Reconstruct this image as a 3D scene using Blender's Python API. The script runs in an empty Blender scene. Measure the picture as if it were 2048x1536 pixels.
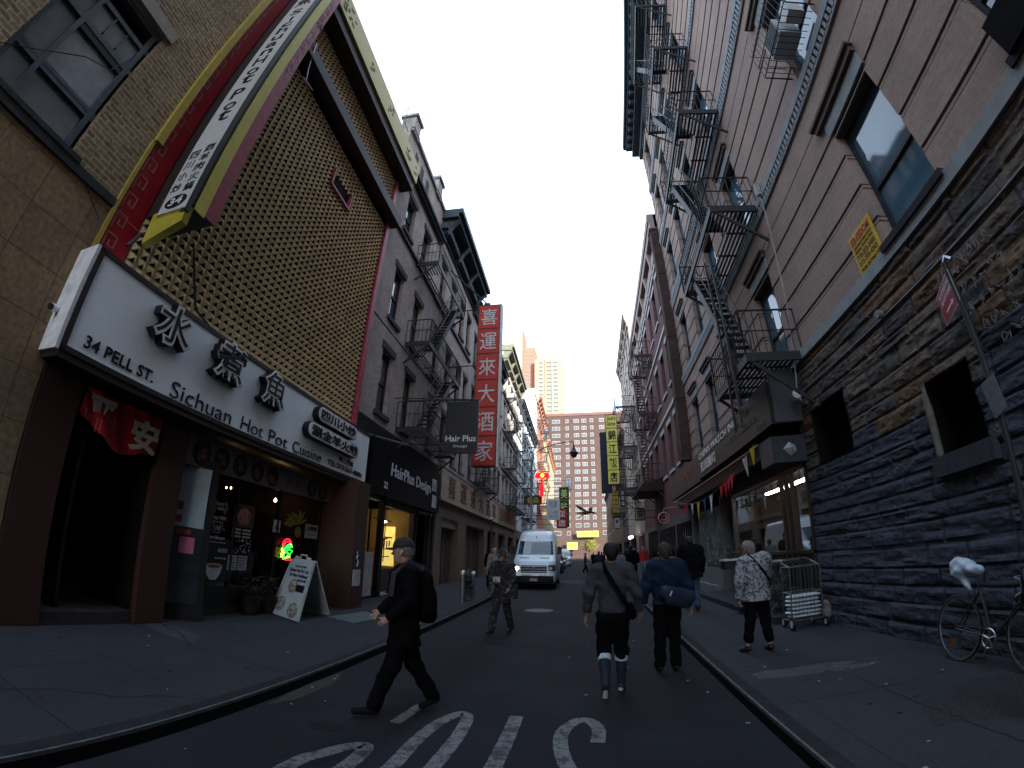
import bpy, math, random
import numpy as np
from mathutils import Matrix, Vector, noise as mnoise
random.seed(7)
RNG = np.random.RandomState(5)
sc = bpy.context.scene
COL = sc.collection
R = math.radians

# ---------------------------------------------------------------- camera, sky, sun, exposure
YAW, PITCH, ROLL, CAMH = -0.178767859, 0.378697555, 0.0180376511, 1.65
cam = bpy.data.cameras.new('camera'); camo = bpy.data.objects.new('camera', cam)
COL.objects.link(camo); sc.camera = camo
cam.type = 'PANO'; cam.panorama_type = 'FISHEYE_LENS_POLYNOMIAL'
cam.sensor_width = 36.0; cam.sensor_fit = 'HORIZONTAL'
cam.fisheye_fov = R(175)
KS = (0.0, 0.06431629341810124, -1.1238317732011669e-05, -2.2141638141657254e-05, 3.56019976791405e-07)
for i, k in enumerate(KS):
    setattr(cam, 'fisheye_polynomial_k%d' % i, -k)
cam.clip_start = 0.05; cam.clip_end = 2500
_cy, _sy, _cp, _sp = math.cos(YAW), math.sin(YAW), math.cos(PITCH), math.sin(PITCH)
_f = Vector((_sy*_cp, _cy*_cp, _sp)); _r = Vector((_cy, -_sy, 0)); _u = _r.cross(_f)
_cr, _sr = math.cos(ROLL), math.sin(ROLL)
_r2 = _cr*_r + _sr*_u; _u2 = -_sr*_r + _cr*_u
camo.matrix_world = Matrix(((_r2.x, _u2.x, -_f.x, 0), (_r2.y, _u2.y, -_f.y, 0), (_r2.z, _u2.z, -_f.z, CAMH), (0, 0, 0, 1)))

SUN_ELEV, SUN_AZ = R(19), R(140)      # azimuth clockwise from +Y: the sun stands behind, to the right
world = bpy.data.worlds.new('World'); sc.world = world; world.use_nodes = True
wn = world.node_tree.nodes; wl = world.node_tree.links; wn.clear()
sky = wn.new('ShaderNodeTexSky'); sky.sky_type = 'NISHITA'; sky.sun_disc = False
sky.sun_elevation = SUN_ELEV; sky.sun_rotation = SUN_AZ
sky.air_density = 1.0; sky.dust_density = 2.0; sky.ozone_density = 1.0; sky.altitude = 0
bg = wn.new('ShaderNodeBackground'); bg.inputs[1].default_value = 0.15
veil = wn.new('ShaderNodeMix'); veil.data_type = 'RGBA'; veil.inputs[0].default_value = .72; veil.inputs[7].default_value = (2.1, 2.5, 2.98, 1)   # thin even cloud veil
wo = wn.new('ShaderNodeOutputWorld')
wl.new(sky.outputs[0], veil.inputs[6]); wl.new(veil.outputs[2], bg.inputs[0]); wl.new(bg.outputs[0], wo.inputs[0])
sun = bpy.data.lights.new('sun', 'SUN'); sun.energy = 2.0; sun.angle = R(0.5); sun.color = (1, .9, .8)
suno = bpy.data.objects.new('sun', sun); COL.objects.link(suno)
_sd = Vector((math.sin(SUN_AZ)*math.cos(SUN_ELEV), math.cos(SUN_AZ)*math.cos(SUN_ELEV), math.sin(SUN_ELEV)))
suno.rotation_euler = _sd.to_track_quat('Z', 'Y').to_euler(); suno.location = (30, -30, 60)
sc.view_settings.view_transform = 'Standard'; sc.view_settings.look = 'None'
sc.view_settings.exposure = 2.78; sc.view_settings.gamma = 1
sc.cycles.max_bounces = 5; sc.cycles.diffuse_bounces = 3; sc.cycles.glossy_bounces = 3
sc.cycles.transmission_bounces = 3; sc.cycles.transparent_max_bounces = 6
sc.cycles.caustics_reflective = False; sc.cycles.caustics_refractive = False

# ---------------------------------------------------------------- frames: the street has two facade lines
PHI = 0.0342737                        # the left row is turned by two degrees
ROTL = Matrix.Rotation(PHI, 3, 'Z')
BASE = {}                              # thing -> (frame, base point in that frame)

class MB:
    """collects polygons; build() links them as ONE mesh object"""
    def __init__(s): s.v = []; s.f = []; s.m = []; s.cur = 0
    def poly(s, pts):
        n = len(s.v); s.v += [tuple(p) for p in pts]; s.f.append(tuple(range(n, n+len(pts)))); s.m.append(s.cur); return s
    def box(s, x0, x1, y0, y1, z0, z1):
        if x0 > x1: x0, x1 = x1, x0
        if y0 > y1: y0, y1 = y1, y0
        if z0 > z1: z0, z1 = z1, z0
        n = len(s.v)
        s.v += [(x0,y0,z0),(x1,y0,z0),(x1,y1,z0),(x0,y1,z0),(x0,y0,z1),(x1,y0,z1),(x1,y1,z1),(x0,y1,z1)]
        for q in ((0,3,2,1),(4,5,6,7),(0,1,5,4),(1,2,6,5),(2,3,7,6),(3,0,4,7)):
            s.f.append(tuple(n+i for i in q)); s.m.append(s.cur)
        return s
    def grid(s, P, flip=False, closed=False):
        """P: (n,m,3) array of points"""
        P = np.asarray(P, float); a, b = P.shape[:2]; n = len(s.v)
        s.v += [tuple(p) for p in P.reshape(-1, 3).tolist()]
        bb = b if closed else b-1
        for i in range(a-1):
            for j in range(bb):
                k = (j+1) % b
                q = (n+i*b+j, n+i*b+k, n+(i+1)*b+k, n+(i+1)*b+j)
                s.f.append(q[::-1] if flip else q); s.m.append(s.cur)
        return s
    def tube(s, pts, r, n=6, cap=True):
        pts = [Vector(p) for p in pts]
        rr = r if isinstance(r, (list, tuple)) else [r]*len(pts)
        rings = []; up = None
        for i, p in enumerate(pts):
            d = (pts[min(i+1, len(pts)-1)] - pts[max(i-1, 0)])
            if d.length < 1e-9: d = Vector((0, 0, 1))
            d.normalize()
            if up is None:
                up = Vector((0, 0, 1)) if abs(d.z) < .9 else Vector((1, 0, 0))
            a = up - d*up.dot(d)
            if a.length < 1e-4: a = d.orthogonal()
            a.normalize(); up = a; b = d.cross(a)
            rings.append([p + rr[i]*(a*math.cos(2*math.pi*k/n) + b*math.sin(2*math.pi*k/n)) for k in range(n)])
        s.grid([[tuple(q) for q in ring] for ring in rings], closed=True)
        if cap:
            s.poly(rings[0][::-1]); s.poly(rings[-1])
        return s
    def cyl(s, c, r, z0, z1, n=16, r2=None):
        return s.tube([(c[0], c[1], z0), (c[0], c[1], z1)], [r, r if r2 is None else r2], n)
    def lathe(s, c, prof, n=20):
        P = [[(c[0]+r*math.cos(2*math.pi*k/n), c[1]+r*math.sin(2*math.pi*k/n), c[2]+z) for k in range(n)] for r, z in prof]
        s.grid(P, closed=True, flip=True); return s
    def bar(s, p, q, w, h):
        """a straight bar of section w x h (h near vertical)"""
        p, q = Vector(p), Vector(q); d = (q-p).normalized()
        up = Vector((0, 0, 1)) if abs(d.z) < .95 else Vector((0, 1, 0))
        a = d.cross(up).normalized(); b = a.cross(d).normalized()
        P = [[c+a*x*w/2+b*y*h/2 for x, y in ((-1,-1),(1,-1),(1,1),(-1,1))] for c in (p, q)]
        s.grid([[tuple(t) for t in r_] for r_ in P], closed=True); s.poly(P[0][::-1]); s.poly(P[1]); return s
    def prism(s, pts, off):
        """polygon pts (3D) extruded by vector off"""
        pts = [Vector(p) for p in pts]; off = Vector(off); n = len(pts)
        s.poly([p+off for p in pts]); s.poly(pts[::-1])
        for i in range(n):
            j = (i+1) % n; s.poly([pts[i], pts[j], pts[j]+off, pts[i]+off])
        return s
    def add(s, me, M=None, mi=None):
        n = len(s.v)
        for v in me.vertices:
            c = M @ v.co if M is not None else v.co; s.v.append(tuple(c))
        for p in me.polygons:
            s.f.append(tuple(n+i for i in p.vertices)); s.m.append(s.cur if mi is None else mi)
        return s
    def xf(s, M):
        s.v = [tuple(M @ Vector(v)) for v in s.v]; return s
    def build(s, name, mats, parent=None, label=None, smooth=False, **kw):
        me = bpy.data.meshes.new(name)
        base = BASE[parent.name][1] if parent is not None else kw.get('base', (0, 0, 0))
        V = np.array(s.v, float).reshape(-1, 3) - np.array(base, float)
        me.from_pydata(V.tolist(), [], s.f)
        mats = mats if isinstance(mats, (list, tuple)) else [mats]
        for m_ in mats: me.materials.append(m_)
        me.polygons.foreach_set('material_index', np.clip(np.array(s.m, dtype=np.int32), 0, len(mats)-1))
        if smooth: me.polygons.foreach_set('use_smooth', [True]*len(me.polygons))
        me.update()
        o = bpy.data.objects.new(name, me); COL.objects.link(o)
        if parent is not None:
            o.parent = parent; BASE[o.name] = BASE[parent.name]
        else:
            side = kw.get('side', 'R'); BASE[o.name] = (side, tuple(base)); place(o, side, base)
        if label: o['label'] = label
        return o

def place(o, side, base):
    if side == 'L':
        o.location = ROTL @ Vector(base); o.rotation_euler = (0, 0, PHI)
    else: o.location = base

def thing(name, label, cat, base=(0, 0, 0), side='R', group=None):
    o = bpy.data.objects.new(name, None); o.empty_display_size = .2; COL.objects.link(o)
    o['label'] = label; o['category'] = cat
    if group: o['group'] = group
    BASE[o.name] = (side, tuple(base)); place(o, side, base); return o

def tag(o, label, cat, group=None):
    o['label'] = label; o['category'] = cat
    if group: o['group'] = group
    return o
def struct(o, kind='structure'): o['kind'] = kind; return o
def kids(o): return [c for c in bpy.data.objects if c.parent is o]

# ---------------------------------------------------------------- materials
MATS = {}
def mat(name, col, rough=.8, metal=0., var=.25, scale=6., bump=.0, bscale=40., spec=None, emit=None, estr=0., aniso=(1, 1, 1), dirt=0., dcol=(.02, .02, .02), dscale=1.2):
    if name in MATS: return MATS[name]
    m = bpy.data.materials.new(name); m.use_nodes = True; nt = m.node_tree; N, Lk = nt.nodes, nt.links
    b = N['Principled BSDF']; b.inputs['Roughness'].default_value = rough; b.inputs['Metallic'].default_value = metal
    b.inputs['Specular IOR Level'].default_value = spec if spec is not None else (.08 if rough > .65 else .25 if rough > .35 else .5)
    tc = N.new('ShaderNodeTexCoord'); mp = N.new('ShaderNodeMapping'); mp.inputs['Scale'].default_value = aniso
    Lk.new(tc.outputs['Object'], mp.inputs[0])
    nz = N.new('ShaderNodeTexNoise'); nz.inputs['Scale'].default_value = scale; nz.inputs['Detail'].default_value = 6
    nz.inputs['Roughness'].default_value = .65; Lk.new(mp.outputs[0], nz.inputs['Vector'])
    cr = N.new('ShaderNodeValToRGB'); c = Vector(col[:3])
    cr.color_ramp.elements[0].position = .3; cr.color_ramp.elements[1].position = .7
    cr.color_ramp.elements[0].color = (*(c*(1-var)), 1); cr.color_ramp.elements[1].color = (*(c*(1+var)), 1)
    Lk.new(nz.outputs[0], cr.inputs[0]); out = cr.outputs[0]
    if dirt > 0:
        n2 = N.new('ShaderNodeTexNoise'); n2.inputs['Scale'].default_value = dscale; n2.inputs['Detail'].default_value = 8
        n2.inputs['Roughness'].default_value = .7; Lk.new(tc.outputs['Object'], n2.inputs['Vector'])
        r2 = N.new('ShaderNodeValToRGB'); r2.color_ramp.elements[0].position = .45; r2.color_ramp.elements[1].position = .68
        r2.color_ramp.elements[0].color = (0, 0, 0, 1); r2.color_ramp.elements[1].color = (dirt, dirt, dirt, 1)
        mx = N.new('ShaderNodeMix'); mx.data_type = 'RGBA'; Lk.new(n2.outputs[0], r2.inputs[0]); Lk.new(r2.outputs[0], mx.inputs[0])
        Lk.new(out, mx.inputs[6]); mx.inputs[7].default_value = (*dcol, 1); out = mx.outputs[2]
    Lk.new(out, b.inputs['Base Color'])
    if bump > 0:
        n3 = N.new('ShaderNodeTexNoise'); n3.inputs['Scale'].default_value = bscale; n3.inputs['Detail'].default_value = 5
        Lk.new(mp.outputs[0], n3.inputs['Vector'])
        bp = N.new('ShaderNodeBump'); bp.inputs['Strength'].default_value = bump; bp.inputs['Distance'].default_value = .02
        Lk.new(n3.outputs[0], bp.inputs['Height']); Lk.new(bp.outputs[0], b.inputs['Normal'])
    if emit is not None:
        b.inputs['Emission Color'].default_value = (*emit, 1); b.inputs['Emission Strength'].default_value = estr
    MATS[name] = m; return m

def brick(name, c1, c2, mortar, bw=.215, bh=.068, ms=.012, plane='YZ', rough=.9, bump=.5, dirt=.35, dcol=(.04, .035, .03), var=.5, off=.5, dscale=.8):
    if name in MATS: return MATS[name]
    m = bpy.data.materials.new(name); m.use_nodes = True; nt = m.node_tree; N, Lk = nt.nodes, nt.links
    b = N['Principled BSDF']; b.inputs['Roughness'].default_value = rough; b.inputs['Specular IOR Level'].default_value = .1
    tc = N.new('ShaderNodeTexCoord'); sx = N.new('ShaderNodeSeparateXYZ'); cx = N.new('ShaderNodeCombineXYZ')
    Lk.new(tc.outputs['Object'], sx.inputs[0])
    idx = {'YZ': (1, 2), 'XZ': (0, 2), 'XY': (0, 1)}[plane]
    Lk.new(sx.outputs[idx[0]], cx.inputs[0]); Lk.new(sx.outputs[idx[1]], cx.inputs[1])
    nw = N.new('ShaderNodeTexNoise'); nw.inputs['Scale'].default_value = 3; Lk.new(tc.outputs['Object'], nw.inputs['Vector'])
    vm = N.new('ShaderNodeVectorMath'); vm.operation = 'SCALE'; vm.inputs[3].default_value = .012
    Lk.new(nw.outputs['Color'], vm.inputs[0]); va = N.new('ShaderNodeVectorMath'); Lk.new(cx.outputs[0], va.inputs[0]); Lk.new(vm.outputs[0], va.inputs[1])
    bt = N.new('ShaderNodeTexBrick'); bt.offset = off
    bt.inputs['Scale'].default_value = 1; bt.inputs['Brick Width'].default_value = bw; bt.inputs['Row Height'].default_value = bh
    bt.inputs['Mortar Size'].default_value = ms; bt.inputs['Mortar Smooth'].default_value = .2; bt.inputs['Bias'].default_value = -.2
    bt.inputs['Color1'].default_value = (*c1, 1); bt.inputs['Color2'].default_value = (*c2, 1); bt.inputs['Mortar'].default_value = (*mortar, 1)
    Lk.new(va.outputs[0], bt.inputs['Vector'])
    n2 = N.new('ShaderNodeTexNoise'); n2.inputs['Scale'].default_value = dscale; n2.inputs['Detail'].default_value = 8; n2.inputs['Roughness'].default_value = .7
    Lk.new(tc.outputs['Object'], n2.inputs['Vector'])
    r2 = N.new('ShaderNodeValToRGB'); r2.color_ramp.elements[0].position = .4; r2.color_ramp.elements[1].position = .72
    r2.color_ramp.elements[0].color = (0, 0, 0, 1); r2.color_ramp.elements[1].color = (dirt, dirt, dirt, 1)
    mx = N.new('ShaderNodeMix'); mx.data_type = 'RGBA'; Lk.new(n2.outputs[0], r2.inputs[0]); Lk.new(r2.outputs[0], mx.inputs[0])
    Lk.new(bt.outputs[0], mx.inputs[6]); mx.inputs[7].default_value = (*dcol, 1)
    n4 = N.new('ShaderNodeTexNoise'); n4.inputs['Scale'].default_value = 14; n4.inputs['Detail'].default_value = 4; Lk.new(tc.outputs['Object'], n4.inputs['Vector'])
    mr = N.new('ShaderNodeMapRange'); mr.inputs[1].default_value = .3; mr.inputs[2].default_value = .7; mr.inputs[3].default_value = 1-var*.5; mr.inputs[4].default_value = 1+var*.5
    Lk.new(n4.outputs[0], mr.inputs[0]); m2 = N.new('ShaderNodeMix'); m2.data_type = 'RGBA'; m2.blend_type = 'MULTIPLY'; m2.inputs[0].default_value = 1
    Lk.new(mx.outputs[2], m2.inputs[6]); Lk.new(mr.outputs[0], m2.inputs[7]); Lk.new(m2.outputs[2], b.inputs['Base Color'])
    bp = N.new('ShaderNodeBump'); bp.inputs['Strength'].default_value = bump; bp.inputs['Distance'].default_value = .01; bp.invert = True
    ad = N.new('ShaderNodeMath'); ad.operation = 'MULTIPLY_ADD'; ad.inputs[1].default_value = -.6; Lk.new(n4.outputs[0], ad.inputs[0]); Lk.new(bt.outputs['Fac'], ad.inputs[2])
    Lk.new(ad.outputs[0], bp.inputs['Height']); Lk.new(bp.outputs[0], b.inputs['Normal'])
    MATS[name] = m; return m

def glass(name, col=(.02, .03, .045), rough=.06, wav=.03, metal=0.):
    m = mat(name, col, rough, metal, var=.3, scale=2, bump=wav, bscale=1.5, spec=1.0); return m

M = dict(
 asphalt=mat('asphalt', (.018, .0185, .023), .9, var=.35, scale=45, bump=.5, bscale=160, dirt=.5, dcol=(.030, .031, .038), dscale=.7),
 concrete=mat('sidewalk_concrete', (.034, .035, .042), .9, var=.18, scale=30, bump=.25, bscale=120, dirt=.55, dcol=(.024, .024, .028), dscale=1.1),
 kerb=mat('kerb_steel', (.085, .088, .095), .6, var=.4, scale=12, bump=.2),
 dark=mat('dark_interior', (.006, .006, .007), .9, var=.2),
 black=mat('black_paint', (.012, .012, .014), .5, var=.3),
 iron=mat('black_iron', (.022, .025, .03), .55, var=.35, scale=14, bump=.1, dirt=.4, dcol=(.05, .035, .03), dscale=5),
 white=mat('white_paint', (.72, .74, .76), .5, var=.04),
 frame=mat('window_frame_dark', (.03, .034, .042), .6, var=.25),
 framew=mat('window_frame_white', (.55, .56, .58), .6, var=.1),
 glass=glass('window_glass'), glassd=glass('shop_glass', (.006, .007, .009), .04),
 red=mat('red_enamel', (.42, .012, .02), .45, var=.12, scale=3),
 steel=mat('steel', (.35, .36, .38), .35, 1., var=.15),
)

# ---------------------------------------------------------------- facade helpers (u runs along the street, w projects into it)
class Side:
    def __init__(s, side, x): s.side = side; s.x0 = x; s.sg = 1 if side == 'L' else -1
    def X(s, w): return s.x0 + s.sg*w
    def P(s, u, w, z): return (s.X(w), u, z)
    def box(s, mb, u0, u1, w0, w1, z0, z1): return mb.box(s.X(w0), s.X(w1), u0, u1, z0, z1)
    def txtaxes(s):
        return (Vector((0, 1, 0)), Vector((0, 0, 1)), Vector((1, 0, 0))) if s.side == 'L' else (Vector((0, -1, 0)), Vector((0, 0, 1)), Vector((-1, 0, 0)))
LF = Side('L', -5.95); RF = Side('R', 4.3)
# ---------------------------------------------------------------- more helpers
def wall(mb, S, u0, u1, z0, z1, holes=(), w=0., depth=.25, ends=True):
    """front sheet with openings, reveals and end returns"""
    us = sorted({u0, u1} | {min(max(h[i], u0), u1) for h in holes for i in (0, 1)})
    zs = sorted({z0, z1} | {min(max(h[i], z0), z1) for h in holes for i in (2, 3)})
    def solid(ua, ub, za, zb):
        um, zm = (ua+ub)/2, (za+zb)/2
        if not (u0 < um < u1 and z0 < zm < z1): return False
        return not any(h[0] < um < h[1] and h[2] < zm < h[3] for h in holes)
    P = S.P; d = w-depth
    for a, b in zip(us, us[1:]):
        for c, e in zip(zs, zs[1:]):
            if not solid(a, b, c, e): continue
            mb.poly([P(a, w, c), P(b, w, c), P(b, w, e), P(a, w, e)])
    for h in holes:
        a, b, c, e = max(h[0], u0), min(h[1], u1), max(h[2], z0), min(h[3], z1)
        if a >= b or c >= e: continue
        if h[0] >= u0: mb.poly([P(a, w, c), P(a, w, e), P(a, d, e), P(a, d, c)])
        if h[1] <= u1: mb.poly([P(b, w, c), P(b, w, e), P(b, d, e), P(b, d, c)])
        if h[2] >= z0: mb.poly([P(a, w, c), P(b, w, c), P(b, d, c), P(a, d, c)])
        if h[3] <= z1: mb.poly([P(a, w, e), P(b, w, e), P(b, d, e), P(a, d, e)])
    if ends:
        for u in (u0, u1): mb.poly([P(u, w, z0), P(u, w, z1), P(u, d, z1), P(u, d, z0)])
        for a, b in zip(us, us[1:]):
            for z, zz in ((z0, z0+1e-3), (z1, z1-1e-3)):
                if not any(h[0] < (a+b)/2 < h[1] and h[2] < zz < h[3] for h in holes): mb.poly([P(a, w, z), P(b, w, z), P(b, d, z), P(a, d, z)])
    return mb

def window(par, S, u0, u1, z0, z1, w=0, fm=None, gm=None, rail=.5, fw=.055, rec=.14, sill=None, lintel=None, mull=(), gl=None, curtain=False):
    fm = fm or M['frame']; gm = gm or M['glass']
    f = MB(); a, b = w-rec-.05, w-rec
    S.box(f, u0+.004, u0+fw, a, b, z0+.004, z1-.004); S.box(f, u1-fw, u1-.004, a, b, z0+.004, z1-.004)
    S.box(f, u0+fw, u1-fw, a, b, z0+.004, z0+fw*1.2); S.box(f, u0+fw, u1-fw, a, b, z1-fw, z1-.004)
    if rail:
        zm = z0+(z1-z0)*rail; S.box(f, u0+fw, u1-fw, a-.01, b-.008, zm-.03, zm+.03)
    for q in mull:
        um = u0+(u1-u0)*q; S.box(f, um-.02, um+.02, a-.01, b-.012, z0+fw, z1-fw)
    win = f.build('window', fm, par)
    g = MB(); ga = a+.02
    zm = z0+(z1-z0)*(rail or .5)
    t = (random.random()-.5)*.012; t2 = (random.random()-.5)*.012
    if rail:
        g.poly([S.P(u0+fw, ga+t, zm), S.P(u1-fw, ga-t, zm), S.P(u1-fw, ga-t2, z1-fw), S.P(u0+fw, ga+t2, z1-fw)])
        g.poly([S.P(u0+fw, ga-.02, z0+fw), S.P(u1-fw, ga-.02+t, z0+fw), S.P(u1-fw, ga-.02, zm), S.P(u0+fw, ga-.02-t, zm)])
    else:
        g.poly([S.P(u0+fw, ga, z0+fw), S.P(u1-fw, ga, z0+fw), S.P(u1-fw, ga+t, z1-fw), S.P(u0+fw, ga, z1-fw)])
    g.build('pane', gm, win)
    if sill:
        sm, ext, h, out = sill; s = MB(); S.box(s, u0-ext, u1+ext, w-rec+.002, w+out, z0-h, z0+.002); s.build('sill', sm, win)
    if lintel:
        lm, ext, h, out = lintel; s = MB(); S.box(s, u0-ext, u1+ext, w-.1, w+out, z1+.001, z1+h); s.build('lintel', lm, win)
    return win

_FC = {}
def text_mesh(body, ext=.01, off=0., res=3):
    k = (body, ext, off, res)
    if k in _FC: return _FC[k]
    cu = bpy.data.curves.new('lettering', 'FONT'); cu.body = body; cu.size = 1; cu.extrude = ext; cu.offset = off; cu.resolution_u = res
    cu.align_x = 'LEFT'
    o = bpy.data.objects.new('lettering_tmp', cu); me = bpy.data.meshes.new_from_object(o)
    bpy.data.objects.remove(o); bpy.data.curves.remove(cu); _FC[k] = me; return me

def text(mb, body, o, right, up, out, height=None, width=None, off=0., ext=.01, mi=None, shear=0., center=False):
    """put lettering whose box lower-left is at o; scaled to height (and width)"""
    me = text_mesh(body, .5, off)
    V = np.array([v.co[:] for v in me.vertices]); lo, hi = V.min(0), V.max(0)
    sy = height/(hi[1]-lo[1]); sx = width/(hi[0]-lo[0]) if width else sy
    right, up, out, o = Vector(right), Vector(up), Vector(out), Vector(o)
    cx = (hi[0]+lo[0])/2 if center else lo[0]
    n = len(mb.v)
    for x, y, z in V:
        yy = (y-lo[1])*sy; xx = (x-cx)*sx + yy*shear
        mb.v.append(tuple(o+right*xx+up*yy+out*(ext*(z/.5+1)/2)))
    for p in me.polygons:
        mb.f.append(tuple(n+i for i in p.vertices)); mb.m.append(mb.cur if mi is None else mi)
    return mb
def stext(mb, S, body, u, z, w, height, width=None, **k):
    r, u_, o = S.txtaxes(); return text(mb, body, S.P(u, w, z), r, u_, o, height, width, **k)

def fire_escape(name, label, S, u0, u1, levels, depth, stair=True, near=-1, ladder=None, rail_h=.95, base_w=0., color=None, step=.15, cut=0):
    """platforms with slatted floors, railings, knee brackets and flights between them"""
    im = color or M['iron']
    t = thing(name, label, 'fire escape', S.P(u0, base_w, levels[0]-.3), S.side, 'iron fire escapes on the facades')
    o = base_w+depth
    for li, z in enumerate(levels):
        m = MB()
        uu1 = u1-cut if li == 0 else u1
        S.box(m, u0, uu1, o-.05, o, z-.15, z+.03); S.box(m, u0, u0+.05, base_w, o-.051, z-.15, z+.03); S.box(m, uu1-.05, uu1, base_w, o-.051, z-.11, z+.03)
        n = max(4, int((depth-.1)/.095))
        hole = (u0+.9, u1-.35) if (stair and li > 0) else None
        for i in range(n):
            w = base_w+.05+(depth-.14)*i/(n-1)
            if hole and w > o-.62:
                S.box(m, u0+.05, hole[0], w, w+.05, z-.02, z+.005); S.box(m, hole[1], uu1-.05, w, w+.04, z-.02, z+.005)
            else: S.box(m, u0+.05, uu1-.05, w, w+.055, z-.02, z+.005)
        for k in range(3):
            u = u0+(uu1-u0)*(k+1)/4
            S.box(m, u, u+.04, base_w, o-.62 if hole and hole[0] < u < hole[1] else o-.05, z-.06, z-.022)
        m.build('platform', im, t)
        m = MB(); ht = z+rail_h
        for (a, b) in (((u0, base_w), (u0, o)), ((u0, o), (uu1, o)), ((uu1, o), (uu1, base_w))):
            p, q = S.P(a[0], a[1], 0), S.P(b[0], b[1], 0)
            for zz, r in ((ht, .022), (z+rail_h*.52, .014)):
                m.tube([(p[0], p[1], zz), (q[0], q[1], zz)], r, 5)
            L_ = (Vector(q)-Vector(p)).length; k = max(2, int(L_/step))
            for i in range(k+1):
                x = p[0]+(q[0]-p[0])*i/k; y = p[1]+(q[1]-p[1])*i/k
                m.tube([(x, y, z), (x, y, ht)], .022 if i in (0, k) else .010, 4, cap=False)
        m.build('railing', im, t)
        for u in (u0+.03, uu1-.03):
            m = MB(); m.bar(S.P(u, o-.05, z-.1), S.P(u, base_w+.01, z-.1-depth*.75), .035, .07); m.build('bracket', im, t)
        if stair and li+1 < len(levels):
            m = MB(); z2 = levels[li+1]; ua, ub = (u1-.75, u0+1.0); wz = (o-.56, o-.1)
            if li == 0: ub = u0+.8
            for w in wz: m.bar(S.P(ub, w, z+.02), S.P(ua, w, z2-.03), .03, .2)
            k = int((z2-z)/.23)
            for i in range(1, k):
                f = i/k; u = ub+(ua-ub)*f; zz = z+(z2-z)*f
                S.box(m, u-.08, u+.08, wz[0]+.012, wz[1]-.012, zz-.012, zz+.012)
            m.build('stair', im, t)
            m = MB()
            for w in wz:
                m.tube([S.P(ub, w, z+.85), S.P(ua, w, z2+.8)], .016, 5)
                for i in range(5):
                    f = i/4; u = ub+(ua-ub)*f; zz = z+(z2-z)*f; m.tube([S.P(u, w, zz), S.P(u, w, zz+.84)], .01, 4)
            m.build('handrail', im, t)
    if ladder:
        ul, zl0, zl1 = ladder; m = MB()
        for du in (0, .42): m.bar(S.P(ul+du, o+.03, zl0), S.P(ul+du, o+.03, zl1), .05, .03)
        k = int((zl1-zl0)/.3)
        for i in range(k): m.tube([S.P(ul, o+.03, zl0+.05+i*.3), S.P(ul+.42, o+.03, zl0+.05+i*.3)], .011, 5)
        m.build('drop_ladder', im, t)
    return t

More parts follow.
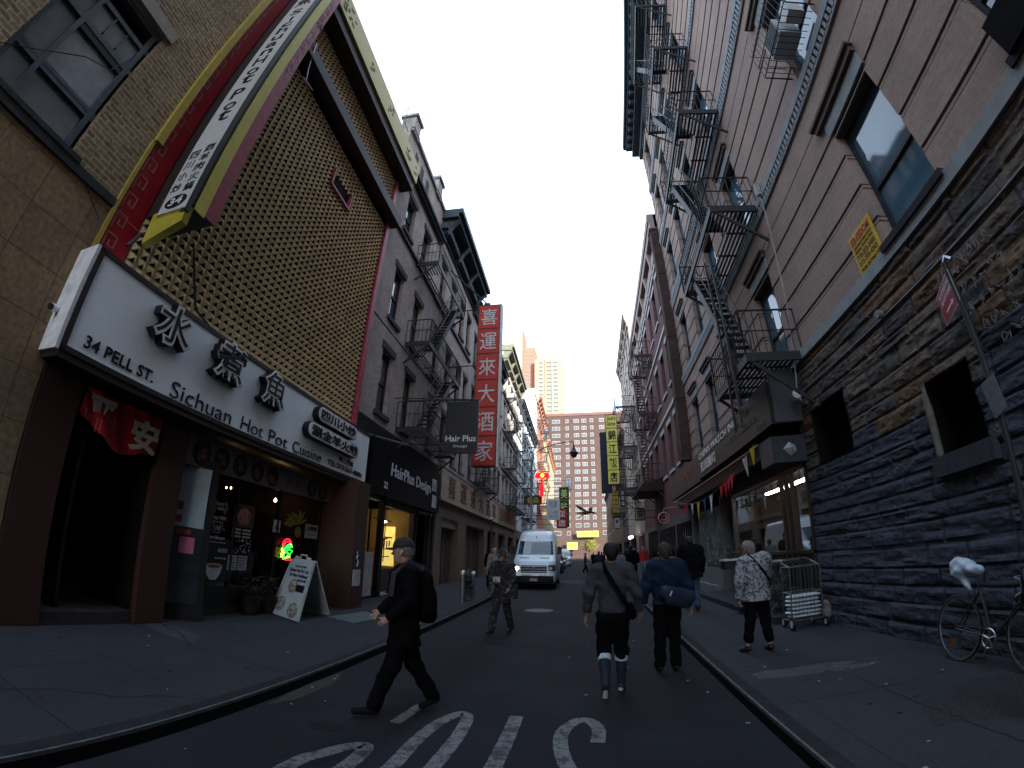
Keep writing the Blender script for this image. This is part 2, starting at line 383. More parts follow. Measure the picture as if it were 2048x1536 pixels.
def stone_wall(mb, S, u0, u1, z0, z1, holes, w0=0., seed=3, rowh=.27, du=.03, split=None):
    """rough rock-faced ashlar: one displaced sheet, joints sunk, split(u,z)->material index"""
    rng = np.random.RandomState(seed)
    nu = int((u1-u0)/du); nz = int((z1-z0)/du)
    U = np.linspace(u0, u1, nu+1); Z = np.linspace(z0, z1, nz+1)
    rows = []; z = z0
    while z < z1-.05:
        h = rowh*(rng.uniform(.75, 1.25)); h = min(h, z1-z); rows.append((z, z+h)); z += h
    H = np.zeros((nz+1, nu+1)); BID = np.zeros((nz+1, nu+1), int); bid = 0
    def smooth_noise(shape, fu, fz, sd):
        r = np.random.RandomState(sd); g = r.rand(int(shape[0]*fz)+3, int(shape[1]*fu)+3)
        yi = np.linspace(0, g.shape[0]-2.001, shape[0]); xi = np.linspace(0, g.shape[1]-2.001, shape[1])
        y0, x0 = yi.astype(int), xi.astype(int); fy = (yi-y0)[:, None]; fx = (xi-x0)[None]
        fy = fy*fy*(3-2*fy); fx = fx*fx*(3-2*fx)
        a = g[np.ix_(y0, x0)]; b = g[np.ix_(y0, x0+1)]; c = g[np.ix_(y0+1, x0)]; d = g[np.ix_(y0+1, x0+1)]
        return (a*(1-fx)+b*fx)*(1-fy)+(c*(1-fx)+d*fx)*fy
    N1 = smooth_noise(H.shape, .07, .4, seed+1); N2 = smooth_noise(H.shape, .2, .8, seed+2); N3 = smooth_noise(H.shape, .9, .95, seed+3)
    info = []
    for ri, (za, zb) in enumerate(rows):
        u = u0-rng.uniform(0, .6)
        zi = np.where((Z >= za-1e-6) & (Z <= zb+1e-6))[0]
        while u < u1:
            L_ = rng.uniform(.4, 1.1) if zb-za > .2 else rng.uniform(.5, 1.3); v = u+L_
            ui = np.where((U >= u) & (U < v))[0]
            if len(ui) and len(zi):
                ix = np.ix_(zi, ui)
                e = np.minimum(np.minimum(U[ui]-u, v-U[ui])[None, :], np.minimum(Z[zi]-za, zb-Z[zi])[:, None])
                edge = np.clip(e/.03, .38, 1); tilt = (Z[zi]-za)[:, None]/(zb-za)
                H[ix] = edge**.5*(.014+.010*rng.rand())+edge*(.032*N1[ix]+.022*N2[ix]+.012*N3[ix]-.012*tilt*rng.uniform(-1, 1))
                BID[ix] = bid; info.append(((u+v)/2, (za+zb)/2))
            bid += 1; u = v
            if len(info) < bid: info.append((0, 0))
    n = len(mb.v); base = n
    for i in range(nz+1):
        for j in range(nu+1): mb.v.append(S.P(U[j], w0+H[i, j]-.04, Z[i]))
    st = nu+1
    for i in range(nz):
        zc = (Z[i]+Z[i+1])/2
        for j in range(nu):
            uc = (U[j]+U[j+1])/2
            if any(h[0] < uc < h[1] and h[2] < zc < h[3] for h in holes): continue
            mb.f.append((n+i*st+j, n+i*st+j+1, n+(i+1)*st+j+1, n+(i+1)*st+j)); b = BID[i, j]
            mb.m.append(split(info[b][0], info[b][1], b) if split else 0)
    for h in holes:
        a, b, c, e = h
        for q in ([S.P(a, .03, c), S.P(a, .03, e), S.P(a, -.4, e), S.P(a, -.4, c)], [S.P(b, .03, c), S.P(b, .03, e), S.P(b, -.4, e), S.P(b, -.4, c)],
                  [S.P(a, .03, c), S.P(b, .03, c), S.P(b, -.4, c), S.P(a, -.4, c)], [S.P(a, .03, e), S.P(b, .03, e), S.P(b, -.4, e), S.P(a, -.4, e)]):
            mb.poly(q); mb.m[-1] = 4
    return mb
# ---------------------------------------------------------------- ground
def sheet(name, x0, x1, y0, y1, z, m, side='R', n=1):
    b = MB(); b.poly([(x0, y0, z), (x1, y0, z), (x1, y1, z), (x0, y1, z)]); return struct(b.build(name, m, side=side))
sheet('ground', -900, 900, -400, 1500, -.012, mat('far_ground', (.09, .09, .09), .95))
sheet('road', -7, 2.0, -30, 170, 0, M['asphalt'])
KL = -2.92
b = MB(); b.box(-6.6, KL-.16, -25, 170, -.01, .126)
def joints(b, x0, x1, ys, z, xs=()):
    pass
slw = struct(b.build('sidewalk', M['concrete'], side='L'))
MKT = mat('kerb_top_dark', (.022, .022, .026), .9)
MKF = mat('kerb_face_black', (.008, .008, .010), .7)
b = MB(); b.cur = 2; b.box(KL-.157, KL-.03, -25, 170, .02, .13); b.cur = 0; b.box(KL-.03, KL-.006, -25, 170, .10, .127); b.cur = 1; b.box(KL-.150, KL, -25, 170, -.008, .099)
struct(b.build('kerb', [M['kerb'], MKF, MKT], side='L'))
b = MB(); b.box(1.71, 6.0, -25, 170, -.01, .126); struct(b.build('sidewalk', M['concrete']))
b = MB(); b.cur = 2; b.box(1.58, 1.707, -25, 170, .02, .13); b.cur = 0; b.box(1.556, 1.58, -25, 170, .10, .127); b.cur = 1; b.box(1.55, 1.70, -25, 170, -.008, .099); struct(b.build('kerb', [M['kerb'], MKF, MKT]))
MJ = mat('joint_dark', (.02, .02, .022), .95, var=.3)
def crack(pts, side, w=.012, z=.1285, name='pavement_joint', n=14, amp=.01, m=None):
    b = MB(); pts = [Vector((p[0], p[1])) for p in pts]
    for a, c in zip(pts, pts[1:]):
        d = (c-a); L_ = d.length; d.normalize(); nrm = Vector((-d.y, d.x)); k = max(1, int(L_/.12)); prev = None
        for i in range(k+1):
            p = a+d*(L_*i/k)+nrm*(amp*(random.random()-.5)*2 if 0 < i < k else 0); ww = w*(.5+random.random()*.7)
            cur = (p-nrm*ww/2, p+nrm*ww/2)
            if prev: b.poly([(prev[0].x, prev[0].y, z), (cur[0].x, cur[0].y, z), (cur[1].x, cur[1].y, z), (prev[1].x, prev[1].y, z)])
            prev = cur
    return struct(b.build(name, m or MJ, side=side))
for y in (.4, 1.95, 3.25, 4.55, 6.7, 8.3, 10.2, 12.1, 14, 16, 18, 20, 23, 26):
    crack([(KL-.16, y), (-5.9, y+.03)], 'L', .012 if y != 4.55 else .02, amp=.004)
crack([(-4.55, -3), (-4.5, 4.5), (-4.45, 12), (-4.5, 26)], 'L', .010, amp=.004)
crack([(-4.6, 4.55), (-5.2, 4.9), (-5.9, 5.1)], 'L', .03, amp=.03); crack([(-4.0, 1.8), (-3.9, 2.3), (-3.55, 2.6), (-3.35, 3.0), (-3.1, 3.2)], 'L', .016, amp=.03)
for y in (.3, 2.0, 4.3, 5.6, 7.3, 9.1, 11, 13, 15, 17): crack([(1.71, y), (4.2, y-.05)], 'R', .011, amp=.004)
crack([(2.75, -3), (2.8, 4.6)], 'R', .022, amp=.012); crack([(2.8, 4.6), (2.75, 9), (2.8, 18)], 'R', .008, amp=.003); crack([(1.95, -3), (1.97, 14)], 'R', .007, amp=.002)
def blob(cx, cy, rx, ry, side, z, m, name, seed=1, n=26, rough=.3):
    r = random.Random(seed); b = MB(); ph = [r.uniform(0, 6) for _ in range(5)]
    pts = []
    for i in range(n*2):
        a = math.pi*i/n; q = 1+rough*(.5*math.sin(2*a+ph[0])+.35*math.sin(3*a+ph[1])+.25*math.sin(5*a+ph[2])+.15*math.sin(9*a+ph[3]))
        pts.append((cx+rx*q*math.cos(a), cy+ry*q*math.sin(a), z))
    b.poly(pts); return struct(b.build(name, m, side=side))
blob(2.45, 5.35, .55, .22, 'R', .1275, mat('pale_patch', (.058, .06, .068), .9, var=.2), 'pavement_patch', 4)
blob(3.0, 5.15, .3, .1, 'R', .1278, mat('pale_patch', (.22, .225, .23)), 'pavement_patch', 9)
blob(3.3, 3.3, .75, .45, 'R', .1272, mat('worn_patch', (.032, .032, .035), .95, var=.6, scale=60, bump=.8, bscale=60), 'pavement_patch', 6)
blob(-5.5, 1.6, .6, .5, 'L', .1272, mat('pale_dust', (.046, .048, .056), .9, var=.3, scale=15), 'pavement_patch', 2)
blob(-5.35, 4.9, .5, .25, 'L', .1273, mat('pale_dust', (.2, .205, .215)), 'pavement_patch', 12)
blob(-2.82, 4.6, .09, .8, 'L', .004, mat('gutter_patch', (.04, .038, .034), .9, var=.5, scale=20), 'gutter_patch', 7)
for i, (x, y, rx, ry) in enumerate([(-2.25, 3.6, .18, .1), (-1.2, 8.3, .5, .28), (.3, 12, .6, .9), (-.6, 17, .7, 1.2), (-1.1, 27, .8, 1.5), (.1, 31, .9, 1.6), (-.8, 11.2, .5, .3)]):
    blob(x, y, rx, ry, 'R', .004, mat('tar_patch', (.014, .0145, .018), .85, var=.3, scale=30, bump=.3, bscale=120) if i != 4 else mat('road_wear', (.035, .036, .04), .9), 'road_patch', 20+i)
rg = random.Random(77)
for i in range(34):
    sd = rg.choice('LLRR'); x = rg.uniform(-5.6, -3.2) if sd == 'L' else rg.uniform(1.8, 4.0); y = rg.uniform(1.2, 11)
    blob(x, y, rg.uniform(.015, .045), rg.uniform(.015, .04), sd, .1282, mat('gum_black', (.012, .012, .014), .8), 'gum_spot', i)
for pts in ([(-2.2, 2.5), (-1.6, 3.4), (-1.9, 5.2), (-1.4, 7.2)], [(.6, 2.6), (.9, 4.4), (.7, 6.6), (1.1, 9)], [(-1.0, 5.6), (.2, 6.1), (1.3, 5.9)], [(-2.0, 9.5), (-.8, 10.1), (.6, 9.8)], [(-.6, 12), (-.4, 16), (-.7, 22)]): crack(pts, 'R', .008, .0035, 'road_crack', amp=.04)
# painted letters (read from the other end: a word upside down)
PM = bpy.data.materials.new('worn_road_paint'); PM.use_nodes = True
def _pm(m):
    nt = m.node_tree; N, Lk = nt.nodes, nt.links; b = N['Principled BSDF']; b.inputs['Roughness'].default_value = .8
    tc = N.new('ShaderNodeTexCoord'); v = N.new('ShaderNodeTexVoronoi'); v.feature = 'DISTANCE_TO_EDGE'; v.inputs['Scale'].default_value = 14
    mp = N.new('ShaderNodeMapping'); mp.inputs['Scale'].default_value = (.7, 1.4, 1); Lk.new(tc.outputs['Object'], mp.inputs[0])
    nz = N.new('ShaderNodeTexNoise'); nz.inputs['Scale'].default_value = 8; nz.inputs['Detail'].default_value = 6; Lk.new(mp.outputs[0], nz.inputs[0])
    mxv = N.new('ShaderNodeMix'); mxv.data_type = 'RGBA'; mxv.inputs[0].default_value = .12; Lk.new(mp.outputs[0], mxv.inputs[6]); Lk.new(nz.outputs['Color'], mxv.inputs[7])
    Lk.new(mxv.outputs[2], v.inputs['Vector'])
    r = N.new('ShaderNodeValToRGB'); r.color_ramp.elements[0].position = .02; r.color_ramp.elements[1].position = .05; Lk.new(v.outputs[0], r.inputs[0])
    n2 = N.new('ShaderNodeTexNoise'); n2.inputs['Scale'].default_value = 3.5; n2.inputs['Detail'].default_value = 9; n2.inputs['Roughness'].default_value = .75; Lk.new(tc.outputs['Object'], n2.inputs[0])
    r2 = N.new('ShaderNodeValToRGB'); r2.color_ramp.elements[0].position = .43; r2.color_ramp.elements[1].position = .49; Lk.new(n2.outputs[0], r2.inputs[0])
    mu = N.new('ShaderNodeMath'); mu.operation = 'MULTIPLY'; Lk.new(r.outputs[0], mu.inputs[0]); Lk.new(r2.outputs[0], mu.inputs[1])
    mx = N.new('ShaderNodeMix'); mx.data_type = 'RGBA'; Lk.new(mu.outputs[0], mx.inputs[0]); mx.inputs[6].default_value = (.022, .023, .028, 1); mx.inputs[7].default_value = (.12, .125, .135, 1)
    Lk.new(mx.outputs[2], b.inputs['Base Color'])
_pm(PM)
def stroke(pts, w, n=10):
    """ribbon along a smooth polyline on the road"""
    b = MB(); P = [Vector((p[0], p[1])) for p in pts]; Q = []
    for i in range(len(P)-1):
        a, p, q, c = P[max(i-1, 0)], P[i], P[i+1], P[min(i+2, len(P)-1)]
        for k in range(n):
            t = k/n; Q.append(.5*((2*p)+(-a+q)*t+(2*a-5*p+4*q-c)*t*t+(-a+3*p-3*q+c)*t**3))
    Q.append(P[-1]); row = []
    for i, p in enumerate(Q):
        d = (Q[min(i+1, len(Q)-1)]-Q[max(i-1, 0)]).normalized(); nr = Vector((-d.y, d.x)); ww = w*(1+.04*math.sin(i*1.7))
        row.append([(p.x-nr.x*ww/2, p.y-nr.y*ww/2, .005), (p.x+nr.x*ww/2, p.y+nr.y*ww/2, .005)])
    return b.grid(row)
for pts, w in (([(.06, 3.98), (.07, 4.3), (-.02, 4.53), (-.14, 4.5), (-.24, 4.25), (-.25, 3.95), (-.18, 3.55), (-.05, 3.2), (.08, 2.8), (.06, 2.45), (-.1, 2.3), (-.22, 2.5)], .125),
               ([(-.72, 4.57), (-.705, 3.9), (-.70, 3.3), (-.69, 2.3)], .135),
               ([(-1.42, 2.7), (-1.4, 3.15), (-1.42, 3.7), (-1.38, 4.2), (-1.26, 4.5), (-1.17, 4.38), (-1.13, 4.0), (-1.12, 3.5), (-1.13, 2.8)], .125),
               ([(-1.72, 2.2), (-1.70, 2.8), (-1.69, 3.15), (-1.74, 3.4), (-1.86, 3.3), (-1.95, 3.1), (-2.02, 2.9), (-2.03, 2.4)], .13),
               ([(-1.75, 4.0), (-1.72, 4.6)], .11)):
    struct(stroke(pts, w).build('road_lettering', PM))
# ---------------------------------------------------------------- the corner building on the right
brk = lambda *a, **k: brick(*a, **k)
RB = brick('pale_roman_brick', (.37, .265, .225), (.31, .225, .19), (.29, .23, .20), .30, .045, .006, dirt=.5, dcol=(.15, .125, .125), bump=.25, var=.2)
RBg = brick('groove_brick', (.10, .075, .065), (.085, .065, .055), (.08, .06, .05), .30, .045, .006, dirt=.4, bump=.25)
LS = mat('limestone_trim', (.27, .29, .31), .85, var=.15, scale=8, bump=.2, dirt=.5, dcol=(.12, .12, .13), dscale=4)
R1 = thing('corner_building', 'tall banded brick building on the right with a rough stone base', 'building', RF.P(8, 0, 0))
wins = []
for u0, u1 in ((-3.3, -2.05), (.2, 1.5), (3.16, 4.42), (8.2, 9.35), (11.2, 12.25), (13.95, 14.9), (16.2, 17.25)):
    for k, bz in enumerate((5.17, 8.92, 12.8, 16.5, 20.2)):
        wins.append((u0, u1, bz+.05, bz+2.18, k))
holes = [w_[:4] for w_ in wins]
b = MB(); g = MB(); belt = MB(); dent = MB()
for k, bz in enumerate((5.17, 8.92, 12.8, 16.5, 20.2)):
    top = (8.92, 12.8, 16.5, 20.2, 22.9)[k]
    zs = [(bz, bz+.42), (bz+.53, bz+1.04), (bz+1.15, bz+1.67), (bz+1.78, bz+2.2), (bz+2.3, bz+2.78), (bz+2.81, bz+3.36 if k < 4 else top)]
    for a, c in zs:
        if c > a: wall(b, RF, -25, 18.2, a, min(c, top), holes, depth=.26)
    for (_, a), (c, _2) in zip(zs, zs[1:]):
        if c-a > .06:
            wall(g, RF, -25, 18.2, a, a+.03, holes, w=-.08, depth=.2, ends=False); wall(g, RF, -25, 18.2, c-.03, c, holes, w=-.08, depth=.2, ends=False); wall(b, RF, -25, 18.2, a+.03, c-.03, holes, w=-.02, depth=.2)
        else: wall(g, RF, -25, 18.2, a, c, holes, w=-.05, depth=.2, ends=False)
    if k < 4:
        RF.box(belt, -25, 18.2, -.1, .05, bz+3.36, bz+3.42); RF.box(belt, -25, 18.2, -.1, .07, top-.17, top+.001)
        RF.box(g, -25, 18.2, -.1, .02, bz+3.42, top-.171)
        u = -6
        while u < 18.1:
            RF.box(belt, u, u+.07, .0, .06, bz+3.41, top-.165); u += .13
RF.box(belt, -25, 8.42, -.1, .06, 4.98, 5.172); RF.box(belt, 8.42, 18.2, -.1, .04, 5.0, 5.172)
RF.box(b, 8.42, 18.2, -.26, -.002, 4.75, 5.0)
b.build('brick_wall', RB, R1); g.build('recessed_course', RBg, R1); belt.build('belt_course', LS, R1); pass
b = MB(); b.box(4.3+.42, 14, -25, 18.2, 3.4, 23.4); b.box(4.3+.42, 14, -25, 8.44, 0, 3.4); b.box(7.4, 14, 8.44, 18.2, 0, 3.4); b.box(4.32, 4.72, -25, 18.2, 22.9, 23.3); b.build('building_core', mat('dark_core', (.02, .02, .022), .95), R1)
gb = glass('blue_window_glass', (.05, .11, .16), .05, .02)
for (u0, u1, z0, z1, k) in wins:
    if u0 < -1 or (u0 < 2 and k > 2): continue
    wd = window(R1, RF, u0, u1, z0, z1, fw=.07, rec=.17, gm=gb, sill=(mat('dark_sill', (.03, .03, .035), .8), .12, .1, .1) if k == 0 else None, rail=.44)
    if u0 > 2:
        h = MB(); RF.box(h, u0-.08, u1+.08, -.1, .03, z1+.09, z1+.35); h.build('lintel', LS, wd)
        h = MB(); RF.box(h, u0-.14, u1+.35 if u0 < 4 else u1+.12, .0, .14, z1+.5, z1+.56); RF.box(h, u0-.1, u1+.28 if u0 < 4 else u1+.08, .0, .09, z1+.38, z1+.499); RF.box(h, u0, u1, -.16, -.02, z1-.02, z1+.089); h.build('hood', mat('lintel_brown', (.12, .095, .085), .85, var=.25), wd)
    if u0 < 2:
        h = MB(); RF.box(h, u0, u1+.02, .003, .15, z0-.03, z0+.42); h.build('window_box', M['dark'], wd)
# roof cornice
b = MB(); cm = mat('cornice_slate', (.05, .065, .08), .7, var=.25, dirt=.3, dcol=(.09, .1, .1), dscale=4)
RF.box(b, -25, 18.25, -.2, .18, 22.9, 23.35); RF.box(b, -25, 18.4, -.2, .55, 23.35, 23.5); RF.box(b, -25, 18.4, -.2, .85, 23.9, 24.08); RF.box(b, -25, 18.45, -.2, 1.0, 24.08, 24.45); RF.box(b, -25, 18.3, -.2, .3, 23.5, 23.9)
u = 1.
while u < 18: RF.box(b, u, u+.16, .3, .8, 23.52, 23.898); u += .62
b.build('roof_cornice', cm, R1)
# stone base
SB = [mat('painted_stone', (.054, .061, .083), .75, var=.3, scale=18, bump=.5, bscale=60, dirt=.4, dcol=(.026, .028, .034), dscale=3),
      mat('brown_stone', (.12, .095, .08), .85, var=.4, scale=9, bump=.5, bscale=50, dirt=.4, dcol=(.06, .055, .055), dscale=3),
      mat('rust_stone', (.13, .085, .06), .85, var=.4, scale=9, bump=.5, bscale=50), mat('gray_stone', (.075, .07, .072), .85, var=.35, scale=9, bump=.5, bscale=50), M['dark']]
HO = [(6.62, 7.84, 2.98, 3.95), (3.9, 4.69, 2.38, 3.29)]
def stsplit(u, z, bid):
    lim = 3.05+.25*math.sin(u*1.1)+(.45 if u < 3.9 else 0)-(.35 if u > 7.2 else 0)
    if z < lim: return 0
    return (1, 1, 3, 2, 1, 3, 1, 3)[(bid*7919) % 8]
b = MB(); stone_wall(b, RF, -3.0, 8.44, .1, 4.98, HO, split=stsplit, rowh=.245, du=.034)
b.poly([RF.P(8.44, -.04, 0), RF.P(8.44, -.04, 4.98), RF.P(8.44, -.42, 4.98), RF.P(8.44, -.42, 0)]); b.m[-1] = 0
b.box(4.34, 4.7, -25, -3, 0, 4.98)
b.build('stone_base', SB, R1)
b = MB(); RF.box(b, 3.8, 4.82, -.02, .1, 2.14, 2.375); b.build('window_sill', mat('grey_sill', (.045, .048, .056), .8, bump=.2), R1)
b = MB(); b.tube([RF.P(4.71, .03, 2.38), RF.P(4.73, .03, 3.0), RF.P(4.72, .03, 3.25)], [.045, .05, .03], 7); b.build('window_jamb', mat('pale_jamb', (.14, .13, .11), .8, var=.3), R1)
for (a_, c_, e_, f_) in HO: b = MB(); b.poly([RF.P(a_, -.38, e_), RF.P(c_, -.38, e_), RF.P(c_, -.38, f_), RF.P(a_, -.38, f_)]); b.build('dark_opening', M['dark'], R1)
b = MB(); RF.box(b, -3, 8.4, .0, .03, 4.42, 4.44); b.tube([RF.P(5.05, .06, 4.46), RF.P(5.05, .14, 4.46)], [.06, .06], 14); b.build('conduit', mat('conduit_grey', (.16, .17, .18), .6), R1)
# graffiti scrawled on the stone
b = MB(); gm = mat('chalk_spray', (.2, .2, .21), .9, var=.3)
rg = random.Random(5)
for row, (ua, ub, zc, h) in enumerate(((3.9, 2.9, 4.22, .2), (3.75, 2.9, 3.93, .17), (3.6, 2.75, 3.68, .15), (3.5, 2.7, 3.45, .15), (3.3, 2.8, 3.22, .13))):
    u = ua
    while u > ub:
        pts = []; x = u
        for k in range(rg.randint(5, 9)): pts.append(RF.P(x-rg.uniform(0, .13), .055, zc+rg.uniform(-h, h)*.55))
        for p_, q_ in zip(pts, pts[1:]):
            b.bar(p_, q_, .008, .009)
        u -= rg.uniform(.13, .18)
b.build('graffiti', gm, R1)
# rusty duct and downpipe
t = thing('chimney_duct', 'tall rusty square duct between the banded and the red brick buildings', 'duct', RF.P(18.4, .2, 5.4))
b = MB(); RF.box(b, 18.25, 18.75, .0, .42, 5.3, 17.3); b.build('shaft', mat('rust_brown', (.06, .038, .034), .85, var=.35, scale=3, bump=.2), t)
b = MB(); RF.box(b, 18.2, 18.8, .0, .47, 17.3, 17.42)
for z in (8, 11, 14.5): RF.box(b, 18.23, 18.77, .0, .44, z, z+.05)
b.build('collar', mat('rust_brown', (0, 0, 0)), t)
fire_escape('fire_escape', 'black iron fire escape with a long drop ladder on the banded brick building', RF, 7.65, 11.3, [5.12, 8.86, 12.62, 16.4, 20.0], 1.2, ladder=(8.42, 3.92, 8.1), cut=1.35)
# air conditioner in its cage
t = thing('air_conditioner', 'white boxy air conditioner resting in an iron cage at an upper window on the right', 'air conditioner', RF.P(4, .3, 9.3))
b = MB(); RF.box(b, 3.66, 4.24, .0, .42, 9.38, 9.86); b.build('casing', mat('ac_white', (.5, .52, .54), .6, var=.1), t)
b = MB()
for i in range(9): RF.box(b, 3.70, 4.20, .421, .435, 9.42+i*.047, 9.42+i*.047+.022)
for i in range(8): b.box(4.3-.40+.045*i, 4.3-.40+.045*i+.02, 4.241, 4.25, 9.42, 9.82)
b.build('grille', mat('ac_grille', (.12, .14, .16), .6), t)
b = MB()
for z in (9.25, 9.6, 10.0): b.tube([RF.P(3.05, .0, z), RF.P(3.05, .55, z), RF.P(4.55, .55, z), RF.P(4.55, .0, z)], .012, 4)
for i in range(13): u = 3.05+1.5*i/12; b.tube([RF.P(u, .0, 9.22), RF.P(u, .55, 9.22), RF.P(u, .58, 10.05)], .008, 4)
b.build('cage', M['iron'], t)
b = MB(); RF.box(b, 3.25, 3.5, .05, .35, 9.4, 9.75); tag(b.build('plastic_crate', M['framew'], base=RF.P(3.3, .2, 9.4)), 'small white plastic crate beside the air conditioner in the window cage', 'crate')
# security light and its hanging white cable
t = thing('floodlight', 'white round floodlight fixed to the wall corner beside the watch shop sign', 'floodlight', RF.P(8.1, .1, 4.25))
b = MB(); b.tube([RF.P(8.15, .02, 4.32), RF.P(8.0, .2, 4.3)], .03, 8); b.build('arm', M['white'], t)
b = MB(); b.tube([RF.P(8.02, .2, 4.3), RF.P(7.9, .22, 4.32), RF.P(7.8, .24, 4.33)], [.05, .085, .095], 14); b.build('head', M['white'], t)
b = MB(); b.tube([RF.P(8.3, .3, 4.1), RF.P(8.45, .42, 4.12)], .05, 10); b.build('sensor', M['framew'], t); b = MB(); b.tube([RF.P(8.2, .1, 4.18), RF.P(8.2, .1, 4.0)], .035, 8); b.build('junction', M['framew'], t)
b = MB(); b.tube([RF.P(7.25, .12, 8.95), RF.P(7.25, .1, 8.5), RF.P(7.45, .1, 7.2), RF.P(7.6, .1, 6.2), RF.P(7.85, .1, 5.2), RF.P(7.95, .15, 4.45)], .016, 5); RF.box(b, 7.2, 7.3, .05, .15, 8.8, 9.15)
tag(b.build('cable', mat('cable_grey', (.3, .3, .31), .6), base=RF.P(7.5, .1, 4.4)), 'white cable hanging down the banded brick wall to the floodlight', 'cable')
# yellow kingdom sign
t = thing('wall_sign', 'yellow contractor sign with red lettering fixed to the brick above the stone base', 'sign', RF.P(4.9, .02, 5.2))
b = MB(); RF.box(b, 4.55, 5.2, .005, .03, 5.19, 5.85); b.build('panel', mat('sign_yellow', (.5, .33, .02), .6, var=.12), t)
b = MB(); stext(b, RF, 'KINGDOM', 5.16, 5.68, .032, .12, .56, off=.02, ext=.006); b.build('lettering', M['red'], t)
b = MB()
for s_, z, h in (('CONSTRUCTION CORP', 5.60, .045), ('GENERAL CONTRACTING', 5.53, .045), ('718-353-3485', 5.42, .08), ('212-775-4343', 5.31, .08), ('FREE ESTIMATE', 5.22, .05)): stext(b, RF, s_, 5.15, z, .032, h, .54, off=.012, ext=.004)
b.build('small_lettering', mat('sign_brown', (.12, .05, .01), .6), t)
# ---------------------------------------------------------------- the watch shop
sh = thing('watch_shop_sign', 'long dark box sign', 'shop sign', RF.P(11.3, .4, 3.9))
sh['label'] = 'long dark box sign over the pavement with white WATCH INC lettering'
b = MB(); RF.box(b, 8.2, 14.5, .0, .7, 3.88, 4.75); b.build('box', mat('sign_umber', (.016, .013, .014), .5, var=.3), sh)
b = MB(); b.box(4.3-.62, 4.3-.03, 8.165, 8.198, 3.9, 5.0); b.build('end_panel', mat('sign_end_grey', (.06, .063, .072), .5, var=.15), sh)
b = MB(); stext(b, RF, "CHEN'S WATCH INC", 14.3, 4.45, .702, .2, 4.1, off=.012, ext=.02); stext(b, RF, '陳氏鐘錶', 14.1, 4.02, .702, .32, 1.75, off=.02, ext=.02); b.build('lettering', mat('letter_silver', (.55, .55, .55), .4), sh)
b = MB(); stext(b, RF, '珠寶首飾鑽石黃金', 11.3, 4.18, .702, .14, 2.3, ext=.01); stext(b, RF, '36 Pell', 9.1, 3.98, .702, .1, .5, ext=.01); stext(b, RF, '古董', 9.9, 4.45, .702, .12, .5, ext=.01); b.build('small_lettering', mat('letter_gold', (.2, .16, .1), .5), sh)
sh2 = thing('jade_shop_sign', 'near black sign with small red letters continuing beyond the watch sign', 'shop sign', RF.P(17, .4, 3.8))
b = MB(); RF.box(b, 14.52, 20, .0, .66, 3.83, 4.72); b.build('box', M['black'], sh2)
b = MB(); stext(b, RF, 'JADE', 17.2, 4.2, .663, .26, 1.6, off=.01, ext=.01); b.build('lettering', mat('dull_red', (.3, .03, .02), .6), sh2)
aw = thing('roller_awning', 'rolled awning housing with a thin metal bar under the watch shop sign', 'awning', RF.P(12, .3, 3.5))
b = MB(); RF.box(b, 9.1, 19.8, .0, .5, 3.45, 3.87); b.build('housing', M['black'], aw)
b = MB(); b.tube([RF.P(9.2, .66, 3.7), RF.P(19.5, .66, 3.7)], .02, 6); b.build('front_bar', M['steel'], aw)
t = thing('shutter_box', 'grey steel box with a pale pyramid lamp above the shop window corner', 'box', RF.P(8.6, .3, 3.1))
b = MB(); RF.box(b, 8.32, 9.0, .0, .72, 3.14, 3.66); b.build('casing', mat('steel_grey_paint', (.035, .038, .048), .45, var=.25), t)
b = MB(); P_ = [(4.3-.5, 8.3, 3.4), (4.3-.36, 8.3, 3.53), (4.3-.24, 8.3, 3.46), (4.3-.22, 8.3, 3.34), (4.3-.36, 8.3, 3.25)]; a_ = (4.3-.36, 8.2, 3.4)
for i in range(5): b.poly([P_[i], P_[(i+1) % 5], a_])
b.poly(P_); b.build('lamp_cover', mat('lamp_cover_grey', (.35, .37, .4), .3), t)
# storefront
st = thing('watch_shop', 'glazed shop front with metal posts and lit interior beside the stone base', 'shop', RF.P(11, 0, 0))
b = MB(); mm = mat('bronze_post', (.05, .042, .036), .35, .5, var=.15)
for u in (8.47, 9.22, 9.5, 9.78, 13.4): RF.box(b, u, u+.07, -.06, .03, .85 if u < 9 or u > 13 else .3, 3.14)
RF.box(b, 8.47, 13.47, -.06, .03, 1.38, 1.45); RF.box(b, 8.47, 13.47, -.06, .03, 3.06, 3.14); b.build('frame', mm, st)
b = MB(); RF.box(b, 8.46, 13.5, -.1, .0, .12, 1.38); RF.box(b, 8.46, 13.5, -.1, -.02, 3.14, 3.5); b.build('bulkhead', mat('dark_bulkhead', (.02, .018, .018), .6), st)
TG = bpy.data.materials.new('clear_shop_glass'); TG.use_nodes = True
def _tg(m):
    nt = m.node_tree; N, Lk = nt.nodes, nt.links; N.clear(); o = N.new('ShaderNodeOutputMaterial'); tr = N.new('ShaderNodeBsdfTransparent'); gl = N.new('ShaderNodeBsdfGlossy')
    gl.inputs['Roughness'].default_value = .03; tr.inputs[0].default_value = (.75, .78, .8, 1); fr = N.new('ShaderNodeLayerWeight'); fr.inputs[0].default_value = .35
    mr = N.new('ShaderNodeMapRange'); mr.inputs[3].default_value = .09; mr.inputs[4].default_value = .6; Lk.new(fr.outputs['Fresnel'], mr.inputs[0])
    mx = N.new('ShaderNodeMixShader'); Lk.new(mr.outputs[0], mx.inputs[0]); Lk.new(tr.outputs[0], mx.inputs[1]); Lk.new(gl.outputs[0], mx.inputs[2]); Lk.new(mx.outputs[0], o.inputs[0])
_tg(TG)
